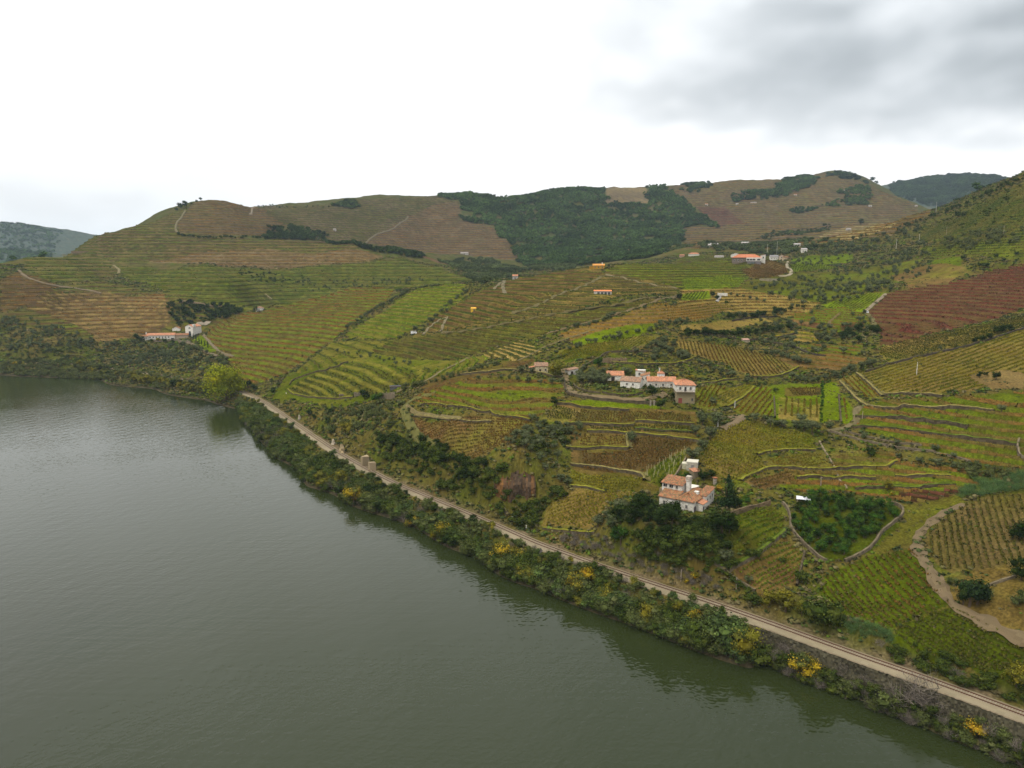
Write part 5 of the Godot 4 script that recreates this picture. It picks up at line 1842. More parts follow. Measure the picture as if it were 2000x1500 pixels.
func farmhouse_and_ruins() -> void:
	var o := thing("farmhouse", "old cream farmhouse with brown roof left of the spreading tree", "house", spot(1057, 728), deg_to_rad(4))
	block(o, -3.6, 4.0, -6.0, 0, -1.5, 3.8, "gable_x", 2.0, Color(0.52, 0.45, 0.30), ROOF_BROWN, 0.3)
	opening(o, "door", Vector3(-0.6, 0, 0.02), 0, 1.0, 2.1, Color(0.36, 0.3, 0.2), Color(0.02, 0.015, 0.012))
	opening(o, "window", Vector3(2.6, 1.2, 0.02), 0, 0.9, 1.1, Color(0.4, 0.36, 0.26))
	block(o, -6.8, -3.62, -5.0, -0.8, -1.5, 2.7, "shed_left", 0.9, Color(0.42, 0.36, 0.24), ROOF_RED, 0.25)
	o = thing("outbuilding", "small white outbuilding with sagging roof right of the spreading tree", "barn", spot(1119, 732), deg_to_rad(22))
	block(o, -2.6, 3.4, -5.0, 0, -1.5, 2.6, "shed_left", 1.2, WHITE * 0.85, ROOF_BROWN, 0.3)
	opening(o, "door", Vector3(-0.6, 0, 0.02), 0, 1.3, 2.0, Color(0.4, 0.35, 0.28), Color(0.02, 0.015, 0.012))
	o = ruin("stone_ruin", "roofless stone ruin on the terrace above the white farm", spot(1202, 710), deg_to_rad(0), 14.0, 6.5, 2.9, Color(0.26, 0.20, 0.12))
	opening(o, "door", Vector3(2.4, 0, 0.03), 0, 1.0, 2.0, Color(0.2, 0.15, 0.1), Color(0.02, 0.014, 0.012))
	o = ruin("stone_ruin", "roofless stone ruin beside the round green tree near the river", spot(758, 780), deg_to_rad(6), 8.0, 5.0, 3.6, Color(0.30, 0.255, 0.18))
	o = ruin("stone_ruin", "small stone hut left of the dark bush near the river", spot(697, 774), deg_to_rad(0), 4.0, 3.5, 2.4, Color(0.24, 0.21, 0.15))
	o = ruin("stone_ruin", "tumbled stone heap at the lane above the green spur", spot(667, 775), deg_to_rad(12), 3.4, 3.0, 1.6, Color(0.24, 0.20, 0.15))
	o = thing("dark_shed", "low dark roofed shed above the roofless ruin by the river", "shed", spot(772, 760), deg_to_rad(10))
	block(o, -3.5, 3.5, -2.5, 0, -0.8, 1.6, "shed_front", 0.5, Color(0.12, 0.12, 0.12), [Color(0.06, 0.06, 0.065)], 0.2)
	# weathered rock and concrete beside the line
	for q in [[713, 909, 5.0, 3.6, "pale concrete block beside the railway, left one"], [727, 918, 4.2, 3.4, "pale concrete block beside the railway, right one"]]:
		o = thing("concrete_block", q[4], "block", spot(q[0], q[1]), 0.65)
		var st := begin()
		var r := RandomNumberGenerator.new()
		r.seed = int(q[0])
		var pts: Array = []
		for k in 8:
			pts.append(Vector3((-0.5 if k % 2 == 0 else 0.5) * q[3], (-0.2 if k < 4 else 1.0) * q[2], (0.5 if (k / 2) % 2 == 0 else -0.5) * 2.4) + Vector3(r.randf_range(-0.3, 0.3), r.randf_range(-0.3, 0.3), r.randf_range(-0.3, 0.3)))
		var col := Color(0.46, 0.38, 0.25)
		quad(st, pts[0], pts[4], pts[5], pts[1], col)
		quad(st, pts[1], pts[5], pts[7], pts[3], col * 0.95)
		quad(st, pts[3], pts[7], pts[6], pts[2], col)
		quad(st, pts[2], pts[6], pts[4], pts[0], col * 0.9)
		quad(st, pts[4], pts[6], pts[7], pts[5], col * 1.1)
		part("body", st.commit(), M.stone, o)
	rock("rock_outcrop", "pale slanting rock slab beside the railway", spot(668, 884), 5.5, 5.0, Color(0.44, 0.36, 0.22), 3)
	rock("rock_outcrop", "white jagged rock beside the railway, above the bushes", spot(651, 868), 3.0, 3.4, Color(0.50, 0.45, 0.36), 4)
	rock("rock_outcrop", "small white rock right of the upper railway bend", spot(585, 820), 2.6, 3.6, Color(0.46, 0.42, 0.35), 5)
	rock("rock_outcrop", "grey boulder among the yellow bushes by the water", spot(1056, 1082), 2.2, 2.2, Color(0.30, 0.28, 0.28), 6)
	rock("rock_outcrop", "pinkish gravel heap below the railway", spot(598, 850), 6.0, 1.0, Color(0.42, 0.30, 0.22), 7)
	cliff()


func rock(called: String, label: String, at: Vector3, w: float, h: float, col: Color, seed_no: int) -> void:
	var o := thing(called, label, "rock", at, seed_no * 0.7)
	var st := begin()
	var r := RandomNumberGenerator.new()
	r.seed = seed_no
	var rings: Array = []
	for j in 6:
		var ring: Array = []
		var t := j / 5.0
		for i in 9:
			var a := TAU * (i % 8) / 8.0
			var rad := w * 0.5 * (1.0 - t * t * 0.75)
			var k := 1.0 if i == 8 else r.randf_range(0.7, 1.2)
			ring.append(Vector3(cos(a) * rad * k, -0.8 + t * (h + 0.8), sin(a) * rad * k * 0.7) if i < 8 else ring[0])
		rings.append(ring)
	for j in 5:
		for i in 8:
			quad(st, rings[j][i], rings[j][i + 1], rings[j + 1][i + 1], rings[j + 1][i], col * r.randf_range(0.7, 1.25))
	part("body", st.commit(), M.stone, o)


func cliff() -> void:                            # the brown rock face under the olive knoll
	var o := thing("rock_cliff", "brown rock face with rusty streaks under the olive knoll", "cliff", Vector3.ZERO)
	var st := begin()
	var r := RandomNumberGenerator.new()
	r.seed = 12
	var was: Array = []
	var feet := PackedVector3Array()
	var tops := PackedVector3Array()
	for i in 6:
		var t := i / 5.0
		feet.append(spot(lerpf(964, 1046, t), [968, 972, 976, 975, 977, 970][i]))
		tops.append(spot(lerpf(966, 1046, t), [932, 924, 926, 921, 926, 934][i]))
	feet = resampled(feet, 0.7)
	var n := feet.size() - 1
	for i in n + 1:
		var u := 5.0 * i / n
		var c := mini(int(u), 4)
		var foot := feet[i]
		var top := tops[c].cubic_interpolate(tops[c + 1], tops[maxi(c - 1, 0)], tops[mini(c + 2, 5)], u - c)
		foot.y -= 1.0
		var streak := n_mid.get_noise_2d(i * 2.6, 3.0)
		var ring: Array = []
		for j in 13:
			var s := j / 12.0
			var q := foot.lerp(Vector3(top.x, top.y + 0.6, top.z), s)
			# stand the face forward of the slope so that it is steep
			q.z = lerpf(foot.z, top.z, smoothstep(0.55, 1.0, s)) + r.randf_range(-0.12, 0.12) + n_mid.get_noise_2d(i * 2.4, j * 1.2) * 1.5
			q.x = lerpf(foot.x, top.x, s) + r.randf_range(-0.2, 0.2)
			ring.append(q)
		if was:
			for j in 12:
				var base := Color(0.105, 0.075, 0.05).lerp(Color(0.26, 0.135, 0.05), clampf(streak * 1.8 + 0.2 + 0.3 * n_fine.get_noise_2d(i * 2.0, j * 0.7), 0.0, 1.0))
				quad(st, was[j], was[j + 1], ring[j + 1], ring[j], base * r.randf_range(0.6, 1.25))
		was = ring
	part("rock_face", st.commit(), M.stone, o)


func riverside_manor() -> void:
	var o := thing("manor_house", "long white manor with red roof above the river bend", "house", spot(315, 664), deg_to_rad(12))
	block(o, -16.0, 15.0, -9.0, 0, -5.0, 5.4, "gable_x", 2.6, WHITE, ROOF_RED, 0.5)
	block(o, -22.5, -14.5, -7.0, 2.0, -5.0, 4.6, "hip_x", 2.2, WHITE, ROOF_OLD, 0.5)
	for x in 7:
		opening(o, "window", Vector3(-12.0 + x * 3.4, 2.6, 0.03), 0, 1.1, 1.5, Color(0.5, 0.48, 0.46))
	for x in [-20.5, -18.0, -16.0]:
		opening(o, "window", Vector3(x, 2.0, 2.03), 0, 1.1, 1.5, Color(0.5, 0.48, 0.46))
	opening(o, "door", Vector3(12.4, -2.0, 0.03), 0, 3.0, 4.2, Color(0.5, 0.48, 0.46), Color(0.03, 0.03, 0.035))
	block(o, 15.1, 30.0, -8.0, -1.0, -3.0, 5.2, "gable_x", 2.2, Color(0.40, 0.33, 0.25), ROOF_OLD, 0.5)
	chimney(o, Vector3(-17.0, 8.0, -4.0), 1.2, 1.0)
	o = thing("chapel", "tall white chapel with arched window beside the manor", "chapel", spot(370, 655), deg_to_rad(-24))
	var rf := block(o, -6.2, 6.2, -13.0, 0, -3.0, 10.4, "gable_z", 2.6, WHITE * 1.03, ROOF_RED, 0.4)
	opening(o, "door", Vector3(1.0, 0, 0.03), 0, 3.2, 5.0, Color(0.55, 0.53, 0.5), Color(0.035, 0.035, 0.04))
	var st := begin()
	for k in 9:
		var a := PI * k / 9.0
		var b := PI * (k + 1) / 9.0
		quad(st, Vector3(1.0, 8.2, 0.05), Vector3(1.0 + cos(a) * 1.9, 8.2 + sin(a) * 1.5, 0.05), Vector3(1.0 + cos(b) * 1.9, 8.2 + sin(b) * 1.5, 0.05), Vector3(1.0, 8.2, 0.05), Color(0.05, 0.05, 0.055))
	part("arched_window", st.commit(), M.pane, o)
	st = begin()
	box(st, Vector3(4.6, 10.0, -4.0), Vector3(7.0, 13.4, -1.2), WHITE)
	part("bell_turret", st.commit(), M.plaster, rf)
	o = thing("outbuilding", "small white gabled annex between the manor and the chapel", "house", spot(345, 648), deg_to_rad(-5))
	block(o, -5.5, 4.5, -8.0, 0, -2.0, 4.0, "gable_z", 2.4, WHITE, ROOF_OLD, 0.4)
	terrace_wall("retaining wall below the riverside manor", [300, 668, 325, 668, 350, 667, 372, 670], 2.6, Color(0, 0, 0, 0), Color(0.28, 0.24, 0.18))


func winery_village() -> void:
	var grey := [Color(0.20, 0.19, 0.18), Color(0.16, 0.155, 0.15)]
	var o := thing("winery", "large winery with broad orange roof and white terrace front", "winery", spot(1466, 514), deg_to_rad(-14))
	block(o, -21.0, 12.0, -17.0, -2.5, -4.0, 6.6, "hip_x", 4.2, Color(0.24, 0.21, 0.175), [Color(0.40, 0.15, 0.075), Color(0.34, 0.13, 0.07)], 0.8, M.stone)
	block(o, -5.0, 12.5, -2.48, 1.2, 2.4, 6.2, "flat", 0.2, WHITE, [WHITE], 0.1)
	block(o, -4.0, 11.5, -2.46, 0.9, -4.5, 2.38, "flat", 0.0, Color(0.26, 0.25, 0.26), [Color(0.35, 0.33, 0.3)], 0.1, M.stone)
	block(o, 12.1, 17.0, -15.0, -4.0, -3.0, 9.4, "shed_left", 1.0, WHITE, ROOF_RED, 0.3)
	for x in [-3.2, 0.2, 3.6]:
		opening(o, "window", Vector3(x, 3.2, 1.22), 0, 2.9, 1.9, WHITE, Color(0.02, 0.022, 0.025))
	opening(o, "window", Vector3(9.0, 3.2, 1.22), 0, 3.4, 1.9, WHITE, Color(0.02, 0.022, 0.025))
	for x in [-18.6, -14.4, -10.2]:
		opening(o, "window", Vector3(x, 2.2, -2.48), 0, 1.3, 2.2, WHITE)
	opening(o, "door", Vector3(2.0, -4.2, 0.93), 0, 5.0, 5.2, Color(0.2, 0.2, 0.2), Color(0.10, 0.13, 0.15))
	opening(o, "window", Vector3(14.5, 5.6, -3.98), 0, 1.4, 2.2, WHITE)
	o = thing("village_house", "white house with grey roof right of the winery", "house", spot(1512, 509), deg_to_rad(-8))
	block(o, -6.0, 6.0, -8.0, 0, -3.0, 5.4, "gable_x", 3.2, WHITE, grey, 0.5)
	for x in [-3.6, 0.2, 3.8]:
		opening(o, "window", Vector3(x, 2.4, 0.02), 0, 1.2, 1.2, WHITE)
	o = thing("village_house", "cream house beside the road end of the village", "house", spot(1526, 506), deg_to_rad(-20))
	block(o, -3.5, 4.5, -8.0, 0, -3.0, 4.6, "gable_z", 2.0, Color(0.55, 0.44, 0.34), ROOF_OLD, 0.4)
	opening(o, "window", Vector3(0.2, 1.6, 0.02), 0, 1.4, 1.8, WHITE, Color(0.03, 0.02, 0.02))
	o = thing("village_house", "small tan house at the bend of the winery road", "house", spot(1537, 507), deg_to_rad(15))
	block(o, -4.2, 4.2, -6.0, 0, -2.0, 3.4, "hip_x", 1.6, Color(0.50, 0.40, 0.27), ROOF_OLD, 0.4)
	o = thing("white_shed", "white shed with grey gable touching the winery on its left", "shed", spot(1436, 503), deg_to_rad(-18))
	block(o, -7.0, 7.5, -9.0, 0, -2.0, 4.2, "gable_z", 2.8, WHITE, [Color(0.62, 0.60, 0.57)], 0.3)
	o = thing("long_shed", "long low grey roofed shed left of the winery", "shed", spot(1405, 504), deg_to_rad(-2))
	block(o, -7.0, 7.0, -6.0, 0, -2.0, 2.6, "gable_x", 1.4, WHITE * 0.75, [Color(0.34, 0.31, 0.28), Color(0.28, 0.26, 0.24)], 0.3)
	o = thing("village_house", "red roofed white house on the spur's skyline", "house", spot(1356, 500), deg_to_rad(-6))
	block(o, -8.5, 8.0, -8.0, 0, -2.0, 3.2, "hip_x", 2.4, WHITE, ROOF_RED, 0.5)
	o = thing("village_house", "small red roofed cottage left of the skyline house", "house", spot(1333, 502), deg_to_rad(8))
	block(o, -3.5, 3.5, -6.0, 0, -2.0, 2.6, "gable_x", 1.6, Color(0.45, 0.30, 0.22), ROOF_RED, 0.4)
	var far_ones := [[1395, 481, 13.0, "long white house in the trees above the winery, left", 3.6], [1386, 482, 5.0, "tiny white shed in the trees above the long shed", 3.0], [1455, 480, 14.0, "white house with pale roof above the winery", 5.2], [1557, 482, 10.0, "white sloping roofed house above the right village", 3.6], [1571, 493, 8.0, "grey and white house among trees right of the village", 4.4]]
	for q in far_ones:
		o = thing("village_house", q[3], "house", spot(q[0], q[1]), deg_to_rad(-10))
		block(o, -q[2] * 0.5, q[2] * 0.5, -8.0, 0, -4.0, q[4], "gable_x", 2.2, WHITE, [Color(0.34, 0.32, 0.30), Color(0.28, 0.26, 0.24)], 0.4)
		opening(o, "window", Vector3(-q[2] * 0.2, 1.2, 0.02), 0, 1.2, 1.4, WHITE)
		opening(o, "window", Vector3(q[2] * 0.2, 1.2, 0.02), 0, 1.2, 1.4, WHITE)
	o = ruin("stone_ruin", "tumbled pale ruin among olive trees below the winery", spot(1497, 549), 0.1, 11.0, 6.0, 3.0, Color(0.40, 0.36, 0.25))
	o = ruin("stone_ruin", "pale broken wall right of the tumbled ruin", spot(1512, 548), 0.3, 9.0, 2.0, 2.2, Color(0.46, 0.42, 0.34))
	o = thing("white_wall", "short white wall beside the pale sloping track", "wall", spot(1412, 577), deg_to_rad(-6))
	var st := begin()
	box(st, Vector3(-4.5, -0.6, -0.3), Vector3(4.0, 2.2, 0.3), WHITE)
	box(st, Vector3(-5.0, -0.6, 0.32), Vector3(-4.2, 2.4, 3.4), WHITE * 0.9)
	part("wall", st.commit(), M.plaster, o)
	o = thing("farm_shed", "small pale hut with pink roof in the middle olive rows", "shed", spot(1458, 669), 0.2)
	block(o, -2.4, 2.4, -3.0, 0, -0.8, 1.9, "shed_front", 0.6, Color(0.40, 0.33, 0.25), [Color(0.42, 0.25, 0.2)], 0.2)
	o = thing("parked_car", "small white car on the track beside the red vineyard", "car", spot(1694, 611), deg_to_rad(70))
	st = begin()
	box(st, Vector3(-2.0, 0.35, -0.85), Vector3(2.0, 0.95, 0.85), Color(0.75, 0.75, 0.75))
	box(st, Vector3(-1.2, 0.95, -0.75), Vector3(1.0, 1.55, 0.75), Color(0.70, 0.70, 0.70))
	part("body", st.commit(), M.wood, o)
	for x in [-1.25, 1.25]:
		for z in [-0.75, 0.75]:
			st = begin()
			tube(st, Vector3(x, 0.33, z - 0.1), Vector3(x, 0.33, z + 0.1), 0.33, 0.33, Color(0.03, 0.03, 0.03), 10)
			part("wheel", st.commit(), M.wood, o)
	st = begin()
	box(st, Vector3(-1.25, 1.0, -0.77), Vector3(1.05, 1.4, 0.77), Color(0.03, 0.03, 0.035))
	part("window", st.commit(), M.pane, o)
	# on the far hill
	var dots := [[1380, 401, "tiny white hut on the far hill, left of the red patch", 8.0], [1440, 400, "tiny white hut on the far hill, middle", 7.0], [1472, 398, "pale brown hut on the far hill terraces", 16.0], [1648, 374, "white house high on the far right hill", 10.0], [1554, 382, "red roofed hut on the far right hill", 8.0], [1700, 404, "tiny pale hut on the right shoulder of the far hill", 8.0], [1658, 450, "small grey hut beside the lone dark tree on far terraces", 9.0], [907, 497, "pale long house below the pink vineyard", 17.0], [1197, 510, "white cottage below the dark forest", 12.0], [1228, 492, "red roofed house in front of the dark forest", 13.0], [1006, 545, "tiny orange roofed hut at the left edge of the spur", 6.0], [653, 451, "tiny white hut on the left hill saddle", 6.0], [1790, 404, "tiny white hut on the skyline of the far right shoulder", 6.0]]
	for q in dots:
		var red: bool = "red" in q[2] or "orange" in q[2]
		o = thing("hill_hut", q[2], "hut", spot(q[0], q[1]), deg_to_rad(-5))
		block(o, -q[3] * 0.5, q[3] * 0.5, -6.0, 0, -4.0, 3.4, "gable_x", 1.8, Color(0.30, 0.25, 0.19) if "brown" in q[2] else Color(0.42, 0.41, 0.39), ROOF_RED if red else [Color(0.26, 0.23, 0.21)], 0.4)
		opening(o, "door", Vector3(0, 0, 0.02), 0, 1.4, 2.2, WHITE)


func lone_huts() -> void:
	var o := thing("village_house", "yellow house with red roof on the crown of the spur", "house", spot(1168, 525), deg_to_rad(-6))
	var yel := Color(0.46, 0.27, 0.03)
	block(o, -5.5, 7.0, -8.0, 0, -2.0, 3.4, "gable_x", 2.0, yel, [Color(0.50, 0.24, 0.06), Color(0.45, 0.2, 0.05)], 0.4)
	block(o, -9.5, -5.52, -6.0, -1.0, -2.0, 2.2, "shed_left", 1.0, yel * 0.9, [Color(0.46, 0.22, 0.05)], 0.3)
	for x in [-3.2, 0.6, 4.6]:
		opening(o, "window", Vector3(x, 1.0, 0.02), 0, 1.2, 1.5, Color(0.6, 0.5, 0.3))
	chimney(o, Vector3(4.6, 5.2, -3.6), 1.3, 1.6)
	o = thing("farm_shed", "small bright yellow hut on the west side of the spur", "hut", spot(924, 608), deg_to_rad(-15))
	block(o, -2.2, 2.4, -3.6, 0, -1.0, 2.4, "gable_x", 1.2, Color(0.70, 0.45, 0.04), [Color(0.6, 0.34, 0.05)], 0.3)
	opening(o, "door", Vector3(1.0, 0, 0.02), 0, 1.3, 1.9, Color(0.5, 0.4, 0.2), Color(0.03, 0.03, 0.03))
	o = thing("farm_shed", "long white open shed with bright orange roof on the spur", "shed", spot(1177, 575), deg_to_rad(-8))
	block(o, -7.2, 7.2, -4.0, 0, -1.0, 2.5, "shed_front", 1.0, WHITE * 0.7, [Color(0.60, 0.21, 0.08)], 0.3)
	for x in [-3.4, -0.4, 2.4, 5.2]:
		opening(o, "door", Vector3(x, 0, 0.02), 0, 1.9, 1.9, WHITE * 0.7, Color(0.04, 0.045, 0.05))
	o = thing("white_hut", "small white square hut beside two cypresses on the green hill", "hut", spot(507, 608), deg_to_rad(10))
	block(o, -4.0, 4.0, -6.5, 0, -2.0, 3.7, "hip_x", 2.2, WHITE * 1.03, ROOF_BROWN, 0.4)
	opening(o, "door", Vector3(-0.6, 0, 0.02), 0, 1.2, 2.1, Color(0.4, 0.36, 0.3), Color(0.03, 0.025, 0.02))
	# white letters of a sign standing on the slope
	o = thing("hillside_sign", "row of white sign letters standing on the spur's foot", "sign", spot(808, 653), deg_to_rad(8))
	for k in 4:
		var st := begin()
		var x := -2.4 + k * 1.35
		box(st, Vector3(x, 0.2, -0.08), Vector3(x + 0.35, 3.2, 0.08), Color(0.78, 0.78, 0.78))
		box(st, Vector3(x + 0.7, 0.2, -0.08), Vector3(x + 1.0, 3.0 - 0.3 * k, 0.08), Color(0.74, 0.74, 0.74))
		box(st, Vector3(x + 0.36, 1.5, -0.07), Vector3(x + 0.69, 2.0, 0.07), Color(0.76, 0.76, 0.76))
		part("letter", st.commit(), M.wood, o)
	o = ruin("stone_ruin", "tumbled stone terraces on the skyline of the left hill", spot(160, 494), 0.1, 34.0, 8.0, 3.2, Color(0.26, 0.20, 0.14))


# ------------------------------------------------------------------ trees and bushes
func crown(seed_no: int, k: Dictionary, leaves: int, size: float) -> ArrayMesh:    # a tree one unit tall
	var st := begin()
	var r := RandomNumberGenerator.new()
	r.seed = seed_no
	var w: float = k.w
	var low: float = k.low
	var lobes: Array = []
	var n: int = k.lobes
	var tall := 1.0 - low
	for i in n:
		if k.shape == "cone":
			var t := (i + 0.5) / n
			var rad := w * (1.0 - t) * 0.95 + 0.03
			var a := r.randf() * TAU
			lobes.append([Vector3(cos(a) * rad * 0.35, low + tall * t, sin(a) * rad * 0.35), Vector3(rad, tall / n * 1.3, rad)])
		elif k.shape == "column":
			var t := (i + 0.5) / n
			var rad := w * sin(PI * clampf(t * 0.85 + 0.12, 0.0, 1.0)) + 0.01
			lobes.append([Vector3(r.randf_range(-0.2, 0.2) * w, low + tall * t, r.randf_range(-0.2, 0.2) * w), Vector3(rad, tall / n * 0.95, rad)])
		else:
			var a := TAU * i / n + r.randf_range(-0.5, 0.5)
			var reach := w * r.randf_range(0.28, 0.66) if i > 0 else 0.0
			var rad := w * r.randf_range(0.36, 0.60)
			var y := low + tall * r.randf_range(0.28, 0.78)
			y = clampf(y, low + rad * 0.55, 1.0 - rad * 0.75)
			lobes.append([Vector3(cos(a) * reach, y, sin(a) * reach), Vector3(rad, rad * r.randf_range(0.7, 1.0), rad)])
	var total := 0.0
	for lb in lobes:
		total += lb[1].x * lb[1].x + 0.004
	for lb in lobes:
		var c: Vector3 = lb[0]
		var e: Vector3 = lb[1]
		var tone := r.randf_range(0.72, 1.25)
		var hue: Color = k.pal[r.randi() % k.pal.size()]
		if k.get("core", 0.62) > 0.0:
			var core: float = k.get("core", 0.62)
			var rings: Array = []
			for j in 5:
				var ring: Array = []
				for i in 7:
					var a := TAU * i / 6.0
					var b := PI * j / 4.0
					var g := core * r.randf_range(0.82, 1.12)
					ring.append(c + Vector3(sin(b) * cos(a) * e.x, cos(b) * e.y, sin(b) * sin(a) * e.z) * g if i < 6 else ring[0])
				rings.append(ring)
			for j in 4:
				for i in 6:
					quad(st, rings[j][i], rings[j][i + 1], rings[j + 1][i + 1], rings[j + 1][i], hue * tone * r.randf_range(0.75, 1.2))
		var m := int(leaves * (e.x * e.x + 0.004) / total)
		for i in m:
			var d := Vector3(r.randfn(), r.randfn() * 0.9 + 0.25, r.randfn()).normalized()
			var at := c + Vector3(d.x * e.x, d.y * e.y, d.z * e.z) * r.randf_range(0.66, 1.28)
			if k.get("droop", 0.0) > 0.0:
				at.y -= k.droop * r.randf() * Vector2(at.x, at.z).length()
			at.y = maxf(at.y, 0.0)
			var col: Color = hue.lerp(k.pal[r.randi() % k.pal.size()], r.randf() * 0.7) * tone * r.randf_range(0.65, 1.4)
			leaf(st, r, at, d, size * r.randf_range(0.6, 1.3), col)
	return st.commit()


func bare_crown(seed_no: int, k: Dictionary, twigs: int, thin: float) -> ArrayMesh:
	var st := begin()
	var r := RandomNumberGenerator.new()
	r.seed = seed_no
	for i in twigs:
		var d := Vector3(r.randfn() * 0.8, r.randf_range(0.25, 1.2), r.randfn() * 0.8).normalized()
		var a := Vector3(r.randf_range(-0.5, 0.5) * k.w, r.randf_range(0.05, 0.5), r.randf_range(-0.5, 0.5) * k.w)
		var b := a + d * r.randf_range(0.2, 0.5)
		var s := d.cross(Vector3(r.randfn(), r.randfn(), r.randfn())).normalized() * thin * r.randf_range(0.7, 1.6)
		var col: Color = k.pal[r.randi() % k.pal.size()] * r.randf_range(0.7, 1.3)
		quad(st, a - s, a + s, b + s * 0.3, b - s * 0.3, col)
	return st.commit()


func trunk_mesh(seed_no: int, k: Dictionary) -> ArrayMesh:
	var st := begin()
	var r := RandomNumberGenerator.new()
	r.seed = seed_no
	var fork: float = k.low + (1.0 - k.low) * 0.22
	var th: float = k.get("trunk", 0.035)
	var a := Vector3(0, -0.12, 0)
	var b := Vector3(r.randf_range(-0.03, 0.03), fork * 0.55, r.randf_range(-0.03, 0.03))
	var c := Vector3(r.randf_range(-0.04, 0.04), fork, r.randf_range(-0.04, 0.04))
	tube(st, a, b, th * 1.5, th, Color.WHITE, 6)
	tube(st, b, c, th, th * 0.8, Color.WHITE, 6)
	for i in 4:
		var t := TAU * i / 4.0 + r.randf()
		tube(st, c, c + Vector3(cos(t) * k.w * 0.6, (1.0 - k.low) * r.randf_range(0.2, 0.5), sin(t) * k.w * 0.6), th * 0.7, th * 0.25, Color.WHITE, 5)
	return st.commit()


func kind(called: String, word: String, k: Dictionary, hi := 800, lo := 190, size := 0.062) -> void:
	k.word = word
	k.hi = []
	k.lo = []
	k.trunks = []
	for v in 4:
		var s := called.length() * 100 + v * 7 + int(k.w * 50)
		if k.shape == "bare":
			k.hi.append(bare_crown(s, k, hi, 0.006))
			k.lo.append(bare_crown(s, k, lo, 0.012))
		else:
			k.hi.append(crown(s, k, hi, size))
			k.lo.append(crown(s, k, lo, size * 1.7))
		k.trunks.append(trunk_mesh(s, k))
	trees[called] = k


func make_tree_kinds() -> void:
	kind("olive_tree", "tree", {"shape": "round", "w": 0.52, "low": 0.14, "lobes": 8, "pal": [Color(0.067, 0.080, 0.034), Color(0.043, 0.054, 0.021), Color(0.092, 0.102, 0.049)]})
	kind("green_shrub", "shrub", {"shape": "round", "w": 0.62, "low": 0.0, "lobes": 7, "pal": [Color(0.043, 0.060, 0.012), Color(0.065, 0.078, 0.015), Color(0.029, 0.041, 0.010)]})
	kind("grey_shrub", "shrub", {"shape": "round", "w": 0.62, "low": 0.0, "lobes": 7, "pal": [Color(0.065, 0.078, 0.024), Color(0.048, 0.060, 0.017), Color(0.082, 0.090, 0.033)]})
	kind("willow_tree", "tree", {"shape": "round", "w": 0.50, "low": 0.05, "lobes": 9, "droop": 0.25, "pal": [Color(0.058, 0.085, 0.022), Color(0.082, 0.100, 0.028), Color(0.046, 0.066, 0.022)]}, 1000, 220, 0.056)
	kind("dark_tree", "tree", {"shape": "round", "w": 0.46, "low": 0.06, "lobes": 9, "pal": [Color(0.022, 0.034, 0.009), Color(0.034, 0.048, 0.011), Color(0.014, 0.024, 0.007)]})
	kind("orange_tree", "tree", {"shape": "round", "w": 0.52, "low": 0.08, "lobes": 8, "pal": [Color(0.028, 0.062, 0.010), Color(0.050, 0.085, 0.012), Color(0.018, 0.040, 0.010)]})
	kind("autumn_tree", "tree", {"shape": "round", "w": 0.50, "low": 0.05, "lobes": 8, "core": 0.6, "pal": [Color(0.27, 0.19, 0.014), Color(0.19, 0.145, 0.014), Color(0.11, 0.105, 0.016), Color(0.27, 0.155, 0.014), Color(0.075, 0.080, 0.018)]})
	kind("poplar_tree", "tree", {"shape": "round", "w": 0.54, "low": 0.04, "lobes": 18, "core": 0.5, "pal": [Color(0.165, 0.185, 0.008), Color(0.130, 0.160, 0.010), Color(0.205, 0.195, 0.008)]}, 6500, 6500, 0.040)
	kind("olive_yellow_tree", "tree", {"shape": "round", "w": 0.52, "low": 0.03, "lobes": 8, "pal": [Color(0.105, 0.100, 0.014), Color(0.078, 0.080, 0.016), Color(0.135, 0.115, 0.014)]})
	kind("cypress_tree", "tree", {"shape": "column", "w": 0.13, "low": 0.02, "lobes": 6, "trunk": 0.02, "pal": [Color(0.016, 0.030, 0.016), Color(0.024, 0.040, 0.018)]}, 240, 90, 0.06)
	kind("cedar_tree", "tree", {"shape": "cone", "w": 0.30, "low": 0.03, "lobes": 9, "trunk": 0.025, "pal": [Color(0.018, 0.031, 0.012), Color(0.027, 0.042, 0.015), Color(0.012, 0.022, 0.009)]}, 1300, 200, 0.05)
	kind("round_conifer", "tree", {"shape": "round", "w": 0.36, "low": 0.03, "lobes": 10, "trunk": 0.028, "pal": [Color(0.019, 0.031, 0.010), Color(0.028, 0.042, 0.012), Color(0.012, 0.022, 0.008)]}, 1300, 220, 0.05)
	kind("reed_clump", "reeds", {"shape": "bare", "w": 0.55, "low": 0.0, "lobes": 1, "pal": [Color(0.064, 0.115, 0.038), Color(0.090, 0.140, 0.048), Color(0.046, 0.085, 0.028)]}, 170, 60)
	kind("bare_shrub", "shrub", {"shape": "bare", "w": 0.70, "low": 0.0, "lobes": 1, "pal": [Color(0.125, 0.105, 0.085), Color(0.095, 0.080, 0.068), Color(0.150, 0.130, 0.100)]}, 260, 80)


var planted: Array = []


func plant(called: String, at: Vector3, tall: float, label: String) -> void:
	planted.append([called, at, tall, label, tall / maxf(at.length(), 1.0)])


func each(called: String, label: String, px: Array) -> void:       # foot in the photograph and height in its pixels
	for i in range(0, px.size(), 3):
		var p := spot(px[i], px[i + 1])
		plant(called, p, px[i + 2] * Vector3(p.x, p.y - CAM_H, p.z).length() / FOCAL, label)


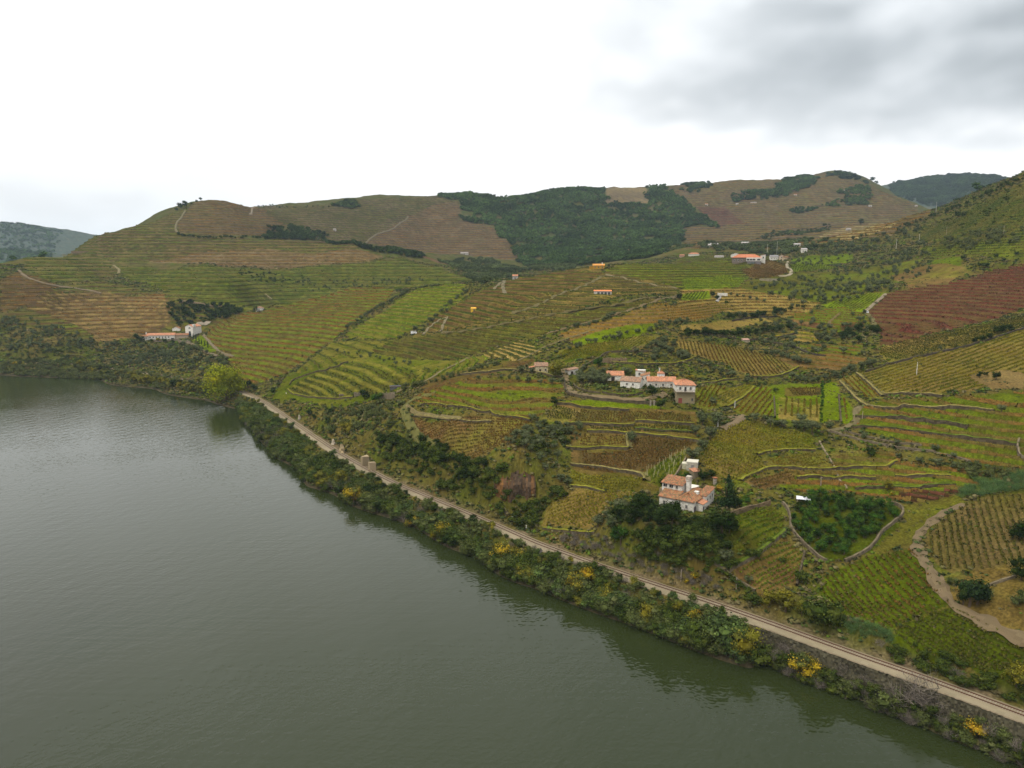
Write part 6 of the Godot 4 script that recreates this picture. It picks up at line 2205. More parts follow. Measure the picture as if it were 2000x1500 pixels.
func row(called: String, label: String, px: Array, count: int, lo: float, hi: float, loose := 1.5) -> void:
	var line := smooth_line(px, 1.0)
	for i in count:
		var p := line[clampi(int((i + rng.randf_range(0.1, 0.9)) / count * line.size()), 0, line.size() - 1)]
		var q := Vector3(p.x + rng.randf_range(-loose, loose), 0, p.z + rng.randf_range(-loose, loose))
		q.y = ground(q.x, q.z)
		plant(called, q, rng.randf_range(lo, hi), label)


func spans(poly: Array, H: PackedFloat32Array) -> Array:      # grid rows and the columns between which the polygon lies
	var pc := PackedFloat32Array()
	var pl := PackedFloat32Array()
	for i in range(0, poly.size(), 2):
		var q := cast(poly[i], poly[i + 1], H)
		pc.append((atan2(q.x, -q.z) - A0) / DA)
		pl.append((0.5 * log(q.x * q.x + q.z * q.z) - L0) / DL)
	var n := pc.size()
	var lo := NL
	var hi := 0
	for i in n:
		lo = mini(lo, int(pl[i]))
		hi = maxi(hi, int(pl[i]) + 1)
	var out: Array = []
	for l in range(maxi(lo, 0), mini(hi, NL - 2) + 1):
		var cuts := PackedFloat32Array()
		for i in n:
			var j := (i + 1) % n
			if (pl[i] <= l) != (pl[j] <= l):
				cuts.append(pc[i] + (l - pl[i]) / (pl[j] - pl[i]) * (pc[j] - pc[i]))
		cuts.sort()
		for s in range(0, cuts.size() - 1, 2):
			var a := clampf(cuts[s], 0, NA - 2)
			var b := clampf(cuts[s + 1], 0, NA - 2)
			var r := exp(L0 + DL * l)
			out.append([l, a, b, (b - a) * DA * r * DL * r])
	return out


func points_in(poly: Array, count: int, apart: float) -> PackedVector3Array:
	var sp := spans(poly, HG)
	var total := 0.0
	var sums := PackedFloat32Array()
	for s in sp:
		total += s[3]
		sums.append(total)
	var out := PackedVector3Array()
	if total <= 0.0:
		return out
	var cells := {}
	var tries := 0
	while out.size() < count and tries < count * 8:
		tries += 1
		var k := clampi(sums.bsearch(rng.randf() * total), 0, sp.size() - 1)
		var s: Array = sp[k]
		var r := exp(L0 + DL * (s[0] + rng.randf()))
		var az := A0 + DA * rng.randf_range(s[1], s[2])
		var x := r * sin(az)
		var z := -r * cos(az)
		var key := Vector2i(int(floor(x / apart)), int(floor(z / apart)))
		if apart > 0.0 and cells.has(key):
			continue
		cells[key] = true
		out.append(Vector3(x, ground(x, z), z))
	return out


func grove(called: String, label: String, poly: Array, count: int, lo: float, hi: float, apart := 2.2) -> void:
	for p in points_in(poly, count, apart):
		plant(called, p, rng.randf_range(lo, hi), label)


func ordinal(n: int) -> String:
	if n <= 19:
		return ORD[n - 1]
	if n >= 100:
		return "hundred and " + ordinal(n - 100) if n > 100 else "hundredth"
	return TENS[n / 10] + ("ieth" if n % 10 == 0 else "y-" + ORD[n % 10 - 1])


func settle_trees() -> void:
	# the largest in the picture of every kind stand as things of their own, the rest of a kind as one mass
	var great := spot(440, 782)
	planted = planted.filter(func(e): return e[0] == "poplar_tree" or Vector2(e[1].x - great.x, e[1].z - great.z).length() > 20.0)
	planted.sort_custom(func(a, b): return a[4] > b[4])
	var count := {}
	var singles := {}
	var rest := {}
	for e in planted:
		var v := seen_at(e[1])
		var n: int = count.get(e[0], 0)
		if n < 290 and v.x > -40 and v.x < 2040 and v.y < 1540:
			count[e[0]] = n + 1
			if not singles.has(e[3]):
				singles[e[3]] = []
			singles[e[3]].append(e)
		else:
			if not rest.has(e[0]):
				rest[e[0]] = []
			rest[e[0]].append(e)
	var r := RandomNumberGenerator.new()
	r.seed = 99
	for label in singles:
		var list: Array = singles[label]
		list.sort_custom(func(a, b): return seen_at(a[1]).x < seen_at(b[1]).x)
		for i in list.size():
			var e: Array = list[i]
			var k: Dictionary = trees[e[0]]
			var full: String = label if list.size() == 1 else "%s, %s from the left" % [label, ordinal(i + 1)]
			var o := thing(e[0], full, k.word, e[1], r.randf() * TAU, "" if list.size() == 1 else label)
			var wide := r.randf_range(0.9, 1.12)
			o.scale = Vector3(e[2] * wide, e[2], e[2] * wide)
			var v := r.randi() % 4
			var mesh: Mesh = (k.hi if e[4] > 0.0075 else k.lo)[v]
			part("crown" if k.shape != "bare" else "stems", mesh, M.leaf, o)
			if k.shape != "bare" and k.low > 0.01:
				part("trunk", k.trunks[v], M.bark, o)
	for called in rest:
		var places: Array = []
		var tints := PackedColorArray()
		for e in rest[called]:
			places.append(Transform3D(Basis(Vector3.UP, r.randf() * TAU).scaled(Vector3.ONE * e[2]), e[1]))
			var t := r.randf_range(0.8, 1.2)
			tints.append(Color(t, t, t))
		copies(called + "s_in_mass", "the smaller %s scattered over the hillsides" % String(called).replace("_", " ") , trees[called].lo[1], M.leaf, places, tints, "trees")
	print("trees planted ", planted.size(), " singles ", count)


func plant_trees() -> void:
	# --- along the river at left
	each("poplar_tree", "large yellow green tree on the bank where the river bends", [440, 782, 68])
	each("cypress_tree", "slim cypress on the lawn beside the manor", [373, 660, 9, 378, 663, 11, 383, 665, 11, 389, 669, 9, 394, 673, 10, 400, 676, 10, 406, 679, 12])
	each("cypress_tree", "slim cypress beside the small white square hut", [497, 610, 10, 502, 609, 12])
	each("autumn_tree", "small orange tree in front of the riverside manor", [309, 668, 10])
	each("dark_tree", "dark tree at the left end of the riverside manor", [268, 667, 15, 278, 669, 12])
	each("dark_tree", "round dark tree in front of the riverside manor", [296, 669, 8, 322, 670, 10, 338, 671, 8])
	each("olive_yellow_tree", "olive yellow tree on the far river bank", [262, 746, 15, 273, 747, 16, 285, 750, 17, 299, 750, 15, 316, 753, 16, 352, 760, 14, 366, 761, 14, 380, 765, 15, 394, 768, 15, 332, 757, 12, 205, 734, 9, 180, 733, 8, 190, 734, 7])
	each("autumn_tree", "small yellow bush on the far bank", [29, 716, 9, 172, 732, 7, 348, 758, 10])
	each("dark_tree", "dark tree among the yellow ones on the far bank", [340, 757, 18, 212, 735, 12, 405, 772, 14, 200, 735, 9])
	grove("grey_shrub", "grey shrub along the far water's edge", [0, 712, 60, 716, 150, 722, 230, 735, 330, 752, 400, 768, 410, 778, 300, 759, 200, 744, 100, 739, 0, 734], 240, 2.5, 5.5, 2.6)
	grove("olive_tree", "olive on the slope left of the manor", [0, 622, 60, 624, 125, 642, 185, 668, 172, 690, 100, 700, 0, 703], 120, 3.5, 6.0, 4.0)
	grove("olive_tree", "olive on the bank below the manor", [172, 695, 228, 670, 280, 666, 360, 672, 400, 690, 446, 702, 437, 724, 402, 742, 300, 722, 245, 716], 150, 3.5, 6.0, 3.6)
	grove("dark_tree", "dark tree in the hollow above the manor", [326, 597, 368, 592, 455, 602, 483, 609, 438, 626, 410, 632, 350, 640, 336, 636], 110, 5.0, 9.0, 4.5)
	each("dark_tree", "dark bushy tree right of the large yellow green tree", [470, 752, 14, 484, 758, 18, 497, 764, 14])
	each("dark_tree", "dark round bush above the railway bend", [534, 770, 14, 568, 806, 8])
	row("grey_shrub", "bush screening the far railway", [20, 713, 140, 716, 270, 733, 360, 749, 425, 760], 60, 4.0, 7.0, 2.0)
	row("olive_yellow_tree", "olive yellow bush screening the far railway", [150, 720, 270, 737, 360, 752, 415, 762], 18, 4.5, 7.5, 2.0)
	# --- the wooded river bank
	river_bank()
	each("autumn_tree", "bright yellow tree leaning over the water", [690, 988, 42, 815, 1026, 24, 866, 1052, 38, 800, 1030, 20])
	each("autumn_tree", "golden yellow tree on the bank below the yellow field", [980, 1100, 46, 1010, 1102, 34, 1024, 1130, 34])
	each("autumn_tree", "orange yellow tree on the farmhouse bank", [1122, 1160, 48, 1150, 1138, 40])
	each("autumn_tree", "small golden bush at the end of the tree belt", [1354, 1216, 34])
	each("autumn_tree", "orange yellow bush left of the stone wall", [1560, 1328, 46, 1578, 1318, 38])
	each("autumn_tree", "yellow bush at the foot of the stone wall", [1904, 1442, 42])
	each("willow_tree", "large drooping willow left of the stone wall", [1412, 1266, 72, 1385, 1255, 50, 1440, 1272, 54])
	each("olive_yellow_tree", "yellow green drooping tree over the water near the stone wall", [1455, 1284, 60])
	each("green_shrub", "dark green bush hanging over the water", [1492, 1296, 46, 1518, 1300, 30, 1472, 1290, 36])
	each("bare_shrub", "leafless pale bush on the stone wall", [1545, 1276, 26, 1560, 1290, 22, 1530, 1268, 20, 1700, 1338, 20, 1650, 1308, 18])
	each("bare_shrub", "tall leafless sapling before the stone wall", [1760, 1384, 56, 1802, 1372, 60, 1778, 1380, 44, 1825, 1392, 40])
	each("grey_shrub", "dull green bush below the stone wall", [1742, 1390, 40, 1950, 1446, 34, 1975, 1470, 30])
	each("green_shrub", "low green bush below the stone wall", [1792, 1398, 26, 1668, 1338, 14, 1616, 1320, 18, 1640, 1326, 12, 1690, 1350, 12, 1840, 1410, 16, 1868, 1425, 14])
	# --- scrub above the line
	grove("grey_shrub", "grey shrub on the rocky bank above the railway", [612, 800, 690, 792, 740, 795, 790, 786, 800, 810, 820, 850, 860, 880, 800, 900, 720, 872, 650, 845], 95, 2.0, 4.5, 2.0)
	grove("green_shrub", "green shrub right of the railway rocks", [740, 880, 800, 872, 870, 890, 960, 905, 985, 930, 985, 995, 930, 985, 850, 955, 770, 925], 95, 2.5, 5.5, 2.2)
	grove("dark_tree", "dark bush in the gully beside the grassy track", [740, 870, 820, 870, 900, 900, 960, 915, 960, 975, 880, 945, 800, 905], 34, 3.5, 6.5, 3.0)
	grove("olive_tree", "olive tree on the rocky knoll", [1042, 820, 1080, 826, 1128, 836, 1144, 850, 1112, 880, 1116, 950, 1110, 965, 1050, 930, 985, 920, 985, 875, 1010, 850], 66, 1.8, 4.6, 3.0)
	grove("green_shrub", "green bush among the knoll's olives", [1085, 840, 1135, 842, 1145, 855, 1105, 870, 1060, 900, 1000, 912, 1000, 890], 34, 1.6, 3.8, 2.2)
	grove("green_shrub", "green bush around the foot of the cliff", [930, 930, 965, 935, 965, 985, 1045, 985, 1090, 960, 1110, 975, 1060, 990, 1055, 1020, 1000, 1010, 940, 985], 46, 2.0, 4.5, 2.0)
	each("green_shrub", "round shrub beside the railway below the yellow field", [978, 1004, 24, 1014, 1028, 24, 1038, 1032, 28, 1000, 1020, 16])
	each("olive_yellow_tree", "yellow green bush on the bank above the railway", [676, 852, 30])
	each("grey_shrub", "round grey bush left of the yellow green bush", [646, 850, 24])
	each("dark_tree", "dark lone bush on the grass above the railway", [646, 810, 13, 640, 830, 16, 605, 812, 14, 614, 820, 12])
	each("dark_tree", "dark bush beside the roofless ruin by the river", [712, 780, 22])
	each("orange_tree", "round lime green tree left of the roofless ruin", [737, 788, 23])
	row("grey_shrub", "shrub in the hedge behind the grassy track", [700, 812, 745, 786, 785, 768, 830, 752, 870, 742, 915, 728, 975, 712], 48, 2.2, 4.4, 2.5)
	row("olive_tree", "small olive below the dark strip vineyard", [640, 800, 680, 785, 720, 800, 760, 790], 10, 1.5, 2.6, 4.0)
	# --- around the farmhouse in front
	each("cedar_tree", "tall dark conifer at the right end of the white farmhouse", [1421, 990, 62])
	each("round_conifer", "tall dark tree before the farmhouse's left wing", [1288, 1032, 44, 1300, 1034, 58, 1313, 1032, 60])
	each("dark_tree", "dark tree before the farmhouse's right front", [1408, 1046, 58, 1394, 1044, 36, 1424, 1040, 36])
	each("dark_tree", "dark tree left of the farmhouse", [1262, 1006, 46, 1250, 1000, 42, 1276, 1014, 36, 1240, 1010, 36])
	each("green_shrub", "dark bush on the bank below the farmhouse", [1330, 1070, 46, 1352, 1066, 36, 1372, 1066, 38, 1288, 1074, 36, 1310, 1082, 34, 1270, 1064, 30, 1345, 1094, 28, 1382, 1080, 26, 1300, 1100, 26, 1325, 1104, 22, 1364, 1096, 24, 1250, 1084, 28, 1275, 1096, 20, 1390, 1060, 22])
	grove("green_shrub", "bush in the thicket between farmhouse and railway", [1235, 1060, 1290, 1050, 1400, 1070, 1440, 1110, 1400, 1130, 1340, 1120, 1260, 1100], 60, 2.0, 4.4, 2.2)
	grove("bare_shrub", "leafless bush on the slope above the railway", [1080, 1050, 1160, 1052, 1240, 1085, 1330, 1122, 1400, 1140, 1390, 1160, 1300, 1130, 1180, 1090], 60, 1.5, 3.0, 1.6)
	grove("dark_tree", "dark bush in the thicket below the farmhouse", [1180, 1030, 1250, 1010, 1300, 1040, 1400, 1050, 1420, 1085, 1330, 1080, 1250, 1065], 36, 3.0, 5.5, 2.6)
	each("orange_tree", "bright round tree below the farmhouse bank", [1213, 1062, 38, 1200, 1056, 26])
	each("olive_tree", "grey olive left of the bright lawn strip", [1210, 1004, 30, 1167, 1030, 26, 1197, 1030, 28, 1228, 1022, 26, 1186, 1012, 18, 1222, 1000, 24])
	each("olive_tree", "grey olive right of the farmhouse bank", [1415, 1102, 32, 1462, 1140, 16])
	each("green_shrub", "leafy bush below the farmhouse walls", [1326, 1022, 16, 1340, 1024, 15, 1353, 1025, 13, 1366, 1023, 14, 1379, 1020, 17, 1392, 1014, 18, 1318, 1016, 14, 1334, 1030, 16, 1360, 1032, 15, 1384, 1028, 18])
	each("orange_tree", "pale leafy citrus bush right of the dark conifer", [1444, 990, 18, 1458, 984, 16])
	each("dark_tree", "dark tree behind the farmhouse roof", [1300, 952, 24, 1376, 938, 20, 1390, 934, 18, 1366, 930, 14, 1344, 936, 14])
	each("orange_tree", "green bush between the tank house and the farmhouse", [1330, 940, 16, 1340, 934, 14])
	each("autumn_tree", "orange creeper bush beside the dark conifer", [1404, 962, 20])
	each("green_shrub", "low green scrub on the railway slope", [1420, 1128, 16, 1445, 1150, 18, 1460, 1158, 16, 1400, 1120, 14, 1380, 1118, 14, 1240, 1100, 14, 1360, 1128, 14, 1430, 1140, 16])
	each("bare_shrub", "purple leafless shrub on the railway slope", [1100, 1060, 14, 1120, 1066, 16, 1140, 1070, 14, 1160, 1074, 16, 1185, 1084, 14, 1210, 1096, 14, 1235, 1108, 14, 1270, 1118, 16, 1300, 1124, 16, 1325, 1132, 14, 1350, 1140, 14, 1375, 1142, 16, 1400, 1150, 14])
	each("autumn_tree", "small orange tinted bush on the railway slope", [1246, 1078, 12, 1362, 1134, 18, 1342, 1142, 14])
	# --- the near right
	each("olive_yellow_tree", "broad olive yellow bush above the railway", [1535, 1194, 40, 1502, 1184, 32, 1566, 1202, 28])
	each("green_shrub", "large dark bush left of the near reeds", [1607, 1228, 58, 1590, 1218, 40, 1628, 1226, 36])
	each("green_shrub", "dark bush left of the broad olive yellow bushes", [1462, 1176, 20, 1478, 1182, 24])
	grove("reed_clump", "green reeds beside the near vineyard", [1645, 1216, 1680, 1224, 1742, 1244, 1740, 1260, 1700, 1250, 1655, 1238], 34, 2.2, 3.4, 1.2)
	row("green_shrub", "green bush in the railway hedge at right", [1745, 1276, 1800, 1296, 1860, 1318, 1930, 1342, 1990, 1362], 46, 1.4, 3.2, 2.2)
	each("bare_shrub", "dark leafless bush in the railway hedge", [1718, 1262, 18, 1860, 1318, 20, 1875, 1326, 18])
	each("olive_yellow_tree", "golden bush at the lower right picture edge", [1985, 1340, 38, 2005, 1346, 30])
	each("round_conifer", "dark upright conifer on the near dirt track", [1893, 1184, 66, 1908, 1180, 46, 1880, 1180, 36])
	each("grey_shrub", "grey bush beside the dark upright conifer", [1922, 1172, 24, 1858, 1144, 16])
	each("dark_tree", "round dark tree at the right picture edge", [1992, 1056, 34, 1994, 1132, 40, 2002, 1050, 30])
	each("grey_shrub", "grey bush at the right picture edge", [1990, 1184, 22, 2006, 1180, 26])
	each("green_shrub", "small bush by the diagonal grey wall", [1478, 1088, 18, 1466, 1090, 20, 1506, 1062, 14, 1449, 1052, 8, 1530, 1100, 14, 1565, 1140, 26])
	grove("orange_tree", "orange tree in the walled orchard", [1562, 985, 1600, 968, 1700, 985, 1742, 988, 1758, 1000, 1750, 1020, 1716, 1050, 1690, 1072, 1650, 1088, 1612, 1090, 1580, 1066, 1552, 1036, 1548, 1010], 84, 2.4, 4.4, 2.4)
	grove("dark_tree", "dark bush in the walled orchard", [1562, 990, 1640, 975, 1742, 990, 1755, 1010, 1700, 1060, 1640, 1085, 1590, 1070, 1555, 1030], 26, 2.4, 4.2, 3.0)
	grove("reed_clump", "blue green cane in the stand at the right", [1868, 972, 1886, 950, 1940, 938, 2000, 928, 2060, 924, 2060, 958, 1990, 962, 1920, 972], 95, 2.8, 4.2, 1.5)
	grove("grey_shrub", "grey bush in the thicket above the cane", [1866, 912, 1900, 912, 1962, 924, 1980, 936, 1920, 938, 1880, 930], 22, 2.0, 3.4, 2.0)
	each("olive_tree", "olive tree on the long stone wall at right", [1688, 860, 15, 1751, 870, 12, 1793, 906, 14, 1829, 914, 18, 1826, 882, 13, 1862, 896, 11, 1861, 917, 13, 1907, 908, 9, 1754, 896, 11])
	each("dark_tree", "dark round bush under the long stone wall", [1700, 894, 20])
	each("olive_tree", "lone olive in the banded terraces", [1955, 808, 16])
	each("olive_yellow_tree", "yellow green tree below the brown terraces", [1733, 958, 20])
	each("autumn_tree", "orange bush beside the yellow green tree", [1744, 968, 9])
	# --- round the white farm
	grove("olive_tree", "olive of the clump left of the white farm", [1118, 742, 1132, 733, 1180, 730, 1186, 752, 1175, 758, 1132, 753], 20, 4.2, 5.8, 3.0)
	each("olive_tree", "olive along the top of the brown spur", [934, 741, 9, 979, 740, 9, 995, 741, 9, 1011, 745, 13, 1032, 748, 14, 1055, 752, 12, 1078, 752, 15, 1098, 750, 14])
	each("olive_tree", "olive left of the old cream farmhouse", [1019, 728, 14, 1038, 730, 15])
	each("olive_yellow_tree", "broad spreading tree between the two old farm buildings", [1089, 736, 36])
	each("olive_tree", "small tree on the path above the old farmhouse", [1073, 700, 6, 1078, 696, 6, 1084, 690, 7])
	row("green_shrub", "shrub in the hedge above the old farmhouse", [1068, 708, 1082, 703, 1096, 699, 1106, 696], 14, 1.6, 2.2, 0.5)
	each("orange_tree", "dark green round tree left of the roofless stone ruin", [1168, 717, 21])
	each("olive_tree", "small olive on the lane wall by the outbuilding", [1140, 724, 11, 1172, 726, 6])
	each("dark_tree", "round green bush on the upper brown spur", [1083, 792, 19])
	each("olive_tree", "olive behind the roofs of the white farm", [1192, 728, 13, 1222, 733, 17, 1231, 733, 12, 1252, 726, 13, 1300, 734, 12, 1318, 735, 7, 1330, 735, 8])
	each("autumn_tree", "yellow bush behind the two storey farm house", [1320, 736, 8, 1350, 742, 10, 1344, 740, 8])
	each("dark_tree", "dark tree in the courtyard of the white farm", [1274, 775, 24])
	each("dark_tree", "dark bush below the courtyard of the white farm", [1290, 800, 21, 1316, 782, 17])
	grove("olive_tree", "olive of the grove behind the white farm", [1268, 676, 1300, 666, 1316, 668, 1322, 690, 1352, 704, 1320, 708, 1270, 706], 24, 3.4, 5.2, 3.2)
	each("olive_tree", "olive in the line above the ruin", [1225, 692, 10, 1242, 690, 11, 1264, 684, 12, 1284, 674, 9, 1292, 668, 9])
	each("olive_tree", "large olive in the line beside the terraces", [1371, 830, 29, 1401, 832, 29, 1392, 792, 17, 1416, 808, 15, 1359, 850, 23, 1386, 860, 30, 1371, 880, 24, 1352, 900, 26, 1364, 890, 18])
	each("olive_tree", "lone round olive on the terrace corner", [1233, 864, 24])
	each("olive_tree", "olive along the wide tan vineyard", [1344, 702, 12, 1365, 711, 11, 1386, 719, 13, 1408, 733, 16, 1431, 739, 16, 1458, 751, 17, 1375, 714, 10, 1396, 726, 12, 1422, 737, 12])
	each("olive_tree", "olive in the row above the golden vineyard", [1472, 825, 19, 1493, 820, 10, 1505, 834, 18, 1529, 837, 18, 1517, 834, 14, 1565, 828, 20, 1571, 842, 23, 1586, 847, 26, 1555, 838, 18, 1622, 838, 14])
	each("olive_tree", "olive above the garden vineyards", [1547, 742, 16, 1558, 745, 13, 1572, 748, 13, 1586, 750, 14, 1598, 746, 13, 1610, 744, 15, 1631, 740, 16, 1648, 733, 16, 1661, 729, 19, 1682, 722, 16, 1695, 717, 13, 1704, 715, 14])
	each("green_shrub", "small bush at the corner of the garden vineyards", [1514, 766, 12, 1484, 752, 8])
	row("orange_tree", "bright hedge bush beside the garden vineyard", [1607, 752, 1606, 775, 1605, 800, 1604, 826], 14, 1.8, 2.6, 0.4)
	# --- the middle distance
	row("olive_tree", "olive in the long hedgerow on the green hill", [676, 642, 700, 626, 728, 608, 755, 592, 780, 580, 800, 570, 830, 563, 858, 560], 44, 2.8, 5.0, 1.6)
	row("olive_tree", "olive in the broken row above the hairpin", [815, 645, 832, 636, 850, 622, 862, 612, 880, 594, 896, 582, 912, 568], 26, 3.0, 5.5, 4.0)
	row("olive_tree", "olive in the double row on the bank", [1108, 686, 1140, 675, 1180, 665, 1220, 656, 1250, 650, 1280, 642, 1310, 633, 1338, 627], 44, 2.6, 4.2, 2.8)
	row("olive_tree", "olive in the short row left of the orange vineyard", [1118, 642, 1140, 638, 1160, 634, 1185, 624, 1198, 618], 15, 2.6, 4.2, 1.8)
	row("dark_tree", "dark tree in the middle olive hedge", [1336, 658, 1370, 656, 1400, 656, 1450, 656, 1490, 652, 1520, 648, 1548, 640], 36, 4.0, 6.2, 2.2)
	row("dark_tree", "round dark tree above the dark stone wall", [1420, 622, 1450, 622, 1475, 620, 1505, 616, 1530, 610, 1560, 602], 20, 4.2, 6.4, 3.4)
	grove("olive_tree", "small olive of the bright village grove", [1545, 507, 1667, 497, 1664, 511, 1545, 517], 50, 3.2, 4.6, 4.0)
	grove("olive_tree", "olive on the slope below the winery", [1430, 561, 1500, 549, 1580, 540, 1640, 520, 1700, 502, 1800, 505, 1790, 530, 1730, 560, 1690, 578, 1600, 575, 1530, 585, 1470, 577], 125, 3.6, 6.2, 4.2)
	grove("olive_tree", "olive in the belt above the striped vineyard", [1520, 582, 1600, 568, 1700, 558, 1752, 553, 1742, 572, 1660, 590, 1560, 602], 64, 3.6, 6.0, 4.0)
	grove("olive_tree", "olive below the far hill terraces", [1620, 474, 1700, 460, 1790, 434, 1802, 452, 1750, 478, 1660, 500, 1600, 496], 90, 4.0, 7.0, 5.0)
	row("dark_tree", "dark tree on the right skyline ridge", [1750, 447, 1800, 432, 1840, 418, 1880, 402, 1920, 383, 1960, 366, 2010, 346], 56, 3.0, 6.0, 5.0)
	grove("grey_shrub", "grey tree in the right slope's band", [1830, 474, 1880, 462, 1920, 455, 2000, 452, 2060, 455, 2000, 476, 1900, 490, 1850, 490], 55, 4.0, 6.5, 3.0)
	grove("green_shrub", "bush scattered on the upper right slope", [1880, 400, 1960, 362, 2050, 340, 2060, 440, 1900, 460, 1830, 440], 60, 2.5, 5.0, 4.0)
	grove("olive_tree", "olive on the shoulder beyond the winery grove", [1700, 505, 1800, 470, 1830, 490, 1810, 520, 1830, 540, 1790, 545], 46, 3.8, 6.0, 4.0)
	each("dark_tree", "dark bush on the right slope's long wall", [1905, 670, 12, 1918, 668, 13, 1932, 665, 14, 1946, 652, 13, 1958, 651, 16, 1972, 648, 14, 1913, 738, 12, 1945, 742, 16, 1925, 736, 10])
	each("dark_tree", "dark bush above the red vineyard", [1870, 426, 12, 1882, 425, 10, 1915, 523, 10, 1925, 524, 11, 1880, 508, 9, 1945, 505, 9, 1985, 500, 9, 1960, 512, 8])
	each("olive_tree", "tiny round tree below the red vineyard", [1685, 694, 10, 1836, 684, 8])
	grove("olive_tree", "olive scattered over the small mid-right plots", [1440, 606, 1560, 600, 1690, 612, 1705, 690, 1610, 700, 1450, 690], 60, 3.2, 5.4, 6.0)
	grove("dark_tree", "dark tree at the red vineyard's lower corner", [1640, 655, 1680, 635, 1712, 645, 1718, 668, 1680, 672, 1645, 670], 24, 4.0, 6.0, 3.0)
	each("olive_tree", "olive between the small brown plots", [1600, 667, 17, 1616, 670, 15, 1606, 640, 11, 1620, 644, 12, 1380, 670, 11, 1422, 677, 11, 1436, 676, 9, 1506, 675, 11, 1535, 681, 13, 1597, 694, 15, 1468, 690, 14, 1496, 692, 11, 1515, 640, 14, 1540, 636, 13])
	row("olive_tree", "dark olive in the line below the tan vineyard", [1508, 692, 1530, 698, 1550, 706, 1582, 714], 16, 3.0, 4.4, 1.4)
	each("olive_tree", "small olive in the row on the green strip", [1427, 578, 7, 1440, 580, 7, 1452, 582, 7, 1465, 585, 8, 1478, 588, 8, 1493, 591, 8])
	each("dark_tree", "dark lone tree beside the small green vineyard", [1326, 585, 13, 1392, 580, 12, 1400, 586, 11, 1419, 595, 9])
	each("dark_tree", "dark round tree above the orange roofed shed", [1195, 571, 7])
	each("dark_tree", "dark tree on the crown of the spur", [1137, 522, 10, 1235, 510, 8, 1222, 511, 7, 1300, 600, 6, 1260, 602, 8])
	each("olive_tree", "small tree on the green tongue of land", [1258, 604, 8, 780, 662, 8, 705, 700, 8, 760, 705, 8, 800, 712, 9, 790, 710, 8, 742, 700, 6])
	row("olive_tree", "small tree along the track on the green tongue", [655, 690, 690, 690, 740, 702, 790, 710, 810, 712], 14, 2.4, 4.0, 5.0)
	grove("olive_tree", "tiny olive low on the left hill", [500, 562, 620, 546, 700, 546, 860, 549, 800, 557, 650, 566], 70, 3.0, 4.6, 6.0)
	each("dark_tree", "dark lone tree on the far terraces", [1681, 440, 12])
	each("dark_tree", "tree on the skyline of the left dome", [352, 409, 12, 362, 406, 13, 345, 413, 8, 392, 392, 7, 384, 396, 6, 374, 400, 5])
	row("dark_tree", "small bush on the skyline left of the dome", [70, 520, 120, 500, 180, 476, 230, 458, 290, 436, 335, 416], 20, 1.5, 3.6, 4.0)
	row("dark_tree", "dark bush in the line across the left hill", [346, 458, 380, 464, 420, 466, 470, 466, 520, 467], 40, 4.0, 7.0, 3.0)
	wall_growth()
	settle_trees()


func river_bank() -> void:
	var r := RandomNumberGenerator.new()
	r.seed = 404
	var stretches := [[0.0, 470, "at the bend"], [470, 640, "below the railway straight"], [640, 800, "below the concrete blocks"], [800, 960, "opposite the cliff"], [960, 1120, "below the yellow field"], [1120, 1300, "below the white farmhouse"], [1300, 1560, "near the stone wall"]]
	var tries := 0
	var made := 0
	var cells := {}
	while tries < 9000 and made < 760:
		tries += 1
		var c := r.randf_range((-0.375 - A0) / DA, (0.345 - A0) / DA)
		var side := r.randf_range(-46.0, -5.0)
		var p := rail_point(c, side, 0.0)
		p.y = ground(p.x, p.z)
		if p.y < -0.15:
			continue
		var key := Vector2i(int(floor(p.x / 2.3)), int(floor(p.z / 2.3)))
		if cells.has(key):
			continue
		cells[key] = true
		var v := seen_at(p)
		if v.x < 462 or v.x > 1530:
			continue
		made += 1
		var near_track := smoothstep(-14.0, -6.0, side)
		var at_water := 1.0 - smoothstep(0.5, 2.5, p.y)
		var tall := lerpf(r.randf_range(4.0, 10.5), r.randf_range(1.8, 4.6), near_track)
		tall = lerpf(tall, r.randf_range(3.0, 6.5), at_water)
		var roll := r.randf() + n_big.get_noise_2d(p.x * 1.5, p.z * 1.5) * 0.5
		var called := "grey_shrub"
		var word := "grey green bush"
		if roll < 0.22:
			called = "green_shrub"; word = "dark bush"
		elif roll < 0.40:
			called = "willow_tree"; word = "leafy willow"
		elif roll < 0.52:
			called = "olive_yellow_tree"; word = "olive yellow bush"
			if v.x > 640 and r.randf() < 0.6:
				called = "grey_shrub"; word = "grey green bush"
		elif roll < 0.58:
			called = "bare_shrub"; word = "leafless bush"
		elif roll > 0.92:
			called = "dark_tree"; word = "blackish bush"
		var where := ""
		for s in stretches:
			if v.x >= s[0] and v.x < s[1]:
				where = s[2]
		plant(called, p, tall, "%s on the bank %s" % [word, where])


func wall_growth() -> void:                      # what grows at the foot of the railway wall
	var r := RandomNumberGenerator.new()
	r.seed = 77
	for i in 260:
		var c := r.randf_range((0.352 - A0) / DA, (0.69 - A0) / DA)
		var p := rail_point(c, r.randf_range(-8.6, -5.0), 0.0)
		p.y = maxf(ground(p.x, p.z), -0.1) if r.randf() < 0.7 else r.randf_range(1.0, 4.5)
		var roll := r.randf()
		var called := "green_shrub" if roll < 0.34 else "grey_shrub" if roll < 0.62 else "bare_shrub"
		var word := "green bush" if roll < 0.34 else "dull green bush" if roll < 0.62 else "leafless bush"
		plant(called, p, r.randf_range(1.2, 4.0), "%s along the foot of the stone wall" % word)


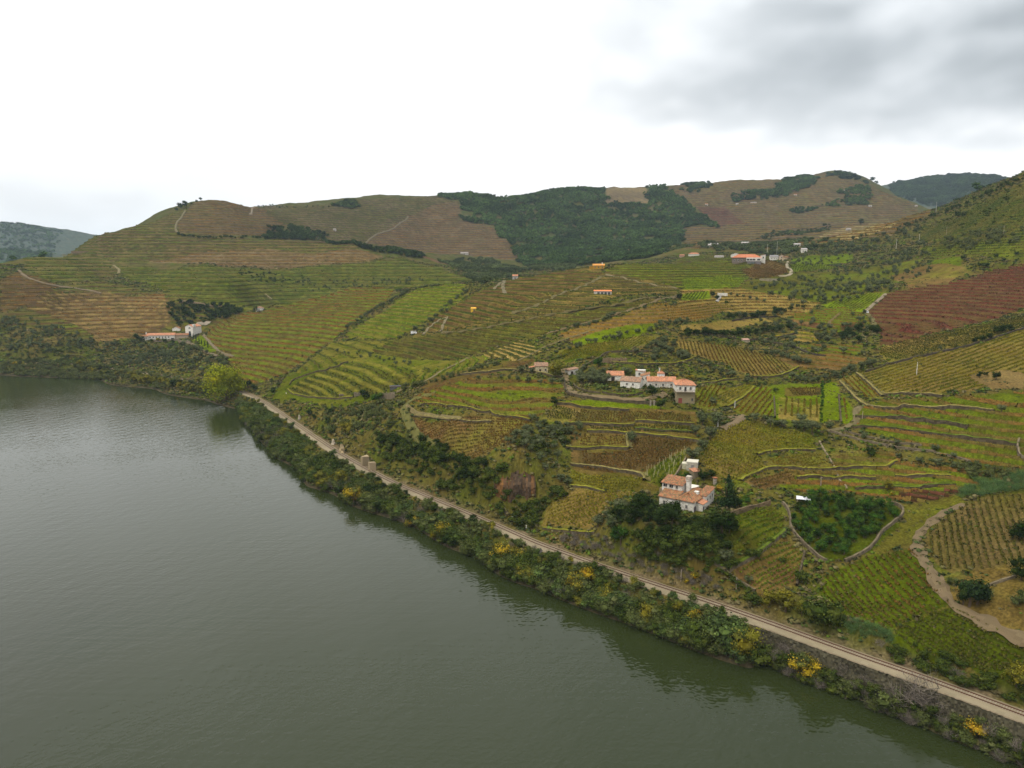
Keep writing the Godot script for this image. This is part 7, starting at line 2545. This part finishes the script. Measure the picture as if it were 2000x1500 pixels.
func make_scrub() -> void:                       # grass tufts and low brush that nobody could count
	var r := RandomNumberGenerator.new()
	r.seed = 31
	var tuft := leaf_tuft(71, 12, 0.5, 0.55)
	var places: Array = []
	var tints := PackedColorArray()
	var pal := [Color(0.055, 0.075, 0.018), Color(0.095, 0.085, 0.032), Color(0.040, 0.055, 0.018), Color(0.100, 0.085, 0.038), Color(0.070, 0.105, 0.014)]
	for i in range(20, NL - 2):
		var rad := exp(L0 + DL * i)
		if rad > 1250.0:
			break
		var cell := rad * rad * DA * DL
		for c in range(30, NA - 30):
			var k := i * NA + c
			var h := HG[k]
			if h < 0.3:
				continue
			var id := FID[k]
			var chance := cell * (0.26 if id < 0 else 0.06) * minf(1.0, 260.0 / rad)
			if id < 0 and rad < 1000.0 and h < 26.0:
				chance *= 1.6
			if r.randf() > chance:
				continue
			var az := A0 + DA * (c + r.randf())
			var r2 := exp(L0 + DL * (i + r.randf()))
			var x := r2 * sin(az)
			var z := -r2 * cos(az)
			if rad < 900.0 and absf(rail_side(x, z) + 0.6) < 4.6:
				continue
			var s := r.randf_range(0.45, 1.3) * (1.5 if id < 0 else 0.8) * (1.0 + rad / 900.0)
			places.append(Transform3D(Basis(Vector3.UP, r.randf() * TAU).scaled(Vector3(s, s * r.randf_range(0.6, 1.1), s)), Vector3(x, ground(x, z) - 0.1, z)))
			var col: Color = pal[clampi(int((n_big.get_noise_2d(x * 2.0, z * 2.0) + 0.5) * 3.0 + r.randf_range(0.0, 2.4)), 0, 4)]
			tints.append(col * r.randf_range(0.7, 1.3))
	copies("grass_tufts", "rough grass and low brush over the open slopes", tuft, M.vine, places, tints, "grass")
	print("scrub ", places.size())


func wood(called: String, label: String, poly: Array, count: int, lo: float, hi: float, mesh_kind: String, tone: Color) -> void:
	var r := RandomNumberGenerator.new()
	r.seed = count
	var places: Array = []
	var tints := PackedColorArray()
	for q in points_in(poly, count, lo * 0.42):
		# ragged edges and clearings
		var p := q + Vector3(n_big.get_noise_2d(q.x * 1.5, q.z * 1.5), 0, n_big.get_noise_2d(q.x * 1.5 + 500.0, q.z * 1.5)) * lo * 4.0
		if n_big.get_noise_2d(q.x * 1.3 - 700.0, q.z * 1.3) + r.randf_range(-0.2, 0.2) < -0.34:
			continue
		p.y = ground(p.x, p.z)
		var s := r.randf_range(lo, hi)
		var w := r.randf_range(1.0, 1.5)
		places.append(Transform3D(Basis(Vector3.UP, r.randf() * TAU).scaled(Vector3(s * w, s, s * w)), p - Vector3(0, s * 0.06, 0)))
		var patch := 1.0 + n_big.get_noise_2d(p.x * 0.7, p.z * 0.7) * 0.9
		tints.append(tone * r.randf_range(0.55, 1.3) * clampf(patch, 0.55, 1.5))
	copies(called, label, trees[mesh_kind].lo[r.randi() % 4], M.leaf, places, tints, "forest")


func make_forests() -> void:
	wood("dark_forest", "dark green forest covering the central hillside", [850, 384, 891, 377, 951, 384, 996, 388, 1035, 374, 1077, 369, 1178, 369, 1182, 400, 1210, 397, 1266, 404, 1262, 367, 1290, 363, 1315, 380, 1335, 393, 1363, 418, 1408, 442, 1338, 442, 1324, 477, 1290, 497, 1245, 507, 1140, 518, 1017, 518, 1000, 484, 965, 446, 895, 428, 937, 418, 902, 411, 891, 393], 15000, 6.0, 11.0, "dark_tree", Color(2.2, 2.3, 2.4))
	wood("gully_wood", "grey green wood in the gully behind the spur", [860, 512, 895, 507, 965, 507, 1007, 523, 1030, 530, 1120, 525, 1140, 516, 1060, 512, 1010, 540, 960, 553, 935, 550, 912, 535], 2600, 4.0, 7.0, "grey_shrub", Color(0.8, 0.9, 0.95))
	wood("hedge_wood", "dark wood strip on the shoulder of the left hill", [521, 448, 577, 443, 630, 458, 697, 480, 760, 490, 830, 500, 820, 507, 740, 497, 686, 482, 630, 470, 521, 468], 1100, 5.0, 9.0, "dark_tree", Color(1.4, 1.4, 1.4))
	wood("skyline_wood", "trees along the skyline of the left hill's saddle", [640, 402, 680, 394, 705, 395, 700, 406, 660, 408], 150, 6.0, 10.0, "dark_tree", Color(1.4, 1.4, 1.4))
	wood("skyline_wood", "bushes along the skyline right of the dome", [500, 402, 525, 401, 560, 404, 640, 405, 640, 407, 500, 405], 40, 3.0, 6.0, "dark_tree", Color(1.4, 1.4, 1.4))
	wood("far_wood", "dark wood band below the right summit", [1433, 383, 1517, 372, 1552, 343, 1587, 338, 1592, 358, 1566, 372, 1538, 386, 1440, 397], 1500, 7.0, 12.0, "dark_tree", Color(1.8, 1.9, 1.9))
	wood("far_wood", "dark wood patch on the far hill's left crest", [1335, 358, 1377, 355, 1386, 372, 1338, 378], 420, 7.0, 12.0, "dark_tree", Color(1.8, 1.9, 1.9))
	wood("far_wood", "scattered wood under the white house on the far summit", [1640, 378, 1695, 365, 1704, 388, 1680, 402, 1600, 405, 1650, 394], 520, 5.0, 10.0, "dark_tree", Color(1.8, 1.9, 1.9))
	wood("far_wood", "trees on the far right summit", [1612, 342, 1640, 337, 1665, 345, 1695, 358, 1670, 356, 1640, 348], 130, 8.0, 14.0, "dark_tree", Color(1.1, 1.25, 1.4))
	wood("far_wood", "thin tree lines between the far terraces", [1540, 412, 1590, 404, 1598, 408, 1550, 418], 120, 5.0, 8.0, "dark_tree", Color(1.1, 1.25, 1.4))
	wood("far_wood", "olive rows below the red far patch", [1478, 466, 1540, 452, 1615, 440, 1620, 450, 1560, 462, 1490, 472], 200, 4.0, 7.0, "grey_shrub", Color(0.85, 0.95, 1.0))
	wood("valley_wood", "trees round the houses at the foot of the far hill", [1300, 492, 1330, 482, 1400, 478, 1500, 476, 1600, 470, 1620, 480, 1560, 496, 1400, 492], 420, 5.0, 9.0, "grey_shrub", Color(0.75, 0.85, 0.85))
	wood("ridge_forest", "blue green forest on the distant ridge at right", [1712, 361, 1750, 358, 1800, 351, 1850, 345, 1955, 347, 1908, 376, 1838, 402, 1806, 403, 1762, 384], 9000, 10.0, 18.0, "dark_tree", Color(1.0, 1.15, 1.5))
	wood("ridge_forest", "hazy woods on the distant hills at left", [0, 437, 60, 441, 120, 453, 105, 482, 55, 508, 0, 500], 1900, 9.0, 16.0, "dark_tree", Color(1.9, 2.2, 2.6))  # pale blue haze is put into the tree tint
	wood("hillside_brush", "dark brush patches on the left hill", [460, 520, 560, 540, 640, 534, 600, 550, 480, 552], 90, 2.0, 3.6, "grey_shrub", Color(0.7, 0.8, 0.7))
	wood("hillside_brush", "brush along the foot of the left hill beside the water", [0, 690, 150, 698, 240, 718, 240, 728, 120, 715, 0, 706], 260, 2.0, 4.0, "grey_shrub", Color(0.8, 0.85, 0.75))


# ------------------------------------------------------------------ poles and other small things
func pole(label: String, px: float, py: float, tall_px: float, col: Color, arm: bool) -> void:
	var p := spot(px, py)
	var h := tall_px * Vector3(p.x, p.y - CAM_H, p.z).length() / FOCAL
	var o := thing("utility_pole", label, "pole", p, rng.randf() * 3.0)
	var st := begin()
	tube(st, Vector3(0, -0.6, 0), Vector3(0, h, 0), 0.20, 0.13, col, 8)
	part("shaft", st.commit(), M.wood, o)
	if arm:
		st = begin()
		box(st, Vector3(-0.9, h - 0.6, -0.08), Vector3(0.9, h - 0.42, 0.08), col * 0.8)
		part("crossarm", st.commit(), M.wood, o)


func make_small_things() -> void:
	var pale := Color(0.45, 0.43, 0.38)
	var brown := Color(0.22, 0.18, 0.13)
	pole("tall pale pole behind the winery, left of two", 1498, 499, 20, pale, true)
	pole("tallest pale pole behind the grey roofed village house", 1517, 497, 23, pale, true)
	pole("short pole right of the tallest village pole", 1526, 498, 12, brown, true)
	pole("pole in the olive grove right of the village", 1750, 486, 16, pale, true)
	pole("pole on the bare slope right of the village", 1795, 472, 12, pale, true)
	pole("pole on the brown slope under the right ridge", 1848, 460, 14, brown, true)
	pole("pole high on the right slope", 1960, 458, 14, brown, true)
	pole("pole on the skyline before the dark ridge", 1828, 414, 16, pale, true)
	pole("slim pole beside the slanting vineyard", 1435, 798, 15, pale, false)
	pole("slim pole in the fan vineyard", 1790, 732, 22, pale, false)
	pole("slim pole beside the large olives of the bare lane", 1402, 834, 16, pale, true)
	pole("slim dark pole in the brown terraces", 1603, 948, 16, brown, true)
	pole("slim pole at the lane of the banded terraces", 1684, 818, 14, brown, false)
	pole("pole on the railway bank at the left edge of the stone wall", 1330, 1134, 22, brown, false)
	pole("pole on the green slope below the farmhouse garden", 1438, 1150, 22, brown, false)
	for q in [[1000, 1014, "white kilometre post beside the railway, upper"], [1028, 1032, "white kilometre post beside the railway, lower"], [559, 770, "white marker post on the grass above the railway bend"]]:
		var o := thing("marker_post", q[2], "post", spot(q[0], q[1]))
		var st := begin()
		box(st, Vector3(-0.22, -0.4, -0.22), Vector3(0.22, 1.2, 0.22), Color(0.7, 0.7, 0.68))
		box(st, Vector3(-0.27, 1.2, -0.27), Vector3(0.27, 1.32, 0.27), Color(0.6, 0.6, 0.58))
		part("shaft", st.commit(), M.plaster, o)
	# the pale posts of the trellis under the farmhouse lane
	var places: Array = []
	var tints := PackedColorArray()
	for p in points_in([1262, 920, 1340, 880, 1338, 898, 1312, 938, 1260, 934], 70, 2.0):
		places.append(Transform3D(Basis.IDENTITY, p))
		tints.append(Color(0.30, 0.27, 0.15))
	var post := begin()
	box(post, Vector3(-0.06, -0.3, -0.06), Vector3(0.06, 1.9, 0.06), Color.WHITE)
	copies("trellis_posts", "pale trellis posts in the green vineyard with posts", post.commit(), M.wood, places, tints, "posts")
	# dark little cypresses along the stone bank of the spur
	places = []
	tints = PackedColorArray()
	var line := smooth_line([862, 648, 930, 641, 1010, 626, 1105, 608, 1200, 592, 1300, 578], 1.0)
	for i in range(0, line.size(), 11):
		places.append(Transform3D(Basis(Vector3.UP, i * 1.0).scaled(Vector3.ONE * rng.randf_range(2.2, 3.6)), line[i]))
		tints.append(Color(1.3, 1.0, 1.0))
	for i in places.size():
		var o := thing("young_cypress", "young cypress on the spur's stone bank, %s from the left" % ordinal(i + 1), "tree", places[i].origin, i * 0.7, "young cypresses along the stone bank")
		o.scale = Vector3.ONE * (2.2 + fmod(i * 0.37, 1.3))
		part("crown", trees["cypress_tree"].lo[i % 4], M.leaf, o)
